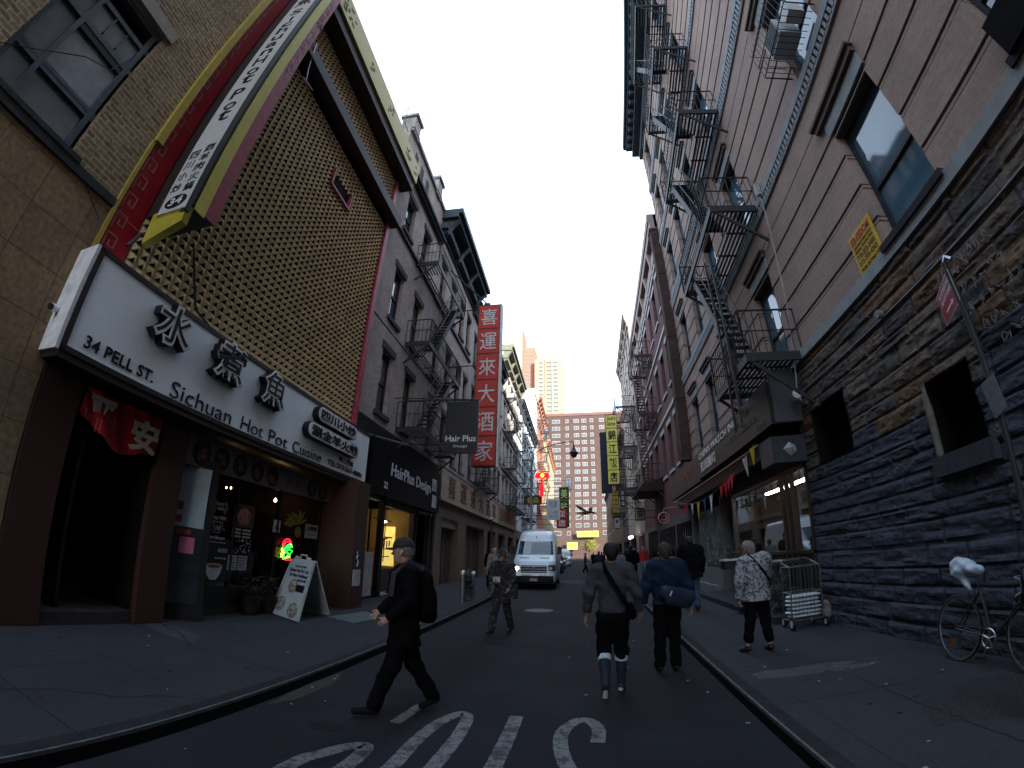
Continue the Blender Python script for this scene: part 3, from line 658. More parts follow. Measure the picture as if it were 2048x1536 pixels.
b = MB(); b.poly([RF.P(8.5, -.03, 1.45), RF.P(13.4, -.03, 1.45), RF.P(13.4, -.03, 3.06), RF.P(8.5, -.03, 3.06)]); b.build('shop_window', TG, st)
b = MB(); iw = mat('shop_interior', (.02, .016, .013), .8, var=.5, scale=4)
b.poly([(7.35, 8.5, .2), (7.35, 13.5, .2), (7.35, 13.5, 3.4), (7.35, 8.5, 3.4)]); b.poly([(4.42, 13.5, .2), (7.35, 13.5, .2), (7.35, 13.5, 3.4), (4.42, 13.5, 3.4)])
b.poly([(4.42, 8.5, 3.38), (7.35, 8.5, 3.38), (7.35, 13.5, 3.38), (4.42, 13.5, 3.38)]); b.poly([(4.42, 8.5, .3), (7.35, 8.5, .3), (7.35, 13.5, .3), (4.42, 13.5, .3)]); b.poly([(4.42, 8.5, .2), (7.35, 8.5, .2), (7.35, 8.5, 3.4), (4.42, 8.5, 3.4)])
b.build('interior', iw, st)
b = MB(); rg = random.Random(8)
for r_ in range(5):
    y = 8.8
    while y < 13.2:
        d_ = rg.uniform(.15, .5); b.cur = rg.randint(0, 3); b.box(6.9, 7.33, y, y+d_, .6+r_*.5, .6+r_*.5+rg.uniform(.15, .4)); y += d_+rg.uniform(.02, .15)
b.build('shelf_goods', [mat('goods_a', (.2, .05, .03)), mat('goods_b', (.25, .2, .1)), mat('goods_c', (.06, .08, .12)), mat('goods_d', (.3, .28, .25))], st)
b = MB(); b.box(5.25, 5.37, 10.2, 14.2-1, 3.06, 3.12); b.box(5.25, 5.37, 8.6, 10.1, 3.06, 3.12)
b.build('tube_lamp', mat('tube_light', (1, .95, .8), emit=(1, .96, .86), estr=5.), st)
dr = thing('doorway', 'black recessed shop doorway with pale frame beside the graffiti shutter', 'doorway', RF.P(14.2, 0, 0))
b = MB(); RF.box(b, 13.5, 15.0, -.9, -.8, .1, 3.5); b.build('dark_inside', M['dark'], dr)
b = MB(); RF.box(b, 13.52, 13.62, -.7, -.0, .12, 3.4); RF.box(b, 14.88, 14.98, -.7, .0, .12, 3.4); b.build('frame', mat('door_frame_grey', (.12, .12, .13), .6), dr)
gs = thing('graffiti_shutter', 'roller shutter covered in white and blue graffiti above a grey marble step', 'shutter', RF.P(16.5, 0, 0))
b = MB()
for i in range(24): RF.box(b, 15.0, 18.1, -.05, .0 if i % 2 else -.015, 1.0+i*.085, 1.0+(i+1)*.085)
b.build('slats', mat('shutter_dark', (.07, .08, .09), .5), gs)
b = MB(); rg = random.Random(3)
for i in range(75):
    u = rg.uniform(15.15, 17.9); z = rg.uniform(1.1, 2.9); a = rg.uniform(0, 6.28); pts = []
    for k in range(6):
        pts.append(RF.P(min(18.05, max(15.05, u+.16*math.cos(a))), .012, z+.16*math.sin(a))); a += rg.uniform(.5, 1.1)
    b.cur = 0 if rg.random() < .75 else 1
    for p_, q_ in zip(pts, pts[1:]): b.bar(p_, q_, .01, .022)
b.build('graffiti', [mat('spray_white', (.3, .32, .33), .8), mat('spray_blue', (.05, .15, .3), .8)], gs)
b = MB(); RF.box(b, 15.0, 18.1, -.05, .25, .12, .42); RF.box(b, 15.0, 18.1, -.05, .1, .42, .98); b.build('plinth', mat('grey_marble', (.15, .16, .17), .5, var=.3), gs)
b = MB(); b.box(3.42, 4.3, 8.6, 15.2, .1, .26); struct(b.build('shop_step', M['concrete']))
# pennant string
t = thing('pennant_string', 'string of red, white, yellow and blue pennants hanging under the watch shop sign', 'pennants', RF.P(11, .8, 3.4))
def arc(f): return Vector(RF.P(8.95+(19.2-8.95)*f, .78, 3.75-.55*math.sin(math.pi*min(1, f*1.05))-.12*f))
b = MB(); b.tube([arc(i/24) for i in range(25)], .008, 4); b.build('cord', M['black'], t)
pc = {'y': mat('pennant_yellow', (.5, .33, .03)), 'w': mat('pennant_white', (.5, .55, .58)), 'r': mat('pennant_red', (.42, .02, .03)), 'b': mat('pennant_blue', (.03, .06, .2))}
for f, c, s_ in ((.015, 'y', 1), (.07, 'w', 1.1), (.17, 'r', 1), (.2, 'r', .9), (.235, 'r', 1), (.27, 'r', .85), (.38, 'w', 1.3), (.46, 'b', 1), (.54, 'y', 1.3), (.63, 'w', .9), (.72, 'r', 1.2), (.76, 'r', 1), (.85, 'b', .9)):
    p = arc(f); q = arc(min(1, f+.028)); mid = (p+q)/2; b = MB(); tip = mid+Vector((.05*random.uniform(-1, 1), .03, -.42*s_)); k1 = Vector((.05, 0, 0))
    b.poly([p, q, tip+k1*.4]); b.poly([p+k1*.3, tip, q-k1*.2]); b.build('pennant', pc[c], t)
# ================================================================= LEFT ROW
LB = brick('brown_brick', (.29, .21, .12), (.14, .10, .07), (.38, .32, .23), .25, .088, .014, dirt=.5, dcol=(.07, .055, .05), bump=.6)
TP = brick('tan_stone_panel', (.27, .19, .115), (.22, .155, .10), (.07, .055, .04), .75, .6, .006, dirt=.5, dcol=(.13, .105, .085), bump=.15, off=0.)
def core(S, par, u0, u1, z1, w=-.3, d=10, z0=0): b = MB(); S.box(b, u0, u1, w, -d, z0, z1); return b.build('building_core', mat('dark_core', (.02, .02, .022)), par)
T1 = thing('brick_building', 'brown brick building on the left with tan stone panels and a wide window', 'building', LF.P(-3, 0, 0), 'L')
core(LF, T1, -25, 2.52, 17, -.42)
h1 = [(.02, 1.6, 5.56, 8.45), (2.75, 3.2, 9, 10), (-3.5, -1.9, 5.6, 8.4), (.3, 1.3, 10.2, 12.2)]
b = MB(); wall(b, LF, -25, 2.52, 5.5, 17, h1, depth=.3); b.build('brick_wall', LB, T1)
b = MB(); wall(b, LF, -25, 2.54, 0, 5.5, [], w=.0, depth=.3); b.build('stone_panel_wall', TP, T1)
b = MB(); LF.box(b, -25, 2.55, -.1, .05, 5.47, 5.6); LF.box(b, -.15, 1.75, -.05, .07, 5.6, 5.68); b.build('ledge', mat('ledge_dark', (.045, .045, .05), .8, bump=.2), T1)
fm = mat('blue_grey_frame', (.07, .08, .10), .6, var=.25)
ws = MB()
for z in (5.62, 6.36, 6.42, 7.45, 8.0, 8.4): LF.box(ws, .02, 1.6, -.2, -.08, z-.05, z+.04)
for u in (.05, .5, 1.5): LF.box(ws, u-.04, u+.045, -.21, -.075, 5.6, 8.44)
for f in (.33, .66): LF.box(ws, .56+.9*f-.012, .56+.9*f+.012, -.2, -.09, 7.56, 8.02)
w1 = ws.build('wide_window', fm, T1)
gg = glass('pale_sky_glass', (.20, .22, .24), .2, .05)  # pale base colour stands in for the sky reflected in the pane
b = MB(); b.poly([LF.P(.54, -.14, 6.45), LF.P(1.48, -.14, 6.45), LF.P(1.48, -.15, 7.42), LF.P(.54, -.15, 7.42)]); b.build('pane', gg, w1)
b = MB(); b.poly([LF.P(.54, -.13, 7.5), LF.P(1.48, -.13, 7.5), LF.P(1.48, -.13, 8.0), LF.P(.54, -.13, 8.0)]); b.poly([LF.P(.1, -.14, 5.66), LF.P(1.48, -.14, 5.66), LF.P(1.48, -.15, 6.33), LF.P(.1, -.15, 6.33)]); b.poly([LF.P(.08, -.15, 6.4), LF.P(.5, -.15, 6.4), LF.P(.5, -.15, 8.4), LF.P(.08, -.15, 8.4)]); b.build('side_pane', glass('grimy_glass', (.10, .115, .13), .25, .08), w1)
b = MB(); LF.box(b, .54, 1.48, -.12, -.09, 7.28, 7.44); b.build('blind', M['black'], w1)
b = MB(); LF.box(b, 0.0, 1.75, .0, .06, 8.46, 8.72); b.build('lintel', mat('pale_lintel', (.3, .27, .24), .85, var=.15), w1)
b = MB(); LF.box(b, 1.62, 1.85, .002, .03, 5.7, 8.4); 
for z in (5.9, 6.6, 7.2, 7.9): b.tube([LF.P(.1, -.06, z-.2), LF.P(.45, -.02, z), LF.P(.5, -.06, z+.1)], .008, 4)
b = MB(); b.tube([LF.P(-.6, .04, 6.3), LF.P(-.1, .05, 5.95), LF.P(.3, .05, 6.3), LF.P(.9, .03, 6.9), LF.P(1.3, .03, 7.1), LF.P(1.42, .03, 7.6)], .009, 4)
b.tube([LF.P(1.85, .03, 5.55), LF.P(2.2, .05, 5.3), LF.P(2.42, .05, 5.15), LF.P(2.47, .06, 4.0)], .009, 4); tag(b.build('loose_wire', M['black'], base=LF.P(.5, 0, 6), side='L'), 'thin black wire looping across the wide window of the brown wall', 'wire')
w2 = window(T1, LF, .3, 1.3, 10.2, 12.2, fm=fm, rail=.5, sill=(fm, .08, .08, .05)); 
b = MB(); LF.box(b, .2, 1.4, 0, .05, 12.21, 12.45); b.build('lintel', mat('pale_lintel', (.3, .27, .24)), w2)
window(T1, LF, -3.5, -1.9, 5.6, 8.4, fm=fm)
t = thing('security_camera', 'small white bullet camera on the tan wall left of the white shop sign', 'camera', LF.P(2.4, .1, 3.75), 'L')
b = MB(); b.tube([LF.P(2.5, .0, 3.8), LF.P(2.45, .08, 3.8)], .02, 8); b.build('mount', M['white'], t)
b = MB(); b.tube([LF.P(2.46, .1, 3.8), LF.P(2.3, .14, 3.76)], .05, 12); b.build('housing', M['white'], t)
b = MB(); b.tube([LF.P(2.305, .14, 3.762), LF.P(2.27, .147, 3.75)], .042, 12); b.build('lens_hood', M['black'], t)
# ---------------------------------------------------------------- hot pot restaurant
RS = thing('restaurant_building', 'restaurant building clad in golden pyramid tiles with red frames and granite piers', 'building', LF.P(6.5, 0, 0), 'L')
core(LF, RS, 2.56, 10.66, 15.2, -.12, z0=3.3); core(LF, RS, 2.56, 10.66, 3.3, -3.4)
gr = mat('red_granite', (.045, .019, .017), .5, var=.35, scale=60, dirt=.25, dcol=(.06, .03, .03), dscale=3, bump=.05)
for a, c, w in ((2.56, 3.16, .03), (4.62, 5.16, .06), (9.95, 10.6, .75)):
    b = MB(); LF.box(b, a, c, -.25, w, .1, 3.25 if a > 9 else 3.3); b.build('granite_pier', gr, RS)
b = MB(); LF.box(b, 5.16, 9.95, -.4, -.2, .1, .26); LF.box(b, 3.16, 4.62, -1.3, -.02, .1, .3); LF.box(b, 3.16, 4.62, -3, -1.31, .1, .5); b.build('entrance_step', mat('grey_step', (.035, .033, .034), .8, bump=.2), RS)
b = MB(); b.poly([LF.P(3.16, -1.6, .1), LF.P(4.62, -1.6, .1), LF.P(4.62, -1.6, 3.3), LF.P(3.16, -1.6, 3.3)]); b.poly([LF.P(3.162, -.05, .1), LF.P(3.162, -1.6, .1), LF.P(3.162, -1.6, 3.3), LF.P(3.162, -.05, 3.3)]); b.poly([LF.P(4.618, -.05, .1), LF.P(4.618, -1.6, .1), LF.P(4.618, -1.6, 3.3), LF.P(4.618, -.05, 3.3)]); b.build('entrance_hall', M['dark'], RS)
b = MB()
for a in (3.5, ): LF.box(b, a, a+.06, -.9, -.25, .3, .36); LF.box(b, a, a+.06, -.9, -.84, .3, 2.9); LF.box(b, a, a+.06, -.31, -.25, .3, 2.9); LF.box(b, a, a+.06, -.9, -.25, 2.84, 2.9)
b.build('open_door', M['black'], RS)
b = MB(); b.poly([LF.P(5.16, -3.2, .1), LF.P(9.95, -3.2, .1), LF.P(9.95, -3.2, 3.3), LF.P(5.16, -3.2, 3.3)]); b.poly([LF.P(5.16, -.3, 3.28), LF.P(9.95, -.3, 3.28), LF.P(9.95, -3.2, 3.28), LF.P(5.16, -3.2, 3.28)]); b.poly([LF.P(5.16, -.3, .27), LF.P(9.95, -.3, .27), LF.P(9.95, -3.2, .27), LF.P(5.16, -3.2, .27)])
for u in (5.163, 9.947): b.poly([LF.P(u, -.3, .1), LF.P(u, -3.2, .1), LF.P(u, -3.2, 3.3), LF.P(u, -.3, 3.3)])
b.build('dining_room', mat('dim_room', (.05, .03, .025), .9, var=.4, scale=3), RS)
b = MB()
for u in (5.75, 6.85, 8.2, 9.9): LF.box(b, u, u+.06, -.3, -.22, .26, 2.72)
LF.box(b, 5.16, 9.95, -.3, -.22, 2.66, 2.74); LF.box(b, 5.8, 9.95, -.3, -.22, .26, .62); b.build('front_frame', M['black'], RS)
b = MB(); b.poly([LF.P(5.81, -.26, .6), LF.P(9.9, -.26, .6), LF.P(9.9, -.26, 2.68), LF.P(5.81, -.26, 2.68)])
TG2 = TG.copy(); TG2.name = 'dark_shop_glass'
for nd in TG2.node_tree.nodes:
    if nd.type == 'BSDF_TRANSPARENT': nd.inputs[0].default_value = (.35, .35, .35, 1)
    if nd.type == 'MAP_RANGE': nd.inputs[3].default_value = .02; nd.inputs[4].default_value = .35
b.build('front_window', TG2, RS)
# open glass door leaf with posters
dl = thing('glass_door', 'open black framed glass door with a pale notice sheet beside the granite pier', 'door', LF.P(5.6, 0, .14), 'L')
b = MB()
def leaf(b, f0, f1, z0, z1, t=.03):
    A = Vector((LF.X(.2), 5.84, 0)); B = Vector((LF.X(-.3), 5.2, 0)); D = (B-A); n = Vector((-D.y, D.x, 0)).normalized()*t
    p, q = A+D*f0, A+D*f1
    b.prism([(p.x, p.y, z0), (q.x, q.y, z0), (q.x, q.y, z1), (p.x, p.y, z1)], -n); return p, q
for f0, f1, z0, z1 in ((0, .12, .14, 2.75), (.88, 1, .14, 2.75), (.12, .88, .14, .4), (.12, .88, 2.62, 2.75)): leaf(b, f0, f1, z0, z1)
b.build('leaf_frame', M['black'], dl)
b = MB(); leaf(b, .13, .87, .4, 2.62, .012); b.build('glass', glass('door_glass', (.02, .025, .03), .08), dl)
b = MB(); leaf(b, .16, .84, 1.62, 2.6, -.012); b.build('notice_sheet', mat('pale_blue_sheet', (.28, .36, .42), .7, var=.15, scale=3), dl)
b = MB(); leaf(b, .3, .6, 1.2, 1.46, -.012); b.build('pink_sheet', mat('pink_sheet', (.45, .13, .2), .7, var=.1), dl)
b = MB(); leaf(b, .62, .8, 1.88, 2.02, -.02); leaf(b, .62, .8, 1.68, 1.8, -.02); leaf(b, .4, .7, 1.5, 1.58, -.02); b.build('small_stickers', mat('sticker_dark_red', (.2, .04, .04), .6), dl)
# posters on the window
GY = mat('poster_grey', (.36, .36, .38), .7); PK = mat('poster_black', (.015, .015, .018), .6); PWt = mat('poster_white', (.45, .47, .5), .7)
def rectw(b, u0, u1, z0, z1, w=-.235, mi=None):
    if mi is not None: b.cur = mi
    b.poly([LF.P(u0, w, z0), LF.P(u1, w, z0), LF.P(u1, w, z1), LF.P(u0, w, z1)])
def disc(b, u, z, r, w, S=LF, n=22, rz=None):
    b.poly([S.P(u+r*math.cos(6.2832*i/n), w, z+(rz or r)*math.sin(6.2832*i/n)) for i in range(n)])
p1 = thing('window_posters', 'white free wifi and charger graphics above a soup bowl picture', 'poster', LF.P(6.3, -.2, .7), 'L')
b = MB(); rectw(b, 5.98, 6.66, .72, 1.5, -.225); b.build('bowl_backing', PK, p1)
b = MB(); S = LF
for r in (.09, .13, .17):
    for sg in (1, -1): 
        pts = [S.P(6.22+sg*(r+.02)*math.cos(a), -.222, 2.06+r*math.sin(a)) for a in (-.8, -.4, 0, .4, .8)]
        if r > .1: b.tube(pts, .007, 4)
stext(b, S, 'FAST', 6.12, 2.08, -.224, .055, .2, off=.02); stext(b, S, 'WIFI', 6.13, 2.0, -.224, .055, .19, off=.02); stext(b, S, 'Free WIFI', 6.05, 1.83, -.224, .07, .36, off=.02)
b.tube([S.P(6.08, -.222, 1.75), S.P(6.08, -.222, 1.79), S.P(6.34, -.222, 1.79), S.P(6.34, -.222, 1.68), S.P(6.42, -.222, 1.66)], .008, 4)
b.tube([S.P(6.12, -.222, 1.76), S.P(6.12, -.222, 1.6), S.P(6.29, -.222, 1.6), S.P(6.29, -.222, 1.76)], .009, 4)
for u in (6.17, 6.21, 6.25): rectw(b, u, u+.02, 1.64, 1.72, -.222)
stext(b, S, 'Free Charger', 5.99, 1.47, -.224, .07, .46, off=.02); rectw(b, 5.98, 6.5, 1.42, 1.432, -.222); b.build('white_graphics', mat('vinyl_white', (.5, .52, .55), .6), p1)
b = MB(); P_ = [(6.03, 1.0), (6.08, .86), (6.17, .76), (6.33, .76), (6.42, .86), (6.47, 1.0)]; b.poly([S.P(u, -.22, z) for u, z in P_]); disc(b, 6.25, 1.0, .22, -.221, rz=.05); stext(b, S, '麻辣燙', 6.3, 1.25, -.222, .08); stext(b, S, 'Beef Noodle', 6.25, 1.13, -.222, .04); b.build('bowl_picture', PWt, p1)
b = MB(); disc(b, 6.25, 1.0, .17, -.219, rz=.035); b.build('soup', mat('soup_brown', (.2, .1, .05)), p1)
p2 = thing('menu_posters', 'food photograph above price lists and two white menu sheets', 'poster', LF.P(7, -.2, .95), 'L')
b = MB(); rectw(b, 6.62, 7.22, 1.76, 2.2, -.226); b.build('food_backing', mat('photo_dark', (.09, .05, .045), .6, var=.8, scale=9), p2)
b = MB(); disc(b, 6.92, 1.97, .2, -.224, rz=.16); b.build('food_plate', mat('plate_meat', (.34, .17, .12), .6, var=.7, scale=14), p2)
b = MB()
for r_ in range(3):
    for c_ in range(2): rectw(b, 6.63+c_*.29, 6.88+c_*.29, 1.56+r_*.065, 1.6+r_*.065, -.224)
rg = random.Random(2)
for i in range(46): 
    u, z = rg.uniform(6.66, 7.2), rg.uniform(1.26, 1.52); rectw(b, u, u+.03, z, z+.018, -.222)
for c_ in range(2): rectw(b, 6.6+c_*.29, 6.86+c_*.29, .94, 1.22, -.224)
b.build('menu_sheet', GY, p2)
b = MB()
for c_ in range(2):
    for r_ in range(5): rectw(b, 6.63+c_*.29, 6.83+c_*.29-.04*(r_ % 2), .98+r_*.047, .995+r_*.047, -.222)
b.build('menu_print', PK, p2)
p1_, p2_ = p1, p2
t = tg_ = thing('inspection_grade', 'white card with a black letter A in the restaurant window', 'notice', LF.P(7.8, -.2, 1.8), 'L')
b = MB(); rectw(b, 7.72, 7.97, 1.76, 2.02, -.226); b.build('card', PWt, t); b = MB(); stext(b, LF, 'A', 7.78, 1.82, -.222, .15, off=.02); b.build('letter', PK, t)
t = np_ = thing('noodle_picture', 'large dim yellow picture of flower shaped noodles and bowls on the dark window', 'poster', LF.P(8.6, -.2, 1.9), 'L')
b = MB(); rg = random.Random(4)
for i in range(40):
    a = rg.uniform(.1, 3.3); r = rg.uniform(.2, .5); b.tube([LF.P(8.55, -.225, 2.0), LF.P(8.55+r*.5*math.cos(a), -.222, 2.0+r*.5*math.sin(a)), LF.P(8.55+r*math.cos(a+.2), -.222, 2.0+r*.8*math.sin(a+.2))], .012, 4)
b.build('noodles', mat('noodle_yellow', (.26, .19, .03), .6), t)
b = MB()
for u, z, r in ((8.28, 2.04, .13), (8.62, 1.83, .13), (8.6, 2.1, .09)): disc(b, u, z, r, -.215)
b.build('bowls', mat('bowl_olive', (.17, .14, .05), .6), t)
nn = thing('neon_sign', 'glowing red, green and yellow neon sign in the restaurant window', 'neon sign', LF.P(8.3, -.2, 1.2), 'L')
nr = mat('neon_red', (1, .02, .05), emit=(1, .01, .03), estr=.75); ng = mat('neon_green', (.1, 1, .1), emit=(.02, 1, .05), estr=1.3); ny = mat('neon_yellow', (1, .8, .1), emit=(1, .7, .05), estr=.7)
def sq(b, pts, r=.010): b.tube([LF.P(8.1+u*.48, -.19, 1.2+z*.46) for u, z in pts], r, 5)
b = MB(); sq(b, [(.05, .7), (.15, .88), (.35, .98), (.6, .95), (.75, .78), (.72, .7)], .011); sq(b, [(.12, .62), (.25, .8), (.45, .87), (.62, .82)], .011); sq(b, [(.35, 0), (.5, .12), (.75, .1), (.78, -.02), (.4, -.03)], .011); b.build('red_tube', nr, nn)
b = MB()
for pts in ([(.3, .3), (.25, .5), (.4, .62), (.6, .75), (.8, .68)], [(.4, .5), (.6, .62), (.85, .6)], [(.45, .42), (.65, .5), (.85, .42), (.82, .35)], [(.2, .1), (.25, .3), (.5, .35), (.6, .25), (.45, .12), (.25, .05)], [(.5, .2), (.75, .3), (.7, .15), (.55, .08)], [(.2, 0), (.3, .12), (.4, .02)]): sq(b, pts)
b.build('green_tube', ng, nn)
b = MB(); sq(b, [(.1, .55), (0, .45), (.08, .35), (0, .25), (.05, .1), (.15, .12)]); sq(b, [(.15, .45), (.22, .3), (.1, .2)]); b.build('yellow_tube', ny, nn)
for i, (u, z, w, r, s_) in enumerate(((9.3, 2.55, -1.2, .035, 12), (7.95, 2.6, -1.6, .018, 8), (8.1, 2.62, -1.6, .018, 8))):
    b = MB(); b.lathe(LF.P(u, w, z), [(.001, -r*1.3), (r*.7, -r), (r, 0), (r*.6, r), (.01, r*1.5)], 10); o = b.build('lamp_bulb', mat('bulb_warm%d' % s_, (1, .7, .4), emit=(1, .62, .28), estr=s_), smooth=True, base=LF.P(u, w, z), side='L')
    tag(o, ('bright warm bulb hanging inside the dark restaurant', 'first of two tiny amber lamps deep in the restaurant', 'second of two tiny amber lamps deep in the restaurant')[i], 'lamp')
    b = MB(); b.tube([LF.P(u, w, z+r), LF.P(u, w, 3.27)], .004, 4); b.build('cord', M['black'], o)
ms = thing('menu_banner', 'grey banner of round dish pictures under the white shop sign', 'banner', LF.P(7.5, 0, 2.7), 'L')
b = MB(); b.prism([LF.P(5.17, .01, 2.6), LF.P(9.92, .01, 2.64), LF.P(9.92, .01, 3.08), LF.P(5.17, .01, 3.12)], (-.012, 0, 0)); b.build('cloth', mat('banner_grey', (.14, .13, .14), .7, var=.2, scale=3), ms)
b = MB(); rg = random.Random(6)
for i, u in enumerate((5.53, 6.02, 6.52, 7.04, 7.52, 8.01, 8.48, 9.04, 9.52)):
    if i in (5, 6): continue
    disc(b, u, 2.85, .2 if i else .22, .013)
b.build('plate', mat('plate_black', (.012, .01, .01), .5), ms)
b = MB()
for i, u in enumerate((5.53, 6.02, 6.52, 7.04, 7.52, 8.01, 8.48, 9.04, 9.52)):
    for k in range(5): disc(b, u+rg.uniform(-.09, .09), 2.85+rg.uniform(-.09, .09), rg.uniform(.03, .07), .016+.001*k, n=7)
b.build('food', mat('food_red', (.16, .06, .045), .6, var=.6, scale=20), ms)
def shift(o, du): o.location = o.location+ROTL@Vector((0, du, 0))
shift(p1, .2); shift(p2, .2); shift(tg_, .35); shift(np_, .38); shift(nn, .3)
# fascia sign
fs = thing('restaurant_sign', 'wide white box sign with raised black calligraphy running over the restaurant front', 'shop sign', LF.P(6.7, .2, 3.3), 'L')
b = MB(); LF.box(b, 2.57, 10.86, -.1, .44, 3.32, 4.66); b.build('box', mat('sign_panel_pale', (.74, .80, .84), .45, var=.06, scale=1.2), fs)
b = MB(); LF.box(b, 2.45, 10.88, .441, .46, 4.6, 4.67); LF.box(b, 2.45, 10.88, .441, .46, 3.27, 3.34); LF.box(b, 2.45, 2.53, .441, .46, 3.27, 4.67); LF.box(b, 2.45, 10.88, -.1, .44, 3.18, 3.318); b.build('edge_trim', mat('sign_edge_dark', (.025, .02, .022), .5), fs)
b = MB(); LF.box(b, 2.40, 2.569, .0, .44, 3.26, 4.67); b.build('end_cheek', mat('sign_end_white', (.7, .72, .76), .5), fs)
BK = mat('sign_black', (.008, .01, .018), .4); WH = mat('sign_outline_white', (.62, .62, .62), .5)
def bigchar(ch, u0, u1, z0, z1):
    b = MB(); stext(b, LF, ch, u0-.04, z0-.04, .45, z1-z0+.08, u1-u0+.08, off=.06, ext=.15); o = b.build('character', BK, fs)
    b = MB(); stext(b, LF, ch, u0-.028, z0-.028, .602, z1-z0+.056, u1-u0+.056, off=.055, ext=.012); b.build('outline', WH, o)
    b = MB(); stext(b, LF, ch, u0+.018, z0+.018, .616, z1-z0-.036, u1-u0-.036, off=.0, ext=.006); b.build('face', BK, o)
bigchar('水', 3.55, 4.22, 3.98, 4.55); bigchar('煮', 4.82, 5.5, 3.98, 4.58); bigchar('魚', 6.08, 6.74, 3.98, 4.6)
b = MB()
stext(b, LF, '34 PELL ST.', 2.74, 3.42, .445, .16, 1.16, off=.012)
stext(b, LF, 'Sichuan', 4.24, 3.36, .445, .24, 1.36, off=-.008); stext(b, LF, 'Hot', 5.86, 3.37, .445, .23, .62, off=-.008); stext(b, LF, 'Pot', 6.66, 3.37, .445, .23, .6, off=-.008); stext(b, LF, 'Cuisine', 7.45, 3.38, .445, .22, 1.12, off=-.008)
stext(b, LF, 'TEL:212-267-8886', 8.85, 3.42, .445, .12, 1.78, off=.01); stext(b, LF, '第二分店', 9.35, 3.6, .445, .12, .75); b.build('small_lettering', BK, fs)
for u0, u1, z, s_ in ((7.96, 9.85, 4.2, '四川小炒'), (7.68, 10.05, 3.78, '涮全羊火鍋')):
    def pill(b, g_, w0, w1):
        h = .17+g_; pts = []
        for i in range(9): a = math.pi/2+math.pi*i/8; pts.append(LF.P(u0+.17+h*math.cos(a), w0, z+.17+h*math.sin(a)))
        for i in range(9): a = -math.pi/2+math.pi*i/8; pts.append(LF.P(u1-.17+h*math.cos(a), w0, z+.17+h*math.sin(a)))
        b.prism(pts, (w1-w0, 0, 0))
    b = MB(); pill(b, 0, .45, .60); o = b.build('pill_panel', BK, fs)
    b = MB(); pill(b, -.015, .601, .61); b.build('pill_face', WH, o)
    b = MB(); stext(b, LF, s_, u0+.12, z+.05, .612, .24, u1-u0-.24, off=.025, ext=.01); b.build('lettering', BK, o)
# golden tiles
gt = [mat('gold_tile', (.43, .31, .15), .5, var=.3, scale=3, dirt=.45, dcol=(.26, .215, .17), dscale=2), mat('tile_hollow_shade', (.010, .008, .006), .9)]  # flat dark triangle under each tile: shade of a hollow put into colour
b = MB(); pu, pz = .18, .153
def tiles(b, u0, u1, z0, z1, skip=None):
    nu, nz = int(round((u1-u0)/pu)), int((z1-z0)/pz)
    for j in range(nz):
        for i in range(nu):
            a, c, e, f = u0+i*pu, u0+(i+1)*pu, z0+j*pz, z0+(j+1)*pz
            if skip and skip[0] < (a+c)/2 < skip[1] and skip[2] < (e+f)/2 < skip[3]: continue
            P = LF.P; t_ = P((a+c)/2, .07, (e+f)/2-.005); A, B, C, D = P(a, .0, e), P(c, .0, e), P(c, .0, f), P(a, .0, f)
            hw = .34; U, V_ = P(a+pu*.1, .01, e+pz*.02), P(c-pu*.1, .01, e+pz*.02)
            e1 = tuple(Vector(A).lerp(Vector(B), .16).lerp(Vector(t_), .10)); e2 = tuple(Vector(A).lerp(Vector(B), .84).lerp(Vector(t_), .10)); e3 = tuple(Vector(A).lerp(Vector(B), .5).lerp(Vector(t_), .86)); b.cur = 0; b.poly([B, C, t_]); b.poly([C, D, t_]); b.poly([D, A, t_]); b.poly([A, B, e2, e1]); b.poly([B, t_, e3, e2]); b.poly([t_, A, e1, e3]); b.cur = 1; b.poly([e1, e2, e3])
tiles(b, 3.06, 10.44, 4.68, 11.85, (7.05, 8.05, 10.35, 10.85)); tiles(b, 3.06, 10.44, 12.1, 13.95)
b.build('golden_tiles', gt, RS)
b = MB(); LF.box(b, 3.05, 10.45, -.1, -.004, 4.66, 15.0); b.build('backing', M['dark'], RS)
b = MB(); LF.box(b, 10.44, 10.66, -.05, .10, 4.66, 14.1); LF.box(b, 7.0, 7.06, 0, .1, 10.3, 10.9); LF.box(b, 8.04, 8.1, 0, .1, 10.3, 10.9); LF.box(b, 7.0, 8.1, 0, .1, 10.28, 10.34); b.build('red_trim', mat('magenta_red', (.30, .03, .055), .5, var=.2, dirt=.3, dcol=(.3, .2, .2), dscale=4), RS)
rf = MB(); LF.box(rf, 2.56, 3.04, -.05, .02, 4.66, 15.6); rfo = rf.build('red_frame', mat('deep_red', (.27, .008, .015), .4, var=.15), RS)
b = MB(); km = mat('key_pattern_pink', (.33, .12, .13), .6); z = 4.85
while z < 15.2:
    for (a, c, e, f) in ((2.60, 2.62, z, z+.3), (2.60, 2.8, z+.28, z+.3), (2.78, 2.8, z+.1, z+.3), (2.68, 2.8, z+.1, z+.12), (2.68, 2.7, z+.1, z+.2)): LF.box(b, a, c, .021, .027, e, f)
    z += .36
for z in (5.45, 7.6, 9.74, 11.9): LF.box(b, 2.56, 3.04, .021, .026, z, z+.012)
b.build('key_pattern', km, rfo)
b = MB(); LF.box(b, 2.52, 2.66, .0, .10, 6.85, 15.6); LF.box(b, 2.5, 2.56, -.02, .05, 4.66, 6.85); b.build('yellow_strip', mat('strip_yellow', (.38, .30, .06), .5, var=.15), rfo)
dk = mat('beam_maroon', (.035, .022, .022), .6, var=.3)
b = MB(); LF.box(b, 3.6, 10.8, -.05, .40, 11.92, 12.3); LF.box(b, 3.6, 11.05, -.05, .48, 13.96, 14.35); b.build('canopy_beam', dk, RS)
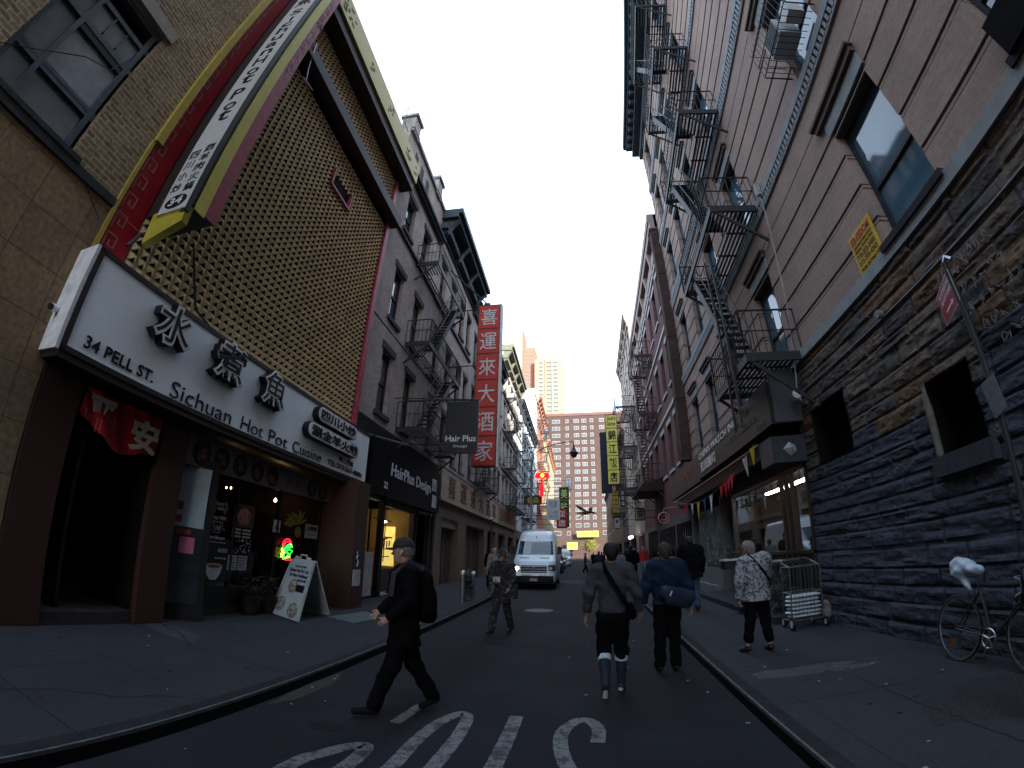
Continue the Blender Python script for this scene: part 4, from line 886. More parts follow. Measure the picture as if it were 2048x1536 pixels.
b = MB(); LF.box(b, 3.6, 11.08, .0, .56, 14.35, 15.25); b.build('top_fascia', mat('fascia_yellow', (.46, .38, .12), .5, var=.2, scale=3, dirt=.3, dcol=(.2, .17, .1), dscale=3), RS)
b = MB()
for u, s_ in ((4.4, 1.1), (6.3, .3), (8.0, .5), (9.9, .8), (10.8, .3)):
    rg = random.Random(int(u*10)); b.cur = 0
    for i in range(int(14*s_)+2): 
        uu, zz = u+rg.uniform(-.35, .35)*s_, 14.75+rg.uniform(-.25, .25); LF.box(b, uu, uu+.1, .561, .57, zz, zz+.07)
b.build('fascia_ornament', mat('ornament_brown', (.12, .08, .03), .6), RS)
# projecting blade sign
bs = thing('blade_sign', 'tall projecting sign with stacked black letters and a yellow and crimson front', 'blade sign', LF.P(3.3, .6, 5.7), 'L')
b = MB(); LF.box(b, 3.06, 3.56, -.02, 1.04, 5.72, 15.4); b.build('core', mat('blade_dark', (.02, .014, .014), .6), bs)
b = MB(); LF.box(b, 3.12, 3.33, 1.041, 1.06, 5.66, 15.4); b.prism([LF.P(3.0, .3, 5.66), LF.P(3.0, 1.04, 5.66), LF.P(3.04, 1.0, 5.4), LF.P(3.0, .35, 5.12)], (0, .12, 0)); b.build('yellow_edge', mat('edge_yellow', (.42, .36, .05), .45, var=.12), bs)
b = MB(); LF.box(b, 3.33, 3.57, 1.041, 1.055, 5.70, 15.4); o = b.build('crimson_edge', mat('edge_crimson', (.22, .022, .04), .5, var=.2), bs)
b = MB(); stext(b, LF, '四', 3.36, 11.6, 1.057, .2); 
for i, ch in enumerate('RESTAURANT'): stext(b, LF, ch, 3.37, 12.6-i*.36, 1.057, .24, .15, off=.03, ext=.005)
b.build('faded_lettering', mat('faded_pink', (.33, .2, .22), .7), o)
b = MB(); b.box(LF.X(.42), LF.X(1.03), 2.99, 3.058, 5.6, 15.4); bp_ = b.build('white_panel', mat('blade_white', (.50, .52, .53), .5, var=.05), bs)
b = MB(); b.box(LF.X(.40), LF.X(1.05), 3.0, 3.056, 5.54, 5.598); b.box(LF.X(1.031), LF.X(1.06), 2.985, 3.056, 5.54, 15.4); b.build('panel_edge', M['black'], bp_)
b = MB(); rt, up, ou = Vector((1, 0, 0)), Vector((0, 0, 1)), Vector((0, -1, 0)); z = 12.95
xc = LF.X(.725)
for ch, h, wd in [('水', .5, .46), ('煮', .5, .46), ('魚', .5, .46)]+[(c_, .32, .3) for c_ in 'Sichuan']+[(' ', .1, 0)]+[(c_, .34, .3) for c_ in 'Hot']+[(' ', .12, 0)]+[(c_, .34, .3) for c_ in 'Pot']:
    if ch == ' ': z -= h; continue
    hh = h*(.72 if ch in 'icuano' else 1); ww = wd*(.3 if ch == 'i' else 1)
    text(b, ch, (xc-ww/2, 2.988, z), rt, up, ou, hh*.86, ww*.92, off=.012, ext=.004); z -= (h*.98 if ch not in 'icuano' else h*.9)
z0_ = z+.22
for col, s_ in ((.56, '四川小炒'), (.84, '涮羊肉火鍋')):
    zz = 6.78 if len(s_) == 5 else 6.72
    for ch in s_: text(b, ch, (LF.X(col)-.09, 2.988, zz), rt, up, ou, .17, .2, off=.01, ext=.004); zz -= .205 if len(s_) == 5 else .24
b.build('stacked_lettering', BK, bp_)
b = MB(); b.poly([(LF.X(.725)+.23*math.cos(6.2832*i/20), 2.987, 5.78+.13*math.sin(6.2832*i/20)) for i in range(20)]); o = b.build('number_disc', BK, bp_)
b = MB(); text(b, '34', (LF.X(.725)-.14, 2.984, 5.71), rt, up, ou, .15, .28, off=.02, ext=.003); b.build('number', WH, o)
b = MB(); b.tube([LF.P(3.9, .3, 5.7), LF.P(4.5, .12, 4.95), LF.P(5.0, .14, 4.8), LF.P(5.1, .2, 4.7)], .02, 5); b.tube([LF.P(3.3, .2, 5.5), LF.P(3.0, .2, 5.3), LF.P(2.9, .2, 5.05)], .03, 5); tag(b.build('sign_cable', M['black'], base=LF.P(4.5, .1, 4.7), side='L'), 'black cable drooping from the projecting sign over the golden tiles', 'cable')
b = MB(); b.tube([LF.P(4.1, .45, 12.3), LF.P(4.4, .3, 11.7), LF.P(4.6, .2, 11.5)], .02, 5); b.tube([LF.P(4.5, .15, 11.5), LF.P(5.0, .12, 11.65)], .02, 5); tag(b.build('stay_rod', M['steel'], base=LF.P(4.3, .3, 11.5), side='L'), 'thin metal rod under the upper canopy beam of the golden facade', 'rod')
# red banner in the doorway
bn = thing('door_banner', 'crumpled red cloth banner with large silver characters over the dark doorway', 'banner', LF.P(3.9, .1, 2.5), 'L')
nu_, nz_ = 34, 16; P_ = np.zeros((nz_+1, nu_+1, 3))
def bnf(u, f):
    bot = 2.62-.16*max(0, (u-3.55))+.14*math.sin(u*4.2+1.0)*(1 if u < 4.3 else .6); top = 3.12
    z = bot+(top-bot)*f; return LF.P(u, .05+.05*math.sin(u*9+f*2)*(1-f*.6)+.02*math.sin(u*23+f*5), z)
for j in range(nz_+1):
    for i in range(nu_+1): P_[j, i] = bnf(3.2+1.38*i/nu_, j/nz_)
b = MB(); b.grid(P_); b.build('cloth', mat('banner_red', (.30, .012, .02), .4, var=.2), bn, smooth=True)
b = MB(); stext(b, LF, '平', 3.22, 2.58, .14, .46, .46, off=.03, ext=.006); stext(b, LF, '安', 3.98, 2.52, .14, .46, .5, off=.03, ext=.006); b.build('characters', mat('foil_silver', (.33, .31, .28), .4), bn)
t = thing('wall_notice', 'small white notice with three black symbols on the dark wall left of the hair salon', 'notice', LF.P(9.4, -.2, 1.8), 'L')
b = MB(); rectw(b, 9.28, 9.85, 1.72, 2.05, -.214); b.build('sheet', GY, t); b = MB(); stext(b, LF, '大賣場', 9.36, 1.9, -.21, .1, .42, off=.02); rectw(b, 9.36, 9.76, 1.8, 1.815, -.21); rectw(b, 9.38, 9.7, 1.86, 1.87, -.21); b.build('symbols', PK, t)
t = thing('restaurant_poster', 'black and white poster above a blank white board on the last granite pier', 'poster', LF.P(10.3, .76, .7), 'L')
b = MB(); LF.box(b, 10.04, 10.34, .752, .765, 1.08, 1.55); b.build('print', mat('poster_bw', (.03, .03, .035), .6), t)
b = MB(); b.tube([LF.P(10.13, .77, 1.5), LF.P(10.18, .77, 1.42), LF.P(10.13, .77, 1.36), LF.P(10.22, .77, 1.28), LF.P(10.18, .77, 1.15)], .02, 5); b.build('figure_mark', PWt, t)
b = MB(); LF.box(b, 10.02, 10.4, .752, .77, .68, 1.07); b.build('blank_board', GY, t)
# ================================================================= further buildings
def house(name, label, S, u0, u1, z0, z1, wm, cols, rows, wd=.95, sillm=None, lintm=None, corn=None, belts=(), d=10, fm=None, w=0., ztop=None, gm=None):
    t = thing(name, label, 'building', S.P((u0+u1)/2, 0, 0), S.side)
    holes = [(c-wd/2, c+wd/2, a, b_) for c in cols for a, b_ in rows]
    m = MB(); wall(m, S, u0, u1, z0, z1, holes, w=w, depth=.3); m.build('wall', wm, t)
    c = MB(); S.box(c, u0+.01, u1-.01, w-.29, -d, z0, z1-.1); S.box(c, u0+.01, u1-.01, -2.2, -d, 0, z0); c.build('building_core', mat('dark_core', (.02, .02, .022)), t)
    c = MB(); S.box(c, u0+.005, u1-.005, w-.26, -d, z0, z1); c.build('side_wall', wm, t)
    for h in holes:
        window(t, S, *h, w=w, fm=fm, gm=gm, rec=.16, sill=(sillm, .1, .14, .08) if sillm else None, lintel=(lintm, .12, .24, .04) if lintm else None)
    if belts:
        m = MB()
        for z, h, o in belts: S.box(m, u0, u1, w-.05, w+o, z, z+h)
        m.build('belt_course', sillm or LS, t)
    if corn:
        cmat, out, hh, over = corn; m = MB()
        S.box(m, u0-over, u1+over, w-.1, w+out*.35, z1-hh, z1-hh*.72); S.box(m, u0-over, u1+over, w-.2, w+out*.8, z1-hh*.42, z1-hh*.2); S.box(m, u0-over, u1+over, w-.3, w+out, z1-hh*.2, z1+.05)
        n = max(3, int((u1-u0)/2.2))
        for i in range(n+1):
            u = u0+(u1-u0-.3)*i/n; m.prism([S.P(u, w, z1-hh*1.25), S.P(u, w+out*.3, z1-hh*1.1), S.P(u, w+out*.5, z1-hh*.75), S.P(u, w+out*.8, z1-hh*.42), S.P(u, w, z1-hh*.42)], (0, .3 if S.side == 'L' else .3, 0))
        m.build('roof_cornice', cmat, t)
    return t
sl = mat('slate_trim', (.06, .06, .065), .8, var=.25, bump=.1); stn = mat('weathered_stone', (.32, .29, .28), .85, var=.3, scale=4, bump=.3, dirt=.6, dcol=(.09, .085, .085), dscale=1.5)
PB = brick('pale_grey_brick', (.42, .35, .33), (.33, .275, .26), (.33, .28, .255), .215, .075, .01, dirt=.6, dcol=(.10, .09, .085), bump=.4)
B3 = house('walkup_building', 'narrow pale brick walk-up next to the golden tiled restaurant with posts on its parapet', LF, 10.67, 16.0, 3.1, 17.6, PB, (12.3, 14.35), ((5.75, 7.85), (9.05, 11.1), (12.95, 14.65)), .88, sl, sl, None, ((12.48, .1, .1), (15.4, .12, .2), (15.52, .14, .3), (8.6, .02, .02)))
for u in (10.7, 14.4): b = MB(); LF.box(b, u, u+.65, -.5, .12, 17.4, 18.35); LF.box(b, u-.08, u+.73, -.58, .2, 18.35, 18.5); LF.box(b, u-.03, u+.68, -.5, .15, 17.55, 17.65); b.build('parapet_post', stn, B3)
b = MB(); LF.box(b, 10.7, 16.0, -.3, .11, 17.5, 17.68); b.build('coping', stn, B3)
for u in (11.6, 12.4, 13.2): b = MB(); LF.box(b, u, u+.35, .0, .02, 15.95, 17.0); b.build('attic_panel', sl, B3)
b = MB(); b.tube([LF.P(10.9, -.2, 18.4), LF.P(10.9, -.2, 20.6)], .012, 4); tag(b.build('aerial', M['iron'], base=LF.P(10.9, -.2, 18.4), side='L'), 'thin vertical aerial rising from the parapet post', 'aerial')
t = thing('rooftop_antenna', 'small branched antenna on the roof edge behind the yellow fascia', 'antenna', LF.P(10.3, -.4, 15.3), 'L')
b = MB(); b.tube([LF.P(10.2, -.1, 15.2), LF.P(10.2, -.1, 18.3)], .018, 4); b.build('mast', M['iron'], t)
b = MB(); b.tube([LF.P(10.2, .2, 18.3), LF.P(10.2, -.4, 18.2)], .015, 4); b.tube([LF.P(10.2, -.1, 17.3), LF.P(10.8, -.1, 17.25)], .015, 4); b.build('crossbar', M['iron'], t)
# ground floors
gf = MB()
B4 = house('cornice_building', 'grey brick building with a heavy dark bracketed cornice behind the iron fire escape', LF, 16.02, 23.2, 3.1, 17.5, PB, (17.1, 19.0, 20.9, 22.5), ((5.75, 7.85), (9.05, 11.1), (12.95, 15)), .9, sl, sl, (mat('cornice_blue', (.035, .05, .065), .6, var=.3), 1.05, 1.15, .2), ((8.6, .1, .06), (12.4, .12, .1), (16.1, .12, .1)))
B4b = house('dim_tenement', 'weathered tenement mostly hidden behind the tall red vertical sign', LF, 23.2, 35.3, 3.1, 16.6, stn, (24.6, 26.6, 28.6, 30.6, 32.6, 34.4), ((5.75, 7.85), (9.2, 11.2), (12.8, 14.8)), .95, sl, sl, (sl, .6, .7, 0), ((8.7, .1, .06),))
fire_escape('fire_escape', 'black iron fire escape over the hair salon with slatted balconies', LF, 13.55, 18.0, [5.66, 8.88, 12.48], .95, rail_h=.92)
fire_escape('fire_escape', 'iron fire escape just behind the tall red vertical sign', LF, 24.6, 29.0, [5.6, 8.9, 12.2], .95, step=.3)
# hair salon
hs = thing('salon_sign', 'black box sign with white salon lettering above the lit hair salon window', 'shop sign', LF.P(14.6, .3, 3.15), 'L')
b = MB(); LF.box(b, 11.3, 17.95, -.1, .36, 3.18, 4.85); b.build('box', mat('salon_black', (.006, .006, .009), .75), hs)
b = MB(); stext(b, LF, 'HairPlus Design', 12.75, 3.75, .362, .52, 3.95, off=.01, ext=.015); stext(b, LF, '髮型', 16.85, 4.0, .362, .5, .5, off=.02, ext=.04); stext(b, LF, '設計', 16.95, 3.35, .362, .5, .5, off=.02, ext=.04); stext(b, LF, '22', 12.3, 3.42, .362, .2, off=.01); b.build('lettering', mat('letter_pale_blue', (.5, .56, .6), .4), hs)
b = MB(); LF.box(b, 10.7, 18.3, -.1, .12, 4.86, 5.3); LF.box(b, 10.67, 11.3, -.1, .1, 3.1, 4.86); b.build('shop_cornice', mat('dark_core', (0, 0, 0)), B3)
sf = thing('hair_salon', 'black framed hair salon front with a yellow lit window and red lattice', 'shop', LF.P(14.5, 0, 0), 'L')
b = MB(); LF.box(b, 10.68, 18.35, -1.9, -1.8, .1, 3.2); b.poly([LF.P(10.68, -1.8, .14), LF.P(18.35, -1.8, .14), LF.P(18.35, 0, .14), LF.P(10.68, 0, .14)]); b.poly([LF.P(10.68, -1.8, 3.2), LF.P(18.35, -1.8, 3.2), LF.P(18.35, 0, 3.2), LF.P(10.68, 0, 3.2)]); b.build('dark_inside', M['dark'], sf)
b = MB(); wm_ = mat('salon_wall', (.26, .17, .06), .8, var=.25, scale=2); b.poly([LF.P(13.1, -1.78, .2), LF.P(15.9, -1.78, .2), LF.P(15.9, -1.78, 3.1), LF.P(13.1, -1.78, 3.1)]); b.poly([LF.P(15.9, -1.7, .2), LF.P(15.9, -.05, .2), LF.P(15.9, -.05, 3.1), LF.P(15.9, -1.7, 3.1)]); b.poly([LF.P(13.1, -1.7, 3.1), LF.P(15.9, -1.7, 3.1), LF.P(15.9, -.05, 3.1), LF.P(13.1, -.05, 3.1)]); b.build('warm_interior', wm_, sf)
b = MB()
for u, w_ in ((13.06, .06), (13.2, .05), (15.85, .08), (16.2, .05), (17.8, .1), (18.2, .12)): LF.box(b, u, u+w_, -.12, .06, .14, 3.18)
LF.box(b, 13.1, 15.9, -.1, .0, .14, 1.0); LF.box(b, 13.1, 15.9, -.1, .02, 2.98, 3.18); b.build('frame', M['black'], sf)
b = MB(); LF.box(b, 13.25, 13.9, -.02, .03, .16, .26); b.build('door_mat', PWt, sf)
b = MB(); rd = mat('lattice_red', (.22, .015, .02), .6)
for z in (1.35, 1.6, 2.55): LF.box(b, 13.15, 14.6, -.3, -.28, z, z+.03)
for u in (13.5, 14.1): LF.box(b, u, u+.03, -.3, -.28, 1.2, 2.9)
b.build('lattice', rd, sf)
b = MB(); LF.box(b, 15.72, 15.78, -1.25, -.6, 1.0, 2.45); b.build('light_panel', mat('lit_yellow_panel', (.7, .6, .2), emit=(.8, .6, .15), estr=.14), sf)
b = MB(); text(b, '師', (LF.X(-1.15), 15.71, 1.6), (1, 0, 0), (0, 0, 1), (0, -1, 0), .5, .46, off=.02, ext=.01); b.build('character', rd, sf)
b = MB(); LF.box(b, 12.2, 12.75, -.1, -.02, .2, 1.5); b.build('door_leaf', mat('poster_grey', (0, 0, 0)), sf)
for i, (u, z) in enumerate(((14.7, 2.9), (15.2, 2.6), (12.7, 2.95))):
    b = MB(); b.lathe(LF.P(u, -.8, z), [(.001, -.05), (.06, -.03), (.07, 0), (.05, .03), (.001, .05)], 10); 
    o = b.build('ceiling_spot', mat('spot_white', (1, .9, .7), emit=(1, .8, .5), estr=8), base=LF.P(u, -.5, z), side='L'); tag(o, ('bright spotlight at the top of the lit salon window', 'lower spotlight deeper in the lit salon window', 'small spotlight over the dark salon door')[i], 'spotlight')
# hanging salon blade
t = thing('hanging_sign', 'black square hanging sign with white Hair salon lettering on a wall bracket', 'hanging sign', LF.P(14, 1.5, 4.95), 'L')
b = MB(); b.box(-4.43, -3.27, 14.43, 14.53, 4.97, 6.85); b.build('panel', mat('hang_black', (.018, .016, .018), .5), t)
b = MB(); text(b, 'Hair Plus', (-4.40, 14.425, 5.38), rt, up, ou, .22, 1.08, off=.01, ext=.01); text(b, 'Design', (-4.10, 14.425, 5.15), rt, up, ou, .11, .48, ext=.01); b.build('lettering', mat('letter_white', (.6, .62, .64), .5), t)
b = MB(); b.tube([(-5.95, 14.48, 6.95), (-3.2, 14.48, 6.9)], .03, 6); b.tube([(-5.95, 13.2, 6.6), (-3.4, 14.4, 6.9)], .02, 5); b.tube([(-5.95, 14.48, 5.3), (-4.4, 14.48, 5.3)], .02, 5); b.build('bracket', M['iron'], t)
b = MB(); b.tube([LF.P(10.9, .15, 4.75), LF.P(12.7, .9, 4.82)], .03, 6); tag(b.build('flag_pole', M['steel'], base=LF.P(10.9, .1, 4.7), side='L'), 'short pale metal pole sticking out beside the white restaurant sign', 'pole')
# big restaurant further on
xs = thing('banquet_hall_sign', 'long tan sign with large brown Chinese characters over the stone shop fronts', 'shop sign', LF.P(26, .2, 3.9), 'L')
b = MB(); LF.box(b, 18.5, 33.4, -.1, .24, 3.95, 5.35); b.build('board', mat('sign_tan', (.30, .255, .19), .6, var=.12, scale=2, dirt=.3, dcol=(.15, .12, .09)), xs)
b = MB()
for i, ch in enumerate('喜運來大酒家'): stext(b, LF, ch, 19.6+i*2.25, 4.1, .242, 1.05, 1.3, off=.004, ext=.02)
b.build('characters', mat('char_brown', (.05, .028, .018), .5), xs)
b = MB(); LF.box(b, 18.45, 33.45, -.1, .28, 3.86, 3.95); LF.box(b, 18.45, 33.45, -.1, .28, 5.35, 5.43); b.build('edge', mat('edge_pale', (.3, .28, .22), .6), xs)
x2 = thing('second_tan_sign', 'darker tan sign with brown script following the long tan sign', 'shop sign', LF.P(38, .2, 3.9), 'L')
b = MB(); LF.box(b, 33.6, 43.5, -.1, .24, 3.85, 5.5); b.build('board', mat('sign_dark_tan', (.17, .13, .09), .6, var=.2), x2)
b = MB(); stext(b, LF, '新興隆貿易公司', 34.2, 4.2, .242, 1.0, 8.6, off=.02, ext=.03); b.build('characters', mat('char_rust', (.22, .09, .04), .5), x2)
xf = thing('stone_shops', 'tan stone ground floor with closed doors and a dark bay under the long sign', 'shop', LF.P(26, 0, 0), 'L')
b = MB(); wall(b, LF, 18.4, 60, .1, 4.0, [(19.3, 22.2, .1, 3.16), (23.9, 28.9, .1, 3.16), (30, 33, .1, 3.2), (34.2, 38, .1, 3.2), (39.5, 43, .1, 3.1), (45, 50, .1, 3.2), (52, 58, .1, 3.2)], w=.1, depth=.5); b.build('stone_wall', mat('tan_stone', (.13, .10, .08), .8, var=.2, scale=4, bump=.1, dirt=.4, dcol=(.1, .085, .07)), xf)
for a, c, col in ((19.3, 22.2, 0), (23.9, 28.9, 1), (30, 33, 2), (34.2, 38, 1), (39.5, 43, 2), (45, 50, 2), (52, 58, 2)):
    b = MB(); LF.box(b, a, c, -.4, -.3, .1, 3.2)
    for i in range(1, 4):
        if col < 2: LF.box(b, a+(c-a)*i/4-.03, a+(c-a)*i/4+.03, -.3, -.26, .1, 3.16)
    b.build('door', (mat('door_brown', (.09, .075, .07), .7, var=.3), mat('door_umber', (.08, .06, .05), .7, var=.3), M['dark'])[col], xf)
b = MB(); LF.box(b, 19.4, 22.1, -.3, .0, 2.75, 3.14); b.build('shutter_roll', mat('roll_grey', (.12, .12, .13), .6), xf)
# tall red vertical sign
t = thing('vertical_sign', 'tall red vertical sign with six white characters projecting over the left pavement', 'vertical sign', (-4.5, 18.5, 5.3))
b = MB(); b.box(-5.08, -3.97, 18.42, 18.78, 5.33, 13.42); b.build('frame', mat('sign_rust_frame', (.16, .045, .03), .6), t)
b = MB(); b.box(-3.969, -3.90, 18.42, 18.78, 5.28, 13.45); b.build('edge', mat('edge_cream', (.55, .53, .50), .5), t)
cols = [(.34, .085, .055), (.34, .085, .055), (.32, .07, .045), (.31, .05, .03), (.33, .04, .02), (.30, .035, .02)]
for i, ch in enumerate('喜運來大酒家'):
    z1_ = 13.36-i*1.34; b = MB(); b.box(-5.02, -4.03, 18.40, 18.419, z1_-1.28, z1_-.02); o = b.build('panel', mat('vertical_red', (.44, .035, .028), .5, var=.12, scale=2), t)
    b = MB(); text(b, ch, (-4.92, 18.395, z1_-1.1), rt, up, ou, .9, .8, off=.003, ext=.008); b.build('character', mat('char_pale', (.5, .52, .52), .5), o)
b = MB()
for z in (13.3, 10.2, 6.5): b.tube([(-6.5, 18.6, z), (-5.08, 18.6, z)], .03, 6)
b.tube([(-6.5, 17.6, 15.2), (-4.6, 18.6, 13.5)], .04, 6); b.box(-4.85, -4.55, 18.5, 18.7, 13.45, 13.6); b.build('bracket', M['iron'], t)
# B5 .. B8
B5 = house('green_cornice_building', 'pale stone building with a green bracketed cornice and iron balconies', LF, 35.4, 46.2, 3.1, 19.7, mat('pale_facade', (.36, .34, .32), .85, var=.25, scale=2, bump=.1, dirt=.5, dcol=(.16, .15, .14)), (36.6, 38.8, 41, 43.2, 45.2), ((5.8, 7.9), (9.1, 11.2), (12.5, 14.6), (15.6, 17.4)), 1.0, sl, sl, (mat('cornice_green', (.14, .15, .115), .7, var=.2), .95, 1.3, .1), ((8.5, .12, .1), (11.8, .12, .1), (15.1, .14, .12)))
fire_escape('fire_escape', 'far iron fire escape on the pale stone building with green cornice', LF, 37.0, 45.0, [5.6, 8.8, 12.1, 15.2], 1.0, step=.45)
B6 = house('white_gable_building', 'white and pale blue painted tenement beyond the green cornice', LF, 46.3, 66, 3.1, 18.4, mat('white_stucco', (.5, .54, .57), .85, var=.15, scale=2), (48, 50.5, 53, 55.5, 58, 60.5, 63), ((5.8, 7.9), (9.1, 11.2), (12.5, 14.6), (15.6, 17.3)), 1.0, sl, sl, (mat('cornice_blue', (0, 0, 0)), .7, .8, .1))
fire_escape('fire_escape', 'distant black balcony fire escape on the white tenement', LF, 50, 57, [5.6, 9.0, 12.3, 15.4], 1.1, step=.6)
t = thing('white_tower_block', 'pale blue white gable with a moulded top rising over the lower tenement', 'building', LF.P(67, 0, 0), 'L')
b = MB(); LF.box(b, 65.8, 70, -3.4, 0, 0, 27); LF.box(b, 65.7, 70, -3.4, .15, 23.4, 23.9); LF.box(b, 65.7, 70, -2.6, .2, 26.4, 27.2); b.build('wall', mat('white_stucco', (0, 0, 0)), t)
b = MB(); LF.box(b, 65.75, 65.82, -2.2, -1.6, 24.6, 25.5); b.build('arched_vent', sl, t)
OB = mat('orange_brick', (.34, .15, .10), .9, var=.2, scale=3)
B7 = house('orange_brick_building', 'orange brick building catching warm light far down the left side', LF, 70, 86, 3.1, 27.5, OB, (72, 74.5, 77, 79.5, 82, 84.4), ((6, 8.2), (9.6, 11.8), (13.2, 15.4), (16.8, 19), (20.4, 22.6), (24, 26)), 1.0, LS, LS, (mat('cornice_orange', (.36, .18, .12), .8), .8, 1.0, .1))
fire_escape('fire_escape', 'broad slatted balcony fire escape high on the orange brick building', LF, 71, 80, [9.2, 12.8, 16.4, 20.0, 23.6], 1.5, step=.8)
B8 = house('far_left_tenement', 'farthest left tenement, olive brown with balconies at the street end', LF, 86.2, 118, 3.1, 24, mat('olive_facade', (.26, .23, .16), .9, var=.25, scale=2), [88+i*3 for i in range(10)], ((6, 8.2), (9.6, 11.8), (13.2, 15.4), (16.8, 19), (20.4, 22.6)), 1.1, LS, None, (mat('cornice_orange', (0, 0, 0)), .8, 1.0, .1), w=.5)
# ---------------------------------------------------------------- right row beyond
RBK = brick('mauve_brick', (.17, .082, .076), (.13, .066, .062), (.12, .08, .075), .22, .075, .009, dirt=.5, dcol=(.10, .06, .06), bump=.3)
WT = mat('white_stone_trim', (.42, .42, .43), .8, var=.12, dirt=.3, dcol=(.3, .3, .3), dscale=3)
R2 = house('red_brick_building', 'dark red brick building with white stone belts and sills', RF, 18.8, 36.0, 3.2, 18.9, RBK, (20.6, 22.7, 24.9, 27.6, 30.2, 32.4, 34.6), ((5.7, 8.1), (9.75, 12.0), (13.95, 16.1)), 1.05, WT, WT, (mat('pinkish_parapet', (.30, .235, .22), .8, var=.15), .35, 2.1, 0), ((8.64, .2, .06), (12.65, .2, .06), (16.55, .22, .08)))
fire_escape('fire_escape', 'maroon iron fire escape with ladders on the red brick building', RF, 25.9, 29.8, [5.75, 9.85, 13.7], 1.15, color=mat('maroon_iron', (.045, .022, .024), .6, var=.3), step=.3)
R3 = house('cream_building', 'taller cream building with an ornamented top beyond the red brick one', RF, 36.05, 50, 3.2, 22.8, mat('cream_facade', (.40, .34, .29), .85, var=.2, scale=2, dirt=.3, dcol=(.2, .17, .15)), (37.4, 39.8, 42.2, 44.6, 47, 49), ((5.8, 8), (9.3, 11.5), (12.8, 15), (16.3, 18.5), (19.4, 21.2)), 1.05, WT, WT, (mat('cream_cornice', (.36, .31, .26), .8), .45, 1.2, .05), w=.12)
fire_escape('fire_escape', 'distant iron fire escape standing out against the sky on the cream building', RF, 37.5, 42.5, [7.0, 10.6, 14.2], 1.75, color=mat('maroon_iron', (0, 0, 0)), step=.4)
R4 = house('far_right_tenement', 'dark far tenement on the right near the end of the street', RF, 50.1, 118, 3.2, 15.5, mat('dark_facade', (.13, .10, .09), .9, var=.3, scale=2), [52+i*3 for i in range(22)], ((5.8, 8), (9.3, 11.5), (12.6, 14.4)), 1.0, WT, None, (sl, .5, .8, 0), w=.1)
fire_escape('fire_escape', 'farthest iron fire escape over the right pavement', RF, 54, 60, [6.4, 9.8, 13.0], 1.5, color=mat('maroon_iron', (0, 0, 0)), step=.6)
rs = thing('gift_shops', 'cluttered gift shop fronts with red window displays past the graffiti shutter', 'shop', RF.P(26, 0, 0))
b = MB(); wall(b, RF, 18.8, 118, .1, 3.3, [(19.1, 22.6, .1, 2.9), (23, 28.5, .4, 2.9), (29, 34, .2, 3.0), (36, 41, .2, 3.0), (43, 49, .2, 3), (51, 60, .2, 3), (63, 75, .2, 3), (78, 95, .2, 3)], w=.05, depth=.5); b.build('piers', mat('shop_pier_grey', (.11, .105, .105), .7, var=.3), rs)
b = MB(); RF.box(b, 18.9, 118, -.7, -.5, .1, 3.2); b.build('dark_inside', M['dark'], rs)
b = MB(); rg = random.Random(12)
for i in range(170):
    u = 19.2+rg.random()**1.5*26; z = rg.uniform(.4, 2.8); b.cur = rg.choice((0, 0, 1, 1, 2, 3, 4)); RF.box(b, u, u+rg.uniform(.1, .4), -.3, -.3+rg.uniform(.05, .3), z, z+rg.uniform(.08, .35))
b.build('window_goods', [mat('goods_red', (.28, .015, .04)), mat('goods_pink', (.32, .09, .14)), mat('goods_white', (.34, .33, .31)), mat('goods_gold', (.3, .2, .05)), mat('goods_green', (.04, .12, .08))], rs)
b = MB()
for u in [19.1+.42*i for i in range(36)]: RF.box(b, u, u+.03, .0, .06, .3, 2.9)
b.build('window_bars', M['black'], rs)
ns = thing('round_sign', 'round pink ring sign hanging over the gift shop window', 'sign', RF.P(22, .7, 2.9))
b = MB(); c_ = Vector(RF.P(22, .75, 3.25)); 
b.tube([c_+Vector((.26*math.cos(a*.3), 0, .26*math.sin(a*.3))) for a in range(22)], .022, 6, cap=False); b.build('ring', mat('ring_pink', (.5, .2, .24), .5), ns)
b = MB(); b.tube([c_+Vector((.14*math.cos(a), 0, .14*math.sin(a)+.02)) for a in (1.2, .6, 0, -.6, -1.2, -1.8, -2.4)], .022, 5); b.tube([c_+Vector((0, 0, .25)), c_+Vector((.02, 0, .45)), Vector(RF.P(22, 0, 3.75))], .012, 4); b.build('swirl', mat('ring_pink', (0, 0, 0)), ns)
t = thing('shop_awning', 'dark maroon awning roof jutting out under the maroon fire escape', 'awning', RF.P(28, .7, 5.3))
b = MB(); b.prism([RF.P(25.8, 0, 5.9), RF.P(25.8, 1.5, 5.25), RF.P(25.8, 1.5, 5.1), RF.P(25.8, 0, 5.1)], (0, 4.2, 0)); b.build('canopy', mat('awning_maroon', (.035, .018, .022), .7), t)
for i, u in enumerate((40.0, 41.8)):
    b = MB(); b.lathe(RF.P(u, .75, 3.0), [(.001, -.12), (.09, -.09), (.12, 0), (.09, .08), (.001, .1)], 10)
    o = b.build('wall_lamp', mat('lamp_white_glow', (1, 1, .95), emit=(1, .97, .85), estr=4.5), base=RF.P(u, .75, 3)); tag(o, ('right bright bulb of the pair glowing beside the far doorway', 'left bright bulb of the pair glowing beside the far doorway')[i], 'lamp')
    b = MB(); b.tube([RF.P(u, .75, 3.1), RF.P(u, .05, 3.3)], .015, 4); b.build('bracket', M['iron'], o)
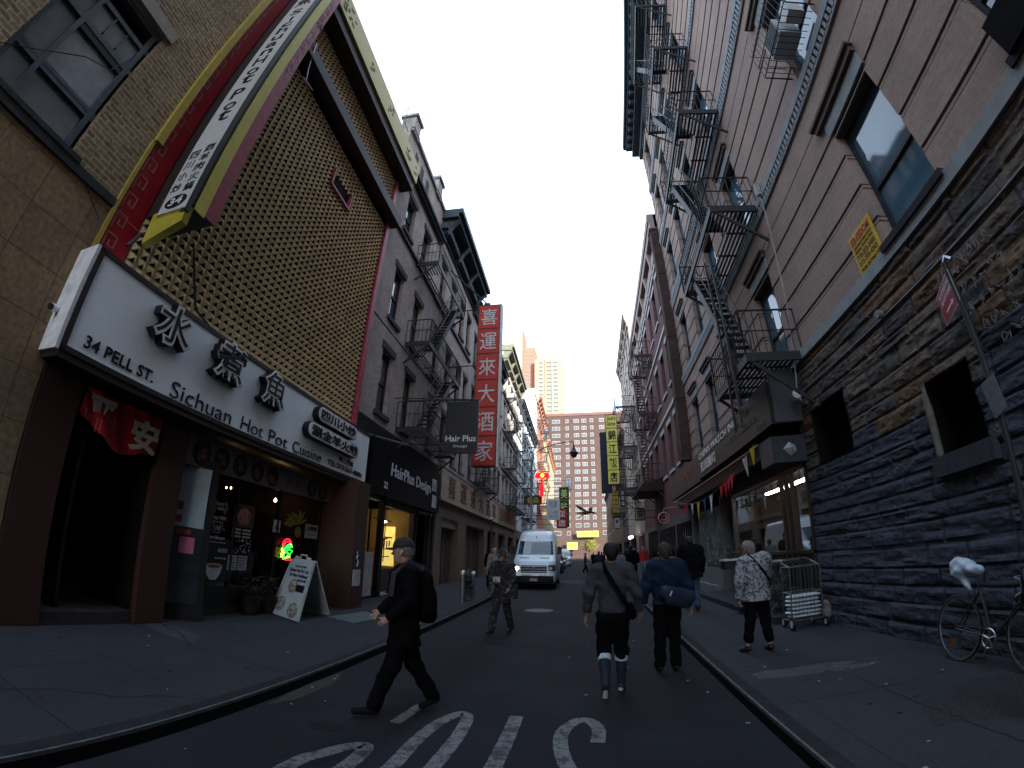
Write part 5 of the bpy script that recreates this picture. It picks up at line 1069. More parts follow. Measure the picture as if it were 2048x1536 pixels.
def panel_sign(name, label, x0, x1, y, z0, z1, col, chars, ccol, n=1, split=None, thick=.25, edge=None, off=.02, group=None):
    t = thing(name, label, 'sign', ((x0+x1)/2, y, z0), group=group)
    b = MB(); b.box(x0-.04, x1+.04, y, y+thick, z0-.04, z1+.04); b.build('frame', edge or M['black'], t)
    k = len(chars); h = (z1-z0)/k
    for i, s_ in enumerate(chars):
        b = MB(); b.box(x0, x1, y-.02, y-.002, z1-(i+1)*h+.04, z1-i*h-.03); o = b.build('panel', col, t)
        if s_.strip():
            b = MB(); w_ = (x1-x0)
            if len(s_) > 2: 
                wds = s_.split(' ')
                for q, wd in enumerate(wds): text(b, wd, (x0+w_*.08, y-.025, z1-(i+1)*h+h*(.1+.85*(len(wds)-1-q)/len(wds))), rt, up, ou, h*.75/len(wds), w_*.84, off=off, ext=.01)
            else: text(b, s_, (x0+w_*.14, y-.025, z1-(i+1)*h+h*.14), rt, up, ou, h*.72, w_*.72, off=off, ext=.01)
            b.build('character', ccol, o)
    b = MB(); side = 4.3 if x0 > 0 else -5.95-(y*.0343)
    for z in (z0+(z1-z0)*.2, z0+(z1-z0)*.8): b.tube([(x1 if x0 > 0 else x0, y+thick/2, z), (side, y+thick/2, z)], .03, 5)
    b.build('bracket', M['iron'], t); return t
YL = mat('sign_lemon', (.62, .56, .10), .5, var=.08); SK = mat('sign_ink', (.02, .02, .015), .5)
panel_sign('vertical_sign', 'tall yellow vertical sign with black characters over the right pavement', 1.62, 2.56, 38, 7.4, 13.6, YL, ["Joe's Ginger", '錦', '江', '飯', '店'], SK)
panel_sign('vertical_sign', 'plain dark vertical sign just behind the tall yellow one', 1.1, 1.9, 39.5, 6.9, 12.4, mat('sign_dusk', (.03, .035, .05)), [' '], SK)
panel_sign('vertical_sign', 'narrow yellow sign hanging below the tall yellow one', 1.95, 2.4, 38.6, 5.0, 6.9, mat('sign_amber', (.42, .30, .02)), ['佐', '江', '中', '飯', '店'], SK, off=.0)
panel_sign('shop_board', 'tilted cream shop board with brown script over the far right doorway', 3.0, 3.55, 30, 3.75, 4.5, mat('board_cream', (.30, .26, .2)), ['茶莊'], mat('char_brown', (0, 0, 0)))
panel_sign('shop_board', 'small white hanging board far along the right pavement', 2.35, 2.8, 44, 4.0, 5.0, PWt, ['藥'], SK)
panel_sign('shop_board', 'narrow dark board with white characters under the far right fire escape', 2.45, 2.8, 36, 5.3, 6.6, M['black'], ['家', '庭', '菜'], PWt, off=0.)
panel_sign('street_banner', 'white vertical banner with blue print on the left pavement', -3.85, -2.75, 40, 4.7, 6.5, mat('banner_pale', (.5, .54, .57), .7), ['地產', '公司'], mat('print_blue', (.12, .18, .25)), edge=mat('banner_pale', (0, 0, 0)), off=0.)
panel_sign('vertical_sign', 'green and cream vertical sign far down the left side', -3.75, -2.6, 55, 4.9, 9.8, mat('sign_deep_green', (.03, .045, .02)), ['美', '味', '鮮'], mat('letter_moss', (.4, .45, .2)), edge=mat('sign_green_edge', (.25, .27, .1)))
panel_sign('vertical_sign', 'red vertical sign with white characters below the green one', -3.7, -2.6, 50, 4.5, 6.6, mat('sign_scarlet', (.38, .03, .03)), ['飯', '店'], mat('char_pale', (0, 0, 0)))
panel_sign('vertical_sign', 'small bright white sign above the green vertical sign', -3.15, -2.45, 60, 10.2, 11.8, mat('sign_bright_white', (.75, .78, .8)), ['牛', '肉'], SK, off=0.)
panel_sign('shop_board', 'brown board with small yellow letters behind the street lamp pole', -6.2, -4.6, 42, 6.3, 7.1, mat('board_umber', (.05, .035, .025)), ['食品'], mat('letter_yellow', (.4, .3, .08)))
# glowing red knot
t = thing('red_knot_light', 'glowing red knot light with a yellow diamond centre and a long tassel', 'street light ornament', (-3.3, 30, 5.5))
KR = mat('knot_red', (.8, .01, .01), emit=(1, .005, .01), estr=.55)
b = MB()
for a in (-1, 0, 1): b.prism([(-3.2+a*.32-.22, 29.98, 6.85), (-3.2+a*.32, 29.98, 6.6 if a == 0 else 6.7), (-3.2+a*.32+.22, 29.98, 6.85), (-3.2+a*.32, 29.98, 7.28 if a == 0 else 7.12)], (0, .06, 0))
b.prism([(-3.65, 29.99, 7.1), (-2.75, 29.99, 7.1), (-2.78, 29.99, 6.85), (-3.6, 29.99, 6.85)], (0, .05, 0)); b.build('knot', KR, t)
b = MB(); b.prism([(-3.34, 29.95, 6.93), (-3.2, 29.95, 6.76), (-3.06, 29.95, 6.93), (-3.2, 29.95, 7.1)], (0, .03, 0)); b.build('diamond', mat('knot_yellow', (1, .8, .1), emit=(1, .72, .05), estr=.8), t)
b = MB(); b.tube([(-3.24, 30, 6.5), (-3.24, 30, 6.3), (-3.24, 30, 5.52)], [.05, .11, .13], 8); b.build('tassel', KR, t)
b = MB(); b.tube([(-3.24, 30, 6.62), (-3.24, 30, 6.5)], .06, 6); b.tube([(-3.45, 30.0, 6.35), (-2.7, 30, 6.75)], .03, 5); b.tube([(-4.2, 30.1, 6.42), (-3.24, 30, 6.42)], .02, 5); b.build('bracket', M['iron'], t)
# ---------------------------------------------------------------- street end
def block(name, label, x0, x1, y, z1, wm, wins_, frm, gm, dep=22, ph=None):
    t = thing(name, label, 'tower block', ((x0+x1)/2, y, 0))
    b = MB(); b.box(x0, x1, y, y+dep, 0, z1); b.box(x0-.1, x1+.1, y-.15, y+dep, z1, z1+.9); b.build('wall', wm, t)
    f = MB(); g = MB()
    for (cx, w_, za, zb, pz_) in wins_:
        z = za
        while z < zb:
            f.box(cx-w_/2, cx+w_/2, y-.14, y-.002, z, z+1.35); g.box(cx-w_/2+.14, cx+w_/2-.14, y-.16, y-.141, z+.12, z+1.23); z += pz_
    # one flat grid of windows per block: separate rows stay individual parts
    return t, f, g
FW = mat('far_window_white', (.25, .245, .24), .6); FG = glass('far_glass', (.05, .06, .075), .2)
def far_windows(t, y, cols, z0, z1, pz_, lim=100):
    k = 0
    wf = mw = None
    rest = MB(); restg = MB()
    z = z1
    while z > z0:
        for cx, w_ in cols:
            if k < lim:
                f = MB(); f.box(cx-w_/2, cx+w_/2, y-.14, y-.002, z-1.45, z); o = f.build('window', FW, t)
                g = MB(); n = 1 if w_ < 1.6 else 2
                for q in range(n):
                    a = cx-w_/2+.14+q*(w_-.14)/n; g.box(a, a+(w_-.14)/n-.14, y-.165, y-.141, z-1.3, z-.15)
                g.build('pane', FG, o)
            else:
                rest.box(cx-w_/2, cx+w_/2, y-.14, y-.002, z-1.45, z); restg.box(cx-w_/2+.14, cx+w_/2-.14, y-.16, y-.141, z-1.3, z-.15)
            k += 1
        z -= pz_
    if rest.v: struct(rest.build('more_windows', FW, t), 'stuff'); struct(restg.build('more_panes', FG, t), 'stuff')
Y1 = 160
FB = thing('brown_apartment_block', 'wide brown brick apartment block with white windows closing the end of the street', 'apartment block', (0, Y1, 0))
b = MB(); b.box(-24, 16, Y1, Y1+20, -1, 52.2); b.build('wall', mat('far_brown_brick', (.068, .048, .044), .9, var=.12, scale=.3), FB)
b = MB(); b.box(-24.2, 16.2, Y1-.2, Y1+20, 52.2, 53.3); b.build('parapet', mat('far_parapet', (.13, .08, .07), .9), FB)
far_windows(FB, Y1, ((-11.8, 3.0), (-7.7, 1.2), (-4.2, 2.0), (-1.4, 1.9), (1.5, 1.3), (5.2, 1.9), (-16, 2.4)), 9, 50.8, 2.75)
def far_sign(x0, x1, z0, z1, s_, lab):
    t = thing('yellow_shop_sign', lab, 'shop sign', ((x0+x1)/2, Y1-2, z0)); b = MB(); b.box(x0, x1, Y1-2.2, Y1-2, z0, z1); b.build('board', mat('lemon_board', (.75, .68, .08), .5), t)
    b = MB(); text(b, s_, (x0+.6, Y1-2.22, z0+(z1-z0)*.25), rt, up, ou, (z1-z0)*.5, (x1-x0)-1.2, off=.01, ext=.01); b.build('lettering', mat('lemon_green', (.25, .4, .03)), t)
    b = MB(); b.box((x0+x1)/2-.2, (x0+x1)/2+.2, Y1-2, Y1, z0, z1-.2); b.build('bracket', M['iron'], t)
far_sign(-4.7, 2.7, 7.4, 9.4, '美麗宮海鮮', 'wide yellow shop sign at the foot of the brown apartment block'); far_sign(-8.2, -4.6, 3.2, 5.6, '藥材', 'short yellow shop sign lower left at the foot of the brown block')
TWm = mat('tower_pink', (.42, .235, .165), .85, var=.06, scale=.2); TWr = mat('tower_red', (.30, .13, .09), .85, var=.06, scale=.2)
Y2 = 262
TW = thing('pink_tower', 'tall pale pink residential tower far beyond the brown block', 'tower', (-23, Y2, 0))
b = MB(); b.box(-32.5, -14.6, Y2, Y2+18, -1, 124); b.build('wall', TWm, TW)
b = MB(); [b.box(x, x+1.0, Y2-.5, Y2-.01, 0, 124) for x in (-25.8, -21.6)]; b.build('pilaster', TWm, TW)
far_windows(TW, Y2, ((-28.4, 2.6), (-23.4, 3.0), (-19.0, 2.9)), 52, 122, 2.75, 75)
TR_ = thing('red_tower', 'slimmer red brick tower with paired windows left of the pale pink tower', 'tower', (-36, Y2+5, 0))
b = MB(); b.box(-41.0, -32.8, Y2+4, Y2+20, -1, 135); b.box(-41.6, -40.8, Y2+3.5, Y2+20, -1, 149); b.build('wall', TWr, TR_)
far_windows(TR_, Y2+4, ((-38.4, 1.9), (-35.6, 1.9)), 90, 133, 2.9, 60)
# tree at the street end
t = thing('street_tree', 'small yellow green tree at the far end of the street', 'tree', (-.5, 140, 0))
b = MB(); b.tube([(-.5, 140, 0), (-.4, 140, 2.4), (-.7, 140, 4)], [.2, .15, .05], 7); [b.tube([(-.4, 140, 2.3), (-.4+dx, 140+dy, 3.8)], [.09, .03], 5) for dx, dy in ((1.8, .5), (-1.8, .3), (.8, -1), (-.7, 1.2))]; b.build('trunk', mat('bark', (.06, .045, .035), .95), t)
rg = random.Random(9); b = MB()
for i in range(1500):
    a, q, h = rg.uniform(0, 6.28), rg.random()**.5, rg.uniform(-1, 1); rr = 3.0*q*math.sqrt(1-h*h*.9)*(.8+.3*math.sin(3*a)); p = Vector((-.3+rr*math.cos(a), 140+rr*.8*math.sin(a), 4.1+1.7*h)); s_ = rg.uniform(.1, .24)
    e1 = Vector((rg.uniform(-1, 1), rg.uniform(-1, 1), rg.uniform(-1, 1))).normalized()*s_; e2 = e1.orthogonal().normalized()*s_*.7; b.cur = rg.choice((0, 0, 1)); b.poly([p-e1, p-e2, p+e1, p+e2])
b.build('crown', [mat('leaf_olive', (.16, .15, .03), .8), mat('leaf_brown', (.11, .10, .035), .8)], t)
# parked row under it: buildings on both sides behind the camera close the canyon
# ================================================================= street objects
def surface_nets(F, lo, h):
    nx, ny, nz = F.shape; S_ = F < 0
    corners = [(i, j, k) for i in (0, 1) for j in (0, 1) for k in (0, 1)]
    acc = np.zeros((nx-1, ny-1, nz-1, 3)); cnt = np.zeros((nx-1, ny-1, nz-1))
    sl_ = lambda c: (slice(c[0], nx-1+c[0]), slice(c[1], ny-1+c[1]), slice(c[2], nz-1+c[2]))
    for a in corners:
        for ax in range(3):
            if a[ax]: continue
            b_ = list(a); b_[ax] = 1; fa, fb = F[sl_(a)], F[sl_(b_)]; m = (fa < 0) != (fb < 0)
            t = np.where(m, fa/np.where(m, fa-fb, 1), 0)
            for q in range(3): acc[..., q] += np.where(m, a[q]+(t if q == ax else 0), 0)
            cnt += m
    act = cnt > 0; idx = -np.ones(act.shape, int); idx[act] = np.arange(act.sum())
    I = np.argwhere(act); V = (I+acc[act]/cnt[act][:, None])*h+lo
    faces = []
    for ax in range(3):
        A = np.take(S_, range(0, F.shape[ax]-1), ax); B = np.take(S_, range(1, F.shape[ax]), ax)
        m = A != B; E_ = np.argwhere(m); u, v = (ax+1) % 3, (ax+2) % 3
        ok = (E_[:, u] > 0) & (E_[:, v] > 0) & (E_[:, u] < F.shape[u]-1) & (E_[:, v] < F.shape[v]-1); E_ = E_[ok]
        ins = A[tuple(E_.T)]
        def at(du, dv): c = E_.copy(); c[:, u] -= du; c[:, v] -= dv; return idx[tuple(c.T)]
        q = np.stack([at(1, 1), at(0, 1), at(0, 0), at(1, 0)], 1); q[~ins] = q[~ins][:, ::-1]; faces.append(q)
    return V, np.concatenate(faces)

def sdf_field(prims, pts, k):
    """prims: ('c', a, b, ra, rb, flat_dir, flat) round cones; returns smooth union"""
    D = None
    for p in prims:
        a, b_, ra, rb = np.array(p[0], float), np.array(p[1], float), p[2], p[3]
        q = pts-a; ab = b_-a
        if len(p) > 4 and p[4] is not None:
            n = np.array(p[4], float); n /= np.linalg.norm(n); f = p[5]-1
            q = q+(q@n)[..., None]*n*f; ab = ab+n*(ab@n)*f
        L2 = max(ab@ab, 1e-9); t = np.clip((q@ab)/L2, 0, 1)
        d = np.linalg.norm(q-t[..., None]*ab, axis=-1)-(ra+(rb-ra)*t)
        if D is None: D = d
        else:
            hh = np.clip(.5+.5*(D-d)/k, 0, 1); D = D*(1-hh)+d*hh-k*hh*(1-hh)
    return D

def sdf_mesh(prims, res=.02, k=.03, cuts=(), wob=0., seed=0):
    P = np.array([q for p in prims for q in (p[0], p[1])], float); r = max(max(p[2], p[3]) for p in prims)
    lo = P.min(0)-r-.05; hi = P.max(0)+r+.05; n = np.ceil((hi-lo)/res).astype(int)+1
    g = np.stack(np.meshgrid(*[lo[i]+np.arange(n[i])*res for i in range(3)], indexing='ij'), -1)
    F = sdf_field(prims, g, k)
    if wob:
        x, y, z = g[..., 0], g[..., 1], g[..., 2]
        F = F+wob*(np.sin(x*23+seed+z*9)*np.sin(z*27+y*11)+.6*np.sin(z*47+x*21+seed)*np.sin(y*39-z*13))
    for (pt, nrm) in cuts:
        F = np.maximum(F, (g-np.array(pt))@np.array(nrm))
    return surface_nets(F, lo, res)

def sdf_build(name, prims, mats, par, res=.02, k=.03, cuts=(), wob=0., seed=0, M_=None, extra=None, label=None, matfn=None, **kw):
    V, Fc = sdf_mesh(prims, res, k, cuts, wob, seed); b = MB()
    if M_ is not None: Mx = np.array(M_.to_3x3()); T = np.array(M_.translation); V = V@Mx.T+T
    b.v = [tuple(v) for v in V.tolist()]; b.f = [tuple(f) for f in Fc.tolist()]; b.m = [0]*len(b.f)
    if extra: extra(b)
    return b.build(name, mats, par, label, smooth=True, **kw)

# ---------------------------------------------------------------- A-board
t = thing('sandwich_board', 'white folding sandwich board with food pictures on the left pavement', 'sandwich board', LF.P(8, .6, .13), 'L')
A, B_, C, D_ = Vector((-5.88, 7.87, .14)), Vector((-4.95, 7.47, .14)), Vector((-4.97, 7.93, 1.26)), Vector((-5.72, 8.253, 1.26))
WB = mat('board_white', (.33, .38, .41), .5, var=.06)
def on(f, g, o=0.0):
    p = (A*(1-f)+B_*f)*(1-g)+(D_*(1-f)+C*f)*g; nn_ = (B_-A).cross(D_-A).normalized(); return p-nn_*-o
b = MB(); nn_ = (B_-A).cross(D_-A).normalized(); b.prism([A, B_, C, D_], -nn_*.03); b.prism([on(0, 0, .003), on(.06, 0, .003), on(.06, .98, .003), on(0, .98, .003)], nn_*.02); b.prism([on(.94, 0, .003), on(1, 0, .003), on(1, .98, .003), on(.94, .98, .003)], nn_*.02)
for f in (.08, .62): b.prism([on(f, .99), on(f+.16, .99), on(f+.14, 1.06), on(f+.02, 1.06)], -nn_*.04)
b.build('front_panel', WB, t)
b = MB(); b.prism([(-5.78, 8.69, .14), (-4.99, 8.69, .14), (-4.97, 7.99, 1.26), (-5.7, 8.29, 1.26)], (0, .03, .01)); b.build('rear_panel', mat('board_rear_white', (.4, .42, .44), .6), t)  # rear panel in a slightly paler white of its own
b = MB(); b.tube([(-5.45, 8.14, 1.26), (-5.43, 8.14, 1.36), (-5.25, 8.07, 1.36), (-5.23, 8.06, 1.26)], .018, 6); b.build('handle', WB, t)
fr = (B_-A).normalized(); fu = (D_-A).normalized()
b = MB()
for s_, f, g, h, w_ in (('CHEF\'S KITCHEN', .28, .86, .04, .4), ('Sichuan Hot Pot Cuisine', .10, .775, .075, .78), ('The Most Traditional!', .14, .69, .075, .68), ('特色火鍋', .55, .62, .05, .3)): text(b, s_, on(f, g, .004), fr, fu, nn_, h, w_, off=.02, ext=.004)
b.prism([on(.6, .45, .004), on(.93, .45, .004), on(.93, .57, .004), on(.6, .57, .004)], nn_*.002)
b.build('lettering', BK, t)
def bowl(b, cf, cg, r): b.poly([on(cf+r*math.cos(6.2832*i/18)/.95, cg+r*.9*math.sin(6.2832*i/18)/1.2, .005) for i in range(18)])
b = MB(); bowl(b, .45, .53, .16); bowl(b, .22, .2, .17); bowl(b, .72, .14, .17); b.build('bowl_picture', mat('bowl_print', (.16, .15, .14), .6, var=.9, scale=22), t)
b = MB(); rg = random.Random(3)
for cf, cg in ((.45, .53), (.22, .2), (.72, .14)):
    for i in range(14): b.cur = rg.randint(0, 1); f_, g_ = cf+rg.uniform(-.1, .1), cg+rg.uniform(-.07, .07); b.poly([on(f_, g_, .007), on(f_+.04, g_+.01, .007), on(f_+.03, g_+.035, .007), on(f_-.01, g_+.025, .007)])
b.build('dish_print', [mat('print_yellow', (.38, .28, .08)), mat('print_pale', (.42, .42, .40))], t)
# planters
for i, (s_, d_, r, lab) in enumerate(((7.35, -5.98, .2, 'dark round planter with drooping leaves by the restaurant window'), (7.8, -5.95, .2, 'smaller dark planter tucked behind the sandwich board'))):
    t = thing('planter', lab, 'planter', (d_, s_, .13), 'L', 'planters by the restaurant window')
    b = MB(); b.lathe((d_, s_, .13), [(r*.7, 0), (r*.9, .1), (r, .32), (r*1.05, .34), (r*.9, .33), (.01, .3)], 18); b.build('pot', mat('pot_dark', (.015, .013, .013), .6), t, smooth=True)
    b = MB(); rg = random.Random(i)
    for k in range(130):
        a, rr, z = rg.uniform(0, 6.28), rg.uniform(.02, r*1.25), rg.uniform(.36, .85); p = Vector((d_+rr*math.cos(a), s_+rr*math.sin(a), z)); e1 = Vector((math.cos(a), math.sin(a), rg.uniform(-.6, .5))).normalized()*rg.uniform(.05, .12); e2 = e1.cross(Vector((0, 0, 1))).normalized()*.022; b.poly([p-e1, p-e2, p+e1, p+e2])
    b.build('leaves', mat('leaf_dark', (.02, .022, .016), .6, var=.6, scale=30), t)
# cellar hatch
b = MB(); P_ = [(-4.92, 8.51), (-4.15, 8.19), (-4.07, 9.31), (-4.72, 9.89)]; b.prism([(x, y, .128) for x, y in P_], (0, 0, .02)); tag(b.build('metal_plate', mat('plate_blue_grey', (.07, .09, .105), .5, var=.2, dirt=.3, dcol=(.1, .12, .13)), base=(-4.4, 9, .13), side='L'), 'pale blue grey metal plate lying on the left pavement', 'plate')
# manhole
b = MB(); b.cyl((-1.5, 13.3), .42, .002, .010, 28); struct(b.build('manhole_cover', mat('manhole_iron', (.045, .045, .045), .6, var=.4, scale=30, bump=.6, bscale=60)))
# bollards and hydrant
def bollard(s_, d_, lab, h=1.0):
    t = thing('bollard', lab, 'bollard', (d_, s_, .13), 'L', 'steel bollards round the hydrant'); b = MB(); b.cyl((d_, s_), .075, .13, .13+h-.1, 18); b.build('post', mat('bollard_steel', (.22, .225, .24), .35, .8, var=.3, scale=9), t, smooth=False)
    b = MB(); b.lathe((d_, s_, .13+h-.1), [(.082, -.06), (.085, 0), (.07, .05), (.03, .075), (.001, .08)], 18); b.build('cap', mat('bollard_cap', (.42, .43, .45), .3, .7), t, smooth=True)
bollard(13.55, -3.36, 'steel bollard standing in front of the fire hydrant'); bollard(14.9, -3.34, 'steel bollard standing alone behind the fire hydrant', .93)
t = thing('fire_hydrant', 'dark fire hydrant with side nozzles between two steel bollards', 'fire hydrant', (-3.36, 14.2, .13), 'L')
b = MB(); b.lathe((-3.36, 14.2, .13), [(.17, 0), (.17, .05), (.11, .07), (.11, .6), (.14, .62), (.14, .66), (.1, .7), (.13, .74), (.11, .85), (.05, .93), (.03, .98), (.001, .99)], 18); b.build('barrel', mat('hydrant_black', (.03, .03, .032), .5), t, smooth=True)
b = MB(); b.tube([(-3.36, 14.2, .58), (-3.16, 14.1, .58)], .06, 10); b.tube([(-3.36, 14.2, .58), (-3.56, 14.3, .58)], .05, 10); b.build('nozzle', mat('hydrant_black', (0, 0, 0)), t)
t = thing('sign_post', 'slim dark post with a small lamp head at the left kerb', 'post', (-3.39, 18.1, .13), 'L')
b = MB(); b.tube([(-3.39, 18.1, .13), (-3.38, 18.15, 3.0)], .04, 8); b.build('post', M['iron'], t); b = MB(); b.lathe((-3.38, 18.15, 3.0), [(.05, 0), (.07, .05), (.03, .12), (.001, .13)], 10); b.build('finial', mat('finial_pale', (.45, .42, .36), .4), t)
# street lamp
t = thing('street_lamp', 'grey street lamp with a long curved arm and dark teardrop lantern', 'street lamp', (-3.3, 25, .1))
b = MB(); b.tube([(-3.3, 25, .1), (-3.3, 25, 1), (-3.3, 25, 6.9)], [.13, .09, .06], 10); b.build('post', mat('lamp_grey', (.16, .18, .2), .5), t)
b = MB(); b.tube([(-3.3, 25, 6.3), (-3.15, 25, 7.3), (-2.7, 25, 7.62), (-2, 25, 7.85), (-1.3, 25, 7.98), (-.85, 25, 8.0)], .032, 7); b.tube([(-3.3, 25, 6.9), (-2.6, 25, 7.64)], .02, 6); b.build('arm', mat('lamp_grey', (0, 0, 0)), t)
b = MB(); b.lathe((-.84, 25, 7.15), [(.001, -.13), (.12, -.08), (.2, .06), (.22, .14), (.27, .17), (.2, .22), (.12, .34), (.05, .5), (.03, .7), (.03, .85)], 16); b.build('lantern', mat('lantern_maroon', (.035, .02, .025), .5), t, smooth=True)
# pole and signs at the right
t = thing('sign_pole', 'tall dark pole on the right carrying a red arrow sign and a blank metal plate', 'pole', (3.9, 3.34, .13))
b = MB(); b.tube([(3.9, 3.36, .13), (3.9, 3.33, 1.6), (3.9, 3.36, 4.12)], .034, 10); b.build('post', M['iron'], t)
b = MB(); b.tube([(3.9, 3.36, 4.1), (3.9, 3.3, 4.16), (3.92, 3.26, 4.1)], .03, 6); b.build('hook', M['steel'], t)
PA = Vector((3.88, 3.33, 0)); PB_ = Vector((4.17, 3.9, 0)); rx = (PB_-PA); rx = Vector((-rx.x, -rx.y, 0)).normalized(); no = Vector((-rx.y, rx.x, 0))
if no.x > 0: no = -no
def onp(x, z, o=0): return Vector((4.17, 3.9, 0))+rx*x+no*o+Vector((0, 0, z))
b = MB(); b.prism([onp(0, 3.66), onp(.64, 3.66), onp(.64, 4.03), onp(0, 4.03)], no*.006); sgn = b.build('sign_plate', mat('sign_rim_white', (.4, .36, .37), .5), t)
b = MB(); b.prism([onp(.02, 3.675, .0065), onp(.62, 3.675, .0065), onp(.62, 4.015, .0065), onp(.02, 4.015, .0065)], no*.002); b.build('red_face', mat('sign_crimson', (.30, .015, .03), .45, var=.15), sgn)
b = MB(); 
for s_, z, h in (('NO STANDING', 3.93, .055), ('ANYTIME', 3.85, .055)): text(b, s_, onp(.08, z, .009), rx, up, no, h, .48, off=.012, ext=.002)
b.prism([onp(.16, 3.745, .009), onp(.42, 3.745, .009), onp(.42, 3.765, .009), onp(.16, 3.765, .009)], no*.002); b.prism([onp(.42, 3.725, .009), onp(.5, 3.755, .009), onp(.42, 3.785, .009)], no*.002); b.build('sign_lettering', WH, sgn)
b = MB(); b.prism([(3.86, 3.44, 2.80), (3.86, 3.24, 2.84), (3.86, 3.2, 2.5), (3.86, 3.38, 2.44)], (-.006, 0, 0)); b.build('blank_plate', mat('plate_grey', (.11, .125, .14), .5, var=.3, scale=8), t)
# bicycle
def bicycle():
    X0 = 3.93; t = thing('bicycle', 'black road bicycle leaning on the painted stone wall', 'bicycle', (X0, 3.95, .13))
    L = lambda y, z, w=0: (X0+.12*(z-.13)+w, y, z); R_ = .34
    for cy, nm in ((4.46, 'rear'), (3.43, 'front')):
        c = L(cy, .13+R_+.005); b = MB(); b.tube([L(cy+R_*math.cos(a*.2244), .135+R_+R_*math.sin(a*.2244)) for a in range(29)], .014, 6, cap=False); wl_ = b.build('wheel', M['black'], t)
        b = MB(); b.tube([L(cy+(R_-.02)*math.cos(a*.2244), .135+R_+(R_-.02)*math.sin(a*.2244)) for a in range(29)], .009, 5, cap=False); b.build('rim', mat('rim_alloy', (.3, .29, .26), .35, .8), wl_)
        b = MB(); [b.tube([c, L(cy+(R_-.02)*math.cos(a), .135+R_+(R_-.02)*math.sin(a))], .0018, 3, cap=False) for a in [i*math.pi/9 for i in range(18)]]; b.tube([L(cy, .475, -.05), L(cy, .475, .05)], .02, 8); b.build('spokes', mat('spoke_dark', (.08, .08, .085), .4, .7), wl_)
    bb, st_, hd, hd2, ra, fa = L(3.97, .42), L(4.17, .92), L(3.55, .93), L(3.52, .80), L(4.46, .475), L(3.43, .475)
    b = MB(); [b.tube(q, .017, 7) for q in ([bb, st_], [st_, hd], [bb, hd2], [hd, hd2])]; [b.tube([p, (ra[0]+w, ra[1], ra[2])], .009, 5) for w in (-.05, .05) for p in (bb, L(4.155, .88))]; [b.tube([hd2, (fa[0]+w, fa[1], fa[2])], .011, 5) for w in (-.045, .045)]; b.build('bicycle_frame', mat('frame_black', (.02, .018, .018), .35), t)
    b = MB(); b.tube([st_, L(4.2, 1.04)], .014, 6); b.build('seat_post', M['steel'], t)
    b = MB(); b.tube([hd, L(3.56, 1.0), L(3.5, 1.02)], .013, 6); b.tube([L(3.5, 1.02, -.2), L(3.5, 1.02, .2)], .012, 6); [b.tube([L(3.5, 1.02, s_), L(3.42, 1.0, s_), L(3.4, .9, s_), L(3.48, .86, s_)], .012, 6) for s_ in (-.2, .2)]; b.build('handlebar', mat('bar_grey', (.2, .2, .2), .4, .5), t)
    b = MB(); c = Vector(bb); b.tube([L(3.97+.095*math.cos(a), .42+.095*math.sin(a), -.045) for a in [i*math.pi/12 for i in range(25)]], .007, 4, cap=False)
    for a in (.3, 1.55, 2.8, 4.1, 5.3): b.tube([L(3.97, .42, -.045), L(3.97+.09*math.cos(a), .42+.09*math.sin(a), -.045)], .006, 4)
    b.build('chainring', M['steel'], t)
    b = MB(); b.tube([L(3.97, .42, -.07), L(4.0, .26, -.07)], .01, 5); b.tube([L(3.97, .42, .07), L(3.94, .58, .07)], .01, 5); b.build('crank', M['steel'], t)
    for y, z, w in ((4.0, .25, -.11), (3.94, .585, .11)): b = MB(); p = L(y, z, w); b.box(p[0]-.045, p[0]+.045, y-.035, y+.035, z-.012, z+.012); b.build('pedal', M['black'], t)
    b = MB(); b.tube([L(3.97, .515, -.045), L(4.46, .51, -.045)], .004, 3); b.tube([L(3.97, .325, -.045), L(4.46, .44, -.045)], .004, 3); b.build('chain', M['iron'], t)
    b = MB(); p = L(4.5, .33, -.08); b.poly([(p[0], 4.42, .3), (p[0], 4.52, .34), (p[0], 4.5, .4), (p[0], 4.42, .38)]); b.build('reflector', mat('reflector_amber', (.2, .06, .01), .4), t)
    sdf_build('saddle', [(L(4.3, 1.06), L(4.06, 1.05), .06, .02, (0, 0, 1), 1.6)], M['black'], t, .012, .02)
bicycle()
o = sdf_build('plastic_bag', [((4.0, 4.42, 1.13), (4.0, 4.12, 1.08), .105, .055, (1, 0, 0), 1.1), ((4.0, 4.4, 1.08), (3.99, 4.33, .97), .1, .055), ((4.02, 4.3, 1.14), (4.0, 4.2, 1.1), .06, .05), ((3.98, 4.28, .93), (3.98, 4.26, .88), .03, .012)], mat('bag_pale_blue', (.38, .47, .55), .35, var=.2, scale=9), None, .011, .03, wob=.011, base=(4, 4.3, 1.1)); tag(o, 'crumpled pale blue plastic bag pulled over the bicycle saddle', 'bag')
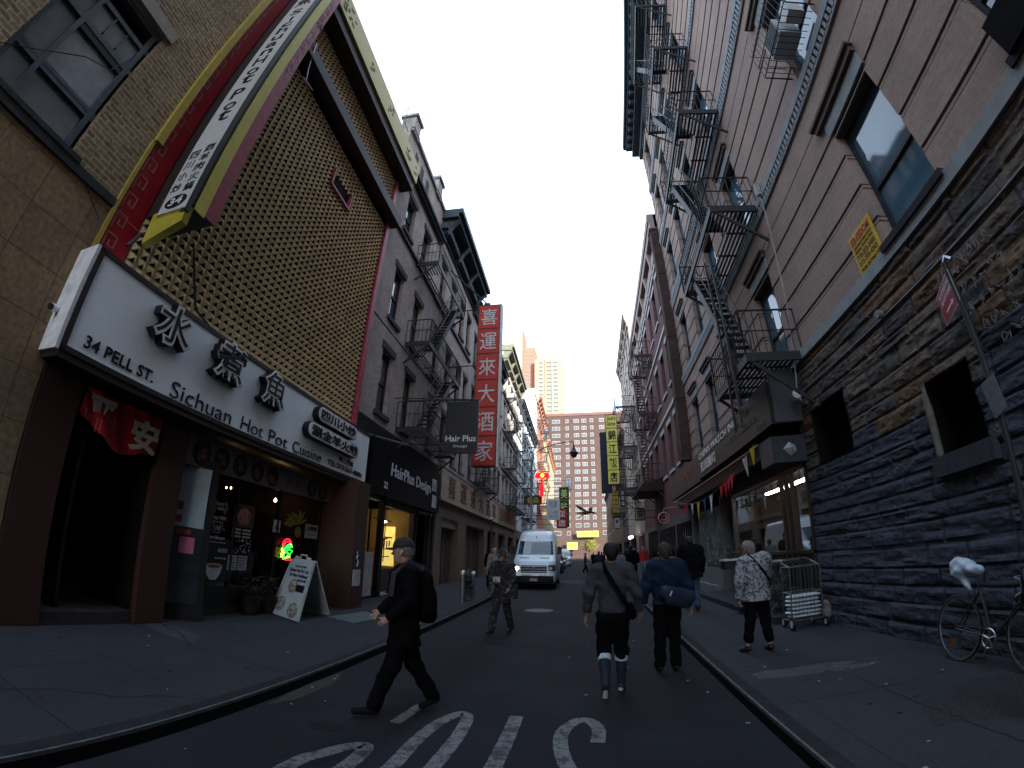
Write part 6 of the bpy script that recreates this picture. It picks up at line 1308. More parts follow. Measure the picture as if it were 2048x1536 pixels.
# cart
t = thing('shopping_cart', 'empty metal folding cart with small wheels beside the shop window', 'cart', (3.7, 8.05, .13))
b = MB(); x0, x1, y0, y1, zt, zb = 3.44, 4.02, 7.85, 8.2, 1.2, .28
for x in (x0, x1): b.tube([(x, y0, zb), (x, y0, zt), (x, y1, zt+.08)], .014, 6); b.tube([(x, y1, .2), (x, y1, zt+.08)], .012, 6)
for z in (zb, .75, zt): b.tube([(x0, y0, z), (x1, y0, z)], .011, 5); b.tube([(x0, y1, z), (x1, y1, z)], .011, 5); b.tube([(x0, y0, z), (x0, y1, z)], .011, 5); b.tube([(x1, y0, z), (x1, y1, z)], .011, 5)
b.tube([(x0, y1, zt+.08), (x0+.08, y1+.05, zt+.13), (x1-.08, y1+.05, zt+.13), (x1, y1, zt+.08)], .014, 6); b.build('cart_frame', mat('cart_metal', (.14, .135, .14), .4, .6, var=.3), t)
b = MB()
for i in range(1, 8): x = x0+(x1-x0)*i/8; b.tube([(x, y0, zb), (x, y0, zt)], .004, 4); b.tube([(x, y1, zb), (x, y1, zt)], .004, 4); b.tube([(x, y0, zb), (x, y1, zb)], .004, 4)
b.build('wire_mesh', mat('cart_metal', (0, 0, 0)), t)
for x, y, r in ((3.42, 7.8, .105), (4.06, 7.8, .08), (3.46, 8.25, .09), (4.02, 8.25, .08)):
    b = MB(); b.tube([(x-.02, y, .13+r), (x+.02, y, .13+r)], r, 18); w_ = b.build('wheel', M['black'], t); b = MB(); b.tube([(x-.024, y, .13+r), (x+.024, y, .13+r)], r*.62, 14); b.build('hub', mat('hub_white', (.4, .4, .4), .5), w_)
for i in range(6):
    rg = random.Random(i); o = sdf_build('folded_paper_bundle', [((3.52+rg.uniform(-.02, .02), 8.0, .34+i*.068), (3.93+rg.uniform(-.02, .03), 8.0, .345+i*.068), .12, .12, (0, 0, 1), 3.9)], mat('bundle_white', (.45, .50, .55), .6, var=.2, scale=20), None, .013, .02, wob=.004, seed=i, base=(3.7, 8, .34+i*.068))
    tag(o, ('bottom', 'second', 'third', 'fourth', 'fifth', 'topmost')[i]+' white folded bundle of the stack in the metal cart', 'bundle', 'white bundles stacked in the cart')
o = sdf_build('cloth_sack', [((4.17, 7.98, .3), (4.18, 8.0, .5), .09, .06)], mat('sack_grey', (.17, .15, .14), .9, var=.3), None, .014, .03, wob=.012, base=(4.17, 7.98, .2)); tag(o, 'small grey sack slumped between the cart and the stone wall', 'sack')
b = MB(); b.prism([(4.2, 8.3, 1.02), (4.42, 8.44, 1.02), (4.42, 8.44, .9), (4.22, 8.3, .9)], (0, -.1, 0)); 
# small table, stools, plants by the shop
t = thing('side_table', 'narrow pale topped high table on a black leg outside the shop', 'table', (3.25, 10.5, .26))
b = MB(); b.box(2.98, 3.56, 10.3, 10.7, 1.34, 1.38); b.build('table_top', mat('table_pale', (.42, .43, .44), .4), t); b = MB(); b.tube([(3.42, 10.5, .28), (3.42, 10.5, 1.34)], .03, 8); b.box(3.25, 3.6, 10.35, 10.65, .26, .3); b.box(3.0, 3.54, 10.32, 10.68, 1.15, 1.33); b.build('table_leg', M['black'], t)
t = thing('potted_plant', 'scraggly potted plant on the narrow high table', 'plant', (3.15, 10.5, 1.38))
b = MB(); b.cyl((3.2, 10.5), .06, 1.38, 1.47, 10, .075); b.build('pot', mat('pot_dark', (0, 0, 0)), t)
b = MB(); rg = random.Random(1)
for k in range(60):
    p = Vector((3.2, 10.5, 1.5))+Vector((rg.uniform(-.14, .3), rg.uniform(-.1, .1), rg.uniform(0, .2))); e1 = Vector((rg.uniform(-1, 1), rg.uniform(-1, 1), rg.uniform(-.5, 1))).normalized()*.05; e2 = e1.orthogonal().normalized()*.015; b.poly([p-e1, p-e2, p+e1, p+e2])
b.build('leaves', mat('leaf_dark', (0, 0, 0)), t)
t = thing('display_rack', 'dark wire display rack standing under the shop window', 'rack', (3.9, 9.3, .26))
b = MB(); [b.tube([(x, y, .26), (x, y, 1.25)], .015, 5) for x in (3.55, 4.1) for y in (8.9, 10.0)]; b.box(3.5, 4.15, 8.85, 10.05, 1.22, 1.28); b.box(3.55, 4.1, 8.9, 10, .7, .74); b.build('stand', M['iron'], t)
b = MB(); rg = random.Random(6)
for k in range(60): p = Vector((rg.uniform(3.5, 3.9), rg.uniform(8.8, 9.3), rg.uniform(.45, 1.1))); q = p+Vector((rg.uniform(-.1, .1), rg.uniform(-.05, .05), rg.uniform(-.15, .15))); b.tube([p, q], .006, 3)
b.build('wire_tangle', mat('wire_pale', (.16, .16, .17), .5), t)
# litter
o = sdf_build('crumpled_bag', [((-3.14, 1.83, .05), (-3.10, 1.87, .07), .06, .04), ((-3.19, 1.80, .03), (-3.12, 1.8, .04), .035, .03)], mat('litter_white', (.55, .58, .6), .5, var=.25, scale=20), None, .009, .02, wob=.012, base=(-3.14, 1.83, 0)); tag(o, 'crumpled white plastic bag in the left gutter', 'litter')
rg = random.Random(21)
LM = mat('litter_scrap', (.2, .2, .2), .8, var=.3)
n_ = 0
for reg, cnt in ((('L', -2.9, -2.4, 1.5, 6), 9), (('R', 1.15, 1.5, 3, 9), 6), (('R', 2.0, 3.8, 2.2, 6.5), 9), (('L', -5.4, -3.2, 2, 9), 4), (('R', -1.5, 1.2, 3.6, 10), 5)):
    for i in range(cnt):
        x, y = rg.uniform(reg[1], reg[2]), rg.uniform(reg[3], reg[4]); z = .128 if (reg[0] == 'L' and x < -2.92) or (reg[0] == 'R' and x > 1.6) else .002
        s_ = rg.uniform(.006, .015); a = rg.uniform(0, 3.14); e1 = Vector((math.cos(a)*s_*1.6, math.sin(a)*s_*1.6, 0)); e2 = Vector((-math.sin(a)*s_, math.cos(a)*s_, 0)); p = Vector((x, y, z+.003)); b = MB(); b.prism([p-e1-e2, p+e1-e2*.6, p+e1*.8+e2, p-e1*.7+e2*1.2], (0, 0, .006))
        tag(b.build('litter_scrap', LM, base=(x, y, z), side=reg[0]), 'tiny pale scrap of litter lying on the street floor', 'litter', 'scraps of litter on the road and pavements')
# bird
t = thing('bird', 'brown long winged bird flying low above the street', 'bird', (-.3, 20, 3.4))
bm_ = mat('bird_brown', (.06, .042, .028), .9, var=.4, scale=20)
sdf_build('body', [((-.52, 20, 3.43), (-.25, 20, 3.42), .015, .05), ((-.25, 20, 3.42), (-.08, 20, 3.45), .055, .04), ((-.08, 20, 3.45), (.04, 20, 3.42), .035, .03), ((.04, 20, 3.42), (.12, 20, 3.40), .014, .004)], bm_, t, .012, .02)
b = MB(); 
for P_ in ([(-.08, 20.0, 3.47), (-.2, 20.02, 3.5), (-.36, 20.1, 3.62), (-.56, 20.2, 3.73), (-.5, 20.15, 3.6), (-.34, 20.05, 3.5), (-.22, 19.98, 3.44)], [(-.02, 20.0, 3.47), (0, 20.2, 3.62), (.06, 20.3, 3.62), (-.12, 20.35, 3.63), (-.14, 20.1, 3.5)]): b.prism(P_, (0, .012, .004))
b.build('wing', bm_, t); b = MB(); b.tube([(-.3, 20, 3.38), (-.42, 20, 3.3)], .015, 5); b.prism([(-.42, 20, 3.32), (-.5, 20, 3.24), (-.44, 20.05, 3.26)], (0, .01, .01)); b.build('foot', bm_, t)
t.scale = (1.35, 1.35, 1.35)
# ---------------------------------------------------------------- vehicles
def slices(b, prof, cx, y_rear, n=10, sg=1):
    """prof: (z, y_front, halfwidth, corner radius, rear inset) horizontal rounded rectangles stacked"""
    rows = []
    for z, yf, hw, cr, ri in prof:
        pts = []; yr = y_rear-ri
        for (px, py, a0) in ((hw-cr, yf+cr, -90), (hw-.1, yr-.1, 0), (-hw+.1, yr-.1, 90), (-hw+cr, yf+cr, 180)):
            c = cr if py < (yf+yr)/2 else .1
            for k in range(n+1): a = math.radians(a0+90*k/n); pts.append((cx+px+c*math.cos(a), py+c*math.sin(a)*(1 if py > (yf+yr)/2 else 1), z))
        rows.append(pts)
    b.grid(rows, closed=True); b.poly(rows[-1]); b.poly(rows[0][::-1]); return rows
def vehicle(name, label, cat, cx, yf, L_, prof, ws, side_w, body, wheels, lampz, grille, plate=None, lit=None, extras=None, dark=None):
    t = thing(name, label, cat, (cx, yf+L_/2, 0), 'L', 'vehicles parked along the left kerb'); yr = yf+L_
    b = MB(); slices(b, [(z, yf+dy, hw, cr, ri) for z, dy, hw, cr, ri in prof], cx, yr); b.build('body', body, t, smooth=False)
    zs = np.array([p[0] for p in prof]); fy = lambda z: yf+np.interp(z, zs, [p[1] for p in prof]); fw = lambda z: np.interp(z, zs, [p[2] for p in prof]); fc = lambda z: np.interp(z, zs, [p[3] for p in prof])
    def fpt(x, z, o=.012):
        hw, cr = fw(z), fc(z); y = fy(z); ax = abs(x)
        if ax > hw-cr: d = min(ax-(hw-cr), cr*.999); y += cr-math.sqrt(cr*cr-d*d)
        return (cx+x, y-o, z)
    def patch(z0, z1, x0, x1, m, nm, o=.012, par=t, nx=14, nz=5, inset=0):
        P = [[fpt((x0+(x1-x0)*i/nx)*(1-inset*(j/nz)), z0+(z1-z0)*j/nz, o) for i in range(nx+1)] for j in range(nz+1)]; bb = MB(); bb.grid(P); return bb.build(nm, m, par)
    gm = glass('car_glass', (.02, .03, .04), .05, 0)
    w0, w1 = ws; wsh = patch(w0, w1, -fw(w0)+.13, fw(w1)-.06 if 0 else fw(w0)-.13, gm, 'windscreen', .014, inset=.06)
    g0, g1, gw = grille; patch(g0, g1, -gw, gw, M['black'], 'grille', .016); bb = MB()
    for i in range(3): z = g0+(g1-g0)*(i+.5)/3; bb.tube([fpt(-gw*.95+gw*1.9*k/8, z, .03) for k in range(9)], .012, 4)
    bb.build('grille_bar', mat('chrome_grey', (.3, .32, .34), .3, .8), t)
    z0, z1, xi = lampz
    for sg in (-1, 1):
        m = lit if (lit and sg == -1) else mat('headlamp', (.25, .28, .3), .15, .3)
        hw = fw(z0); P = [[fpt(sg*(xi+(hw-.02-xi)*i/6), z0+(z1-z0)*j/3*(1 if i < 5 else 1), .014) for i in range(7)] for j in range(4)]; bb = MB(); bb.grid(P); h_ = bb.build('headlight', mat('headlamp_dark', (.06, .07, .08), .15, .2), t)
        bb = MB(); c = fpt(sg*(xi+.12), (z0+z1)/2-.02, .03); bb.tube([c, (c[0], c[1]-.02, c[2])], .075, 12); bb.build('bulb', m, h_)
    for wy in wheels:
        for sg in (-1, 1):
            r = .34 if L_ > 5.2 else .32; bb = MB(); x = cx+sg*(side_w-.12); bb.tube([(x-.11, wy+yf, r), (x+.11, wy+yf, r)], r, 20); w_ = bb.build('wheel', mat('tyre', (.015, .015, .016), .9), t); bb = MB(); bb.tube([(x+sg*.112, wy+yf, r), (x+sg*.118, wy+yf, r)], r*.6, 16); bb.build('rim', mat('rim_grey', (.2, .21, .22), .4, .6), w_)
    for sg in (-1, 1):
        bb = MB(); bb.box(cx+sg*(side_w-.01), cx+sg*(side_w+.012), yf+L_*.28, yf+L_*.5, w0+.05, w1-.12)
        if L_ < 5.2: bb.box(cx+sg*(side_w-.04), cx+sg*(side_w-.0), yf+L_*.52, yf+L_*.8, w0+.05, w1-.12)
        bb.build('side_window', gm, t)
        bb = MB(); yy = fy(w0)+.55; bb.box(cx+sg*(side_w+.02), cx+sg*(side_w+.24), yy, yy+.12, w0+.0, w0+.38 if L_ > 5.2 else w0+.16); bb.build('wing_mirror', M['black'], t)
    if plate:
        bb = MB(); bb.box(cx-.17, cx+.17, yf-.05, yf-.02, plate, plate+.13); p_ = bb.build('number_plate', mat('plate_cream', (.4, .36, .28), .5), t); bb = MB(); text(bb, 'HKC 4815', (cx-.14, yf-.053, plate+.035), rt, up, ou, .06, .28, ext=.002); bb.build('plate_lettering', SK, p_)
    if extras: extras(t, patch, fpt, fy, fw)
    return t
vp = [(.28, .12, .93, .25, 0), (.36, .02, .97, .3, 0), (.62, 0, .99, .32, 0), (.78, .03, 1.0, .33, 0), (1.12, .06, 1.0, .36, 0), (1.3, .16, 1.0, .38, 0), (1.52, .62, .99, .36, 0), (1.6, .78, .98, .34, 0), (1.95, 1.08, .95, .32, 0), (2.29, 1.38, .90, .30, .02), (2.45, 1.5, .87, .30, .04), (2.6, 1.62, .84, .34, .06), (2.72, 1.8, .80, .4, .1), (2.8, 2.1, .72, .45, .2)]
def vext(t, patch, fpt, fy, fw):
    patch(.3, .64, -.9, .9, mat('bumper_black', (.02, .02, .022), .7), 'bumper', .03)
    bb = MB(); bb.tube([fpt(-.55+1.1*k/10, .70-.05*math.sin(math.pi*k/10), .045) for k in range(11)], .022, 6); bb.build('chrome_lip', mat('chrome_pale', (.6, .63, .66), .25, .8), t)
    for sg in (-1, 1): patch(1.44, 1.475, sg*.25, sg*.7, M['black'], 'bonnet_vent', .02, nx=6, nz=1)
    bb = MB(); c = fpt(0, .92, .03); 
    bb.tube([(c[0]+.10*math.cos(k*.4), c[1]-.012, c[2]+.10*math.sin(k*.4)) for k in range(17)], .010, 5)
    for a in (1.5708, 3.665, 5.76): bb.tube([(c[0], c[1]-.012, c[2]), (c[0]+.1*math.cos(a), c[1]-.012, c[2]+.1*math.sin(a))], .009, 4)
    bb.build('grille_emblem', mat('chrome_grey', (0, 0, 0)), t)
    bb = MB(); y = fy(2.72)+.5; bb.box(-1.9-.42, -1.9+.38, y, y+.9, 2.8, 2.92); bb.box(-1.9-.36, -1.9+.32, y-.02, y, 2.82, 2.88); bb.build('roof_unit', mat('roof_unit_pale', (.45, .48, .5), .5), t)
    patch(2.42, 2.52, -.02, .02, M['black'], 'roof_sensor', .02, nx=2, nz=2)
    patch(1.66, 2.2, -.22, .75, mat('screen_reflection_blue', (.05, .085, .12), .2), 'screen_reflection', .018, inset=.04)  # blue windscreen reflection painted on as a flat patch
VW = mat('van_white', (.50, .58, .66), .3, var=.04, spec=.6)
vehicle('parked_van', 'white high roofed van with one headlight lit parked at the left kerb', 'van', -1.9, 21.0, 6.4, vp, (1.62, 2.27), 1.0, VW, (1.05, 4.9), (.86, 1.14, .66), (.78, 1.12, .60), .40, mat('headlight_on', (1, .95, .85), emit=(1, .93, .75), estr=14), vext)
def cprof(h, w): return [(.25, .12, w-.06, .25, 0), (.4, .02, w, .35, 0), (.75, .0, w, .38, 0), (.92, .12, w, .4, 0), (1.02, .55, w-.02, .4, .05), (1.08, 1.15, w-.04, .35, .15), (h-.16, 1.75, w-.16, .3, .3), (h-.04, 2.0, w-.22, .3, .4), (h, 2.3, w-.3, .3, .6)]
hl = mat('headlight_pale', (.8, .85, .9), emit=(.8, .9, 1), estr=1.2)
vehicle('parked_car', 'black car parked directly behind the white van', 'car', -1.95, 38.0, 4.8, cprof(1.72, .93), (1.12, 1.52), .90, mat('car_black', (.02, .022, .026), .25), (.9, 3.7), (.66, .86, .52), (.5, .8, .45), .38, hl)
vehicle('parked_car', 'silver car parked behind the black car', 'car', -1.95, 47.5, 4.7, cprof(1.6, .92), (1.1, 1.42), .88, mat('car_silver', (.40, .45, .5), .3, .3), (.9, 3.6), (.62, .82, .5), (.45, .75, .45), .38, hl)
vehicle('parked_van', 'pale blue white van parked far down the left kerb', 'van', -1.6, 60.0, 5.4, [(z*.82, dy, hw, cr, ri) for z, dy, hw, cr, ri in vp], (1.34, 1.86), 1.0, VW, (1.0, 4.2), (.7, .92, .66), (.62, .9, .6), .36, hl)
# ================================================================= people
SKIN = mat('skin', (.36, .22, .16), .6, var=.12, scale=12); SKIN2 = mat('skin_tan', (.27, .155, .105), .6, var=.12, scale=12)
HAIRB = mat('hair_black', (.012, .010, .010), .6, var=.4, scale=60, bump=.5, bscale=150); HAIRG = mat('hair_grey', (.16, .15, .15), .7, var=.5, scale=60, bump=.5, bscale=150)
HAIRN = mat('hair_brown_grey', (.045, .036, .03), .7, var=.5, scale=60, bump=.5, bscale=150)
SHOE = mat('shoe_black', (.012, .012, .013), .5); SOLE = mat('sole_white', (.45, .44, .42), .7)
def person(label, pos, head_deg, h=1.75, J=None, top=None, legs=None, hair=None, skin=None, shoe=None, topk=None, legk=None, res=.018, extra=None, coat=0., hat=None, turn=0., hands=True, build=1., hairstyle='short', headtilt=0., group=None, cat='person'):
    s = h/1.75; z0 = pos[2]
    t = thing('person', label, cat, pos, 'R', group)
    j = dict(pel=(0, 0, .96), wai=(0, .0, 1.10), che=(0, .0, 1.30), nec=(0, .01, 1.50), hea=(0, .03, 1.635), sL=(-.19, 0, 1.44), sR=(.19, 0, 1.44), eL=(-.25, -.02, 1.16), eR=(.25, -.02, 1.16), wL=(-.26, .06, .91), wR=(.26, .06, .91),
             hL=(-.09, 0, .92), hR=(.09, 0, .92), kL=(-.10, .02, .50), kR=(.10, .02, .50), aL=(-.11, -.02, .09), aR=(.11, -.02, .09), tL=(-.12, .14, .035), tR=(.12, .14, .035))
    j.update(J or {}); 
    Mx = Matrix.Translation(Vector(pos)) @ Matrix.Rotation(-math.radians(head_deg), 4, 'Z') @ Matrix.Scale(s, 4)
    q = {k: np.array(v, float) for k, v in j.items()}; bw = build
    F = (0, 1, 0); a_ = math.radians(turn); fd = np.array([math.sin(a_), math.cos(a_), 0]); rd_ = np.array([math.cos(a_), -math.sin(a_), 0]); H = q['hea']; U = np.array([0, 0, 1.])
    body = [(q['pel'], q['wai'], .125*bw, .11*bw, F, 1.3), (q['wai'], q['che'], .115*bw, .14*bw, F, 1.35), (q['sL']+[.05, 0, 0], q['sR']-[.05, 0, 0], .065, .065), (q['nec']-[0, 0, .08], q['nec']+(H-q['nec'])*.4, .062, .053)]
    for sd in 'LR':
        body += [(q['s'+sd], q['e'+sd], .05, .038), (q['e'+sd], q['w'+sd], .038, .026), (q['h'+sd], q['k'+sd], .078, .052), (q['k'+sd]+(q['a'+sd]-q['k'+sd])*.0, q['k'+sd]+(q['a'+sd]-q['k'+sd])*.35, .05, .052), (q['k'+sd]+(q['a'+sd]-q['k'+sd])*.35, q['a'+sd], .052, .034), (q['a'+sd]-fd*0+[0, 0, -.03], q['t'+sd], .032, .026)]
    head = [(H+U*.035-fd*.015, H+U*.035+fd*.015, .088, .085), (H-U*.02+fd*.03, H-U*.07+fd*.045, .066, .045), (H-U*.05-fd*.02, H-U*.02+fd*.0, .06, .07),
            (H+U*.015+fd*.088, H-U*.018+fd*.108, .010, .014), (H+U*.033+fd*.08-rd_*.035, H+U*.033+fd*.08+rd_*.035, .013, .013), (H-U*.05+fd*.082-rd_*.014, H-U*.05+fd*.082+rd_*.014, .011, .011), (H-U*.085+fd*.07, H-U*.085+fd*.06, .018, .02),
            (H-rd_*.088+U*.01-fd*.01, H-rd_*.094-U*.02, .016, .01), (H+rd_*.088+U*.01-fd*.01, H+rd_*.094-U*.02, .016, .01)]
    def addhead(b):
        V, Fc = sdf_mesh(head, res*.5, .014); V = V@(np.array(Mx.to_3x3())).T+np.array(Mx.translation); n = len(b.v); b.v += [tuple(v) for v in V.tolist()]; b.f += [tuple(int(n+i) for i in f) for f in Fc.tolist()]; b.m += [0]*len(Fc)
        if hands:
            for sd, sg in (('L', 1), ('R', -1)):
                w, e = Vector(q['w'+sd]), Vector(q['e'+sd]); d = (w-e).normalized(); side = Vector((sg, 0, 0)); side = (side-d*side.dot(d)).normalized(); fw_ = d.cross(side).normalized()
                if fw_.y < 0: fw_ = -fw_
                n0 = len(b.v); c = w+d*.045
                Vh, Fh = sdf_mesh([(tuple(w), tuple(c+d*.03), .026, .036, tuple(side), 1.7)]+[(tuple(c+d*.035+fw_*(.024-.016*i)), tuple(c+d*(.035+L_*.6)+fw_*(.024-.017*i)+side*.012), .0095, .0085) for i, L_ in enumerate((.07, .08, .075, .058))]+[(tuple(c+d*(.035+L_*.6)+fw_*(.024-.017*i)+side*.012), tuple(c+d*(.035+L_*.85)+fw_*(.024-.017*i)+side*.035), .0085, .007) for i, L_ in enumerate((.07, .08, .075, .058))]+[(tuple(c+fw_*.03), tuple(c+fw_*.05+d*.045+side*.02), .012, .009)], .0065, .006)
                Vh = Vh@(np.array(Mx.to_3x3())).T+np.array(Mx.translation); n0 = len(b.v); b.v += [tuple(v) for v in Vh.tolist()]; b.f += [tuple(int(n0+i) for i in f) for f in Fh.tolist()]; b.m += [0]*len(Fh)
    bo = sdf_build('body', body, skin or SKIN, t, res, .03, M_=Mx, extra=addhead)
    if res < .025:
        for sg in (-1, 1):
            sdf_build('eye', [(H+U*.018+fd*.083+rd_*sg*.031, H+U*.018+fd*.084+rd_*sg*.033, .011, .011)], mat('eye_dark', (.03, .02, .02), .2), t, .006, .01, M_=Mx)
    if hair and not (hat == 'cap' and False):
        hp = [(H+U*.045-fd*.02, H+U*.05+fd*.005, .099, .092)]; cuts = [(H+fd*.055+U*.05, (fd*.9-U*.45).tolist())]
        if hairstyle == 'long': hp += [(H-fd*.05, H-fd*.06-U*.16, .085, .06)]
        elif hairstyle == 'bun': hp += [(H-fd*.06, H-fd*.07-U*.03, .075, .06), (H-fd*.03+U*.02, H-fd*.03+U*.03, .1, .1)]
        else: hp += [(H-fd*.045-U*.01, H-fd*.045-U*.04, .07, .055)]
        sdf_build('hair', hp, hair, t, res*.6, .02, cuts=[(H+fd*.045+U*.02, (fd*1.0-U*.25).tolist())], wob=.003, M_=Mx)
    if hat == 'cap':
        hm = mat('cap_charcoal', (.03, .028, .03), .8, var=.3)
        c = sdf_build('cap', [(H+U*.06-fd*.015, H+U*.055+fd*.01, .102, .098)], hm, t, .01, .01, cuts=[(H+U*.045, [0, 0, -1.])], M_=Mx)
        b = MB(); P_ = []
        for i in range(9):
            a = -1.1+2.2*i/8; r1 = .098; e = H+U*.05+fd*(r1*math.cos(a))+rd_*(r1*math.sin(a)); f_ = H+U*(.035-.012*abs(math.sin(a)))+fd*(.098*math.cos(a)+.085*math.cos(a*.9))+rd_*(.085*math.sin(a)); P_.append([Mx@Vector(e), Mx@Vector(f_)])
        b.grid([[tuple(x) for x in r_] for r_ in P_]); b.grid([[tuple(Vector(x)-Vector((0, 0, .008))) for x in r_] for r_ in P_]); b.build('brim', hm, c)
        b = MB(); fr_ = (Mx.to_3x3()@Vector(rd_)).normalized(); fo = (Mx.to_3x3()@Vector(fd)).normalized(); p = Mx@Vector(H+U*.10+fd*.083-rd_*.03); b.prism([p, p+fr_*.06, p+fr_*.06+Vector((0, 0, .018)), p+Vector((0, 0, .018))], fo*.006); b.build('cap_patch', mat('patch_grey', (.3, .29, .27)), c)
    if hat == 'bucket':
        c = sdf_build('bucket_hat', [(H+U*.07, H+U*.09, .105, .085)], topk, t, .012, .01, cuts=[(H+U*.04, [0, 0, -1.])], M_=Mx); b = MB()
        b.grid([[tuple(Mx@Vector(H+U*z+fd*(r*math.cos(a))+rd_*(r*math.sin(a)))) for a in [6.2832*i/20 for i in range(20)]] for r, z in ((.1, .055), (.155, .02), (.15, .015), (.1, .045))], closed=True); b.build('brim', topk, c)
    # clothes
    if top:
        r = .022+coat*.3; hem = top
        tp = [(q['wai']*.4+q['pel']*.6, q['wai'], .135*bw+r*.6, .125*bw+r, F, 1.22), (q['wai'], q['che'], .125*bw+r, .15*bw+r*.8, F, 1.3), (q['sL']+[.06, 0, .0], q['sR']-[.06, 0, .0], .07+r*.6, .07+r*.6), (q['nec']-[0, 0, .09], q['nec']-[0, 0, .02], .08, .064)]
        low = q['pel'].copy(); low[2] = hem; tp += [(q['pel'], low, .14*bw+r*.8, .15*bw+r*1.2, F, 1.25)]
        for sd in 'LR': tp += [(q['s'+sd], q['e'+sd], .062+r*.8, .05+r*.6), (q['e'+sd], q['w'+sd]*.92+q['e'+sd]*.08, .048+r*.6, .036+r*.5)]
        sdf_build('jacket', tp, topk, t, res, .045, wob=.009, seed=pos[0]*9, M_=Mx, cuts=[((0, 0, hem), [0, 0, -1.])])
    if legs:
        lk = legk; lp = [(q['pel']+[0, 0, .04], q['pel']-[0, 0, .04], .14*bw, .14*bw, F, 1.2)]
        for sd in 'LR':
            k_, a2 = q['k'+sd], q['a'+sd]; e_ = k_+(a2-k_)*legs
            lp += [(q['h'+sd], k_, .102*bw, .084), (k_, e_, .084, .076)]
        sdf_build('trousers', lp, lk, t, res, .03, wob=.008, seed=pos[1]*5, M_=Mx)
    sk = shoe or SHOE
    for sd in 'LR':
        a2, tt = q['a'+sd], q['t'+sd]; d = (tt-a2); d = d/np.linalg.norm(d)
        sdf_build('shoe', [(a2+[0, 0, -.035]-d*.03, tt, .043, .036), (a2-[0, 0, .03], a2+[0, 0, -.0], .042, .042)], sk if not isinstance(sk, tuple) else sk[0], t, .012, .02, M_=Mx)
        if isinstance(sk, tuple): sdf_build('shoe_sole', [(a2+[0, 0, -.062]-d*.045, tt-[0, 0, .022], .034, .032)], sk[1], t, .012, .02, M_=Mx)
    if extra: extra(t, Mx, q)
    return t
def strap(t, Mx, pts, w, m, name='strap', th=.012):
    b = MB(); P = [Mx@Vector(p) for p in pts]; rows = []
    for i, p in enumerate(P):
        d = (P[min(i+1, len(P)-1)]-P[max(i-1, 0)]).normalized(); c = Mx@Vector((0, 0, p[2])); ctr = Mx.translation; o = Vector((p.x-ctr.x, p.y-ctr.y, 0)).normalized(); s_ = d.cross(o).normalized(); rows.append([p+s_*w/2+o*th, p-s_*w/2+o*th, p-s_*w/2, p+s_*w/2])
    b.grid([[tuple(x) for x in r_] for r_ in rows], closed=True); return b.build(name, m, t)
BLK = mat('cloth_black', (.004, .004, .005), .95, var=.3, spec=.04, bump=.6, bscale=9); GRY = mat('sweat_grey', (.040, .041, .049), .95, var=.15, scale=9, bump=.7, bscale=8); DEN = mat('jacket_blue', (.008, .016, .036), .9, var=.25, scale=9, bump=.8, bscale=9)
# cap man
def x1(t, Mx, q):
    o = sdf_build('backpack', [((.0, -.2, 1.08), (.0, -.19, 1.36), .15, .12, (0, 1, 0), 1.5), ((0, -.26, 1.02), (0, -.26, 1.2), .1, .09, (0, 1, 0), 1.5)], BLK, None, .018, .04, wob=.004, M_=Mx, base=tuple(Mx@Vector((0, -.2, 1.1)))); tag(o, 'black backpack worn by the man in the black cap', 'backpack')
    for sg in (-1, 1): strap(t, Mx, [(sg*.12, -.14, 1.48), (sg*.125, 0, 1.535), (sg*.12, .14, 1.42), (sg*.15, .16, 1.2)], .06, mat('strap_charcoal', (.03, .03, .034)), 'shoulder_strap')
person('man in a black cap and black jacket striding left across the road', (-1.80, 4.28, 0), 238, 1.74, dict(sL=(-.19, .0, 1.42), sR=(.19, .02, 1.42), eL=(-.26, .0, 1.16), eR=(.26, .04, 1.16), wL=(-.18, .17, 1.0), wR=(.16, .22, 1.02), kL=(-.09, .13, .50), aL=(-.1, .30, .10), tL=(-.11, .47, .07), kR=(.09, -.12, .50), aR=(.10, -.34, .13), tR=(.11, -.22, .035), hea=(0, .05, 1.625)), top=.70, topk=BLK, legs=.92, legk=BLK, hair=mat('hair_grey', (0, 0, 0)), hat='cap', extra=x1, coat=.05, turn=20, res=.015, build=1.1, shoe=mat('shoe_charcoal', (.008, .008, .009)))
# floral tunic person
CAMO = bpy.data.materials.new('patchwork_print'); CAMO.use_nodes = True
def _pr(m, c1, c2, sc_, th=.55, c3=None):
    nt = m.node_tree; N, Lk = nt.nodes, nt.links; b = N['Principled BSDF']; b.inputs['Roughness'].default_value = .9; tc = N.new('ShaderNodeTexCoord')
    v = N.new('ShaderNodeTexNoise'); v.inputs['Scale'].default_value = sc_; v.inputs['Detail'].default_value = 3; Lk.new(tc.outputs['Object'], v.inputs[0]); r = N.new('ShaderNodeValToRGB'); r.color_ramp.interpolation = 'CONSTANT'
    r.color_ramp.elements[0].color = (*c1, 1); r.color_ramp.elements[1].position = th; r.color_ramp.elements[1].color = (*c2, 1)
    if c3: e = r.color_ramp.elements.new(th+.06); e.color = (*c3, 1)
    Lk.new(v.outputs[0], r.inputs[0]); Lk.new(r.outputs[0], b.inputs['Base Color'])
_pr(CAMO, (.006, .006, .008), (.018, .016, .017), 15, .54, (.06, .055, .055))
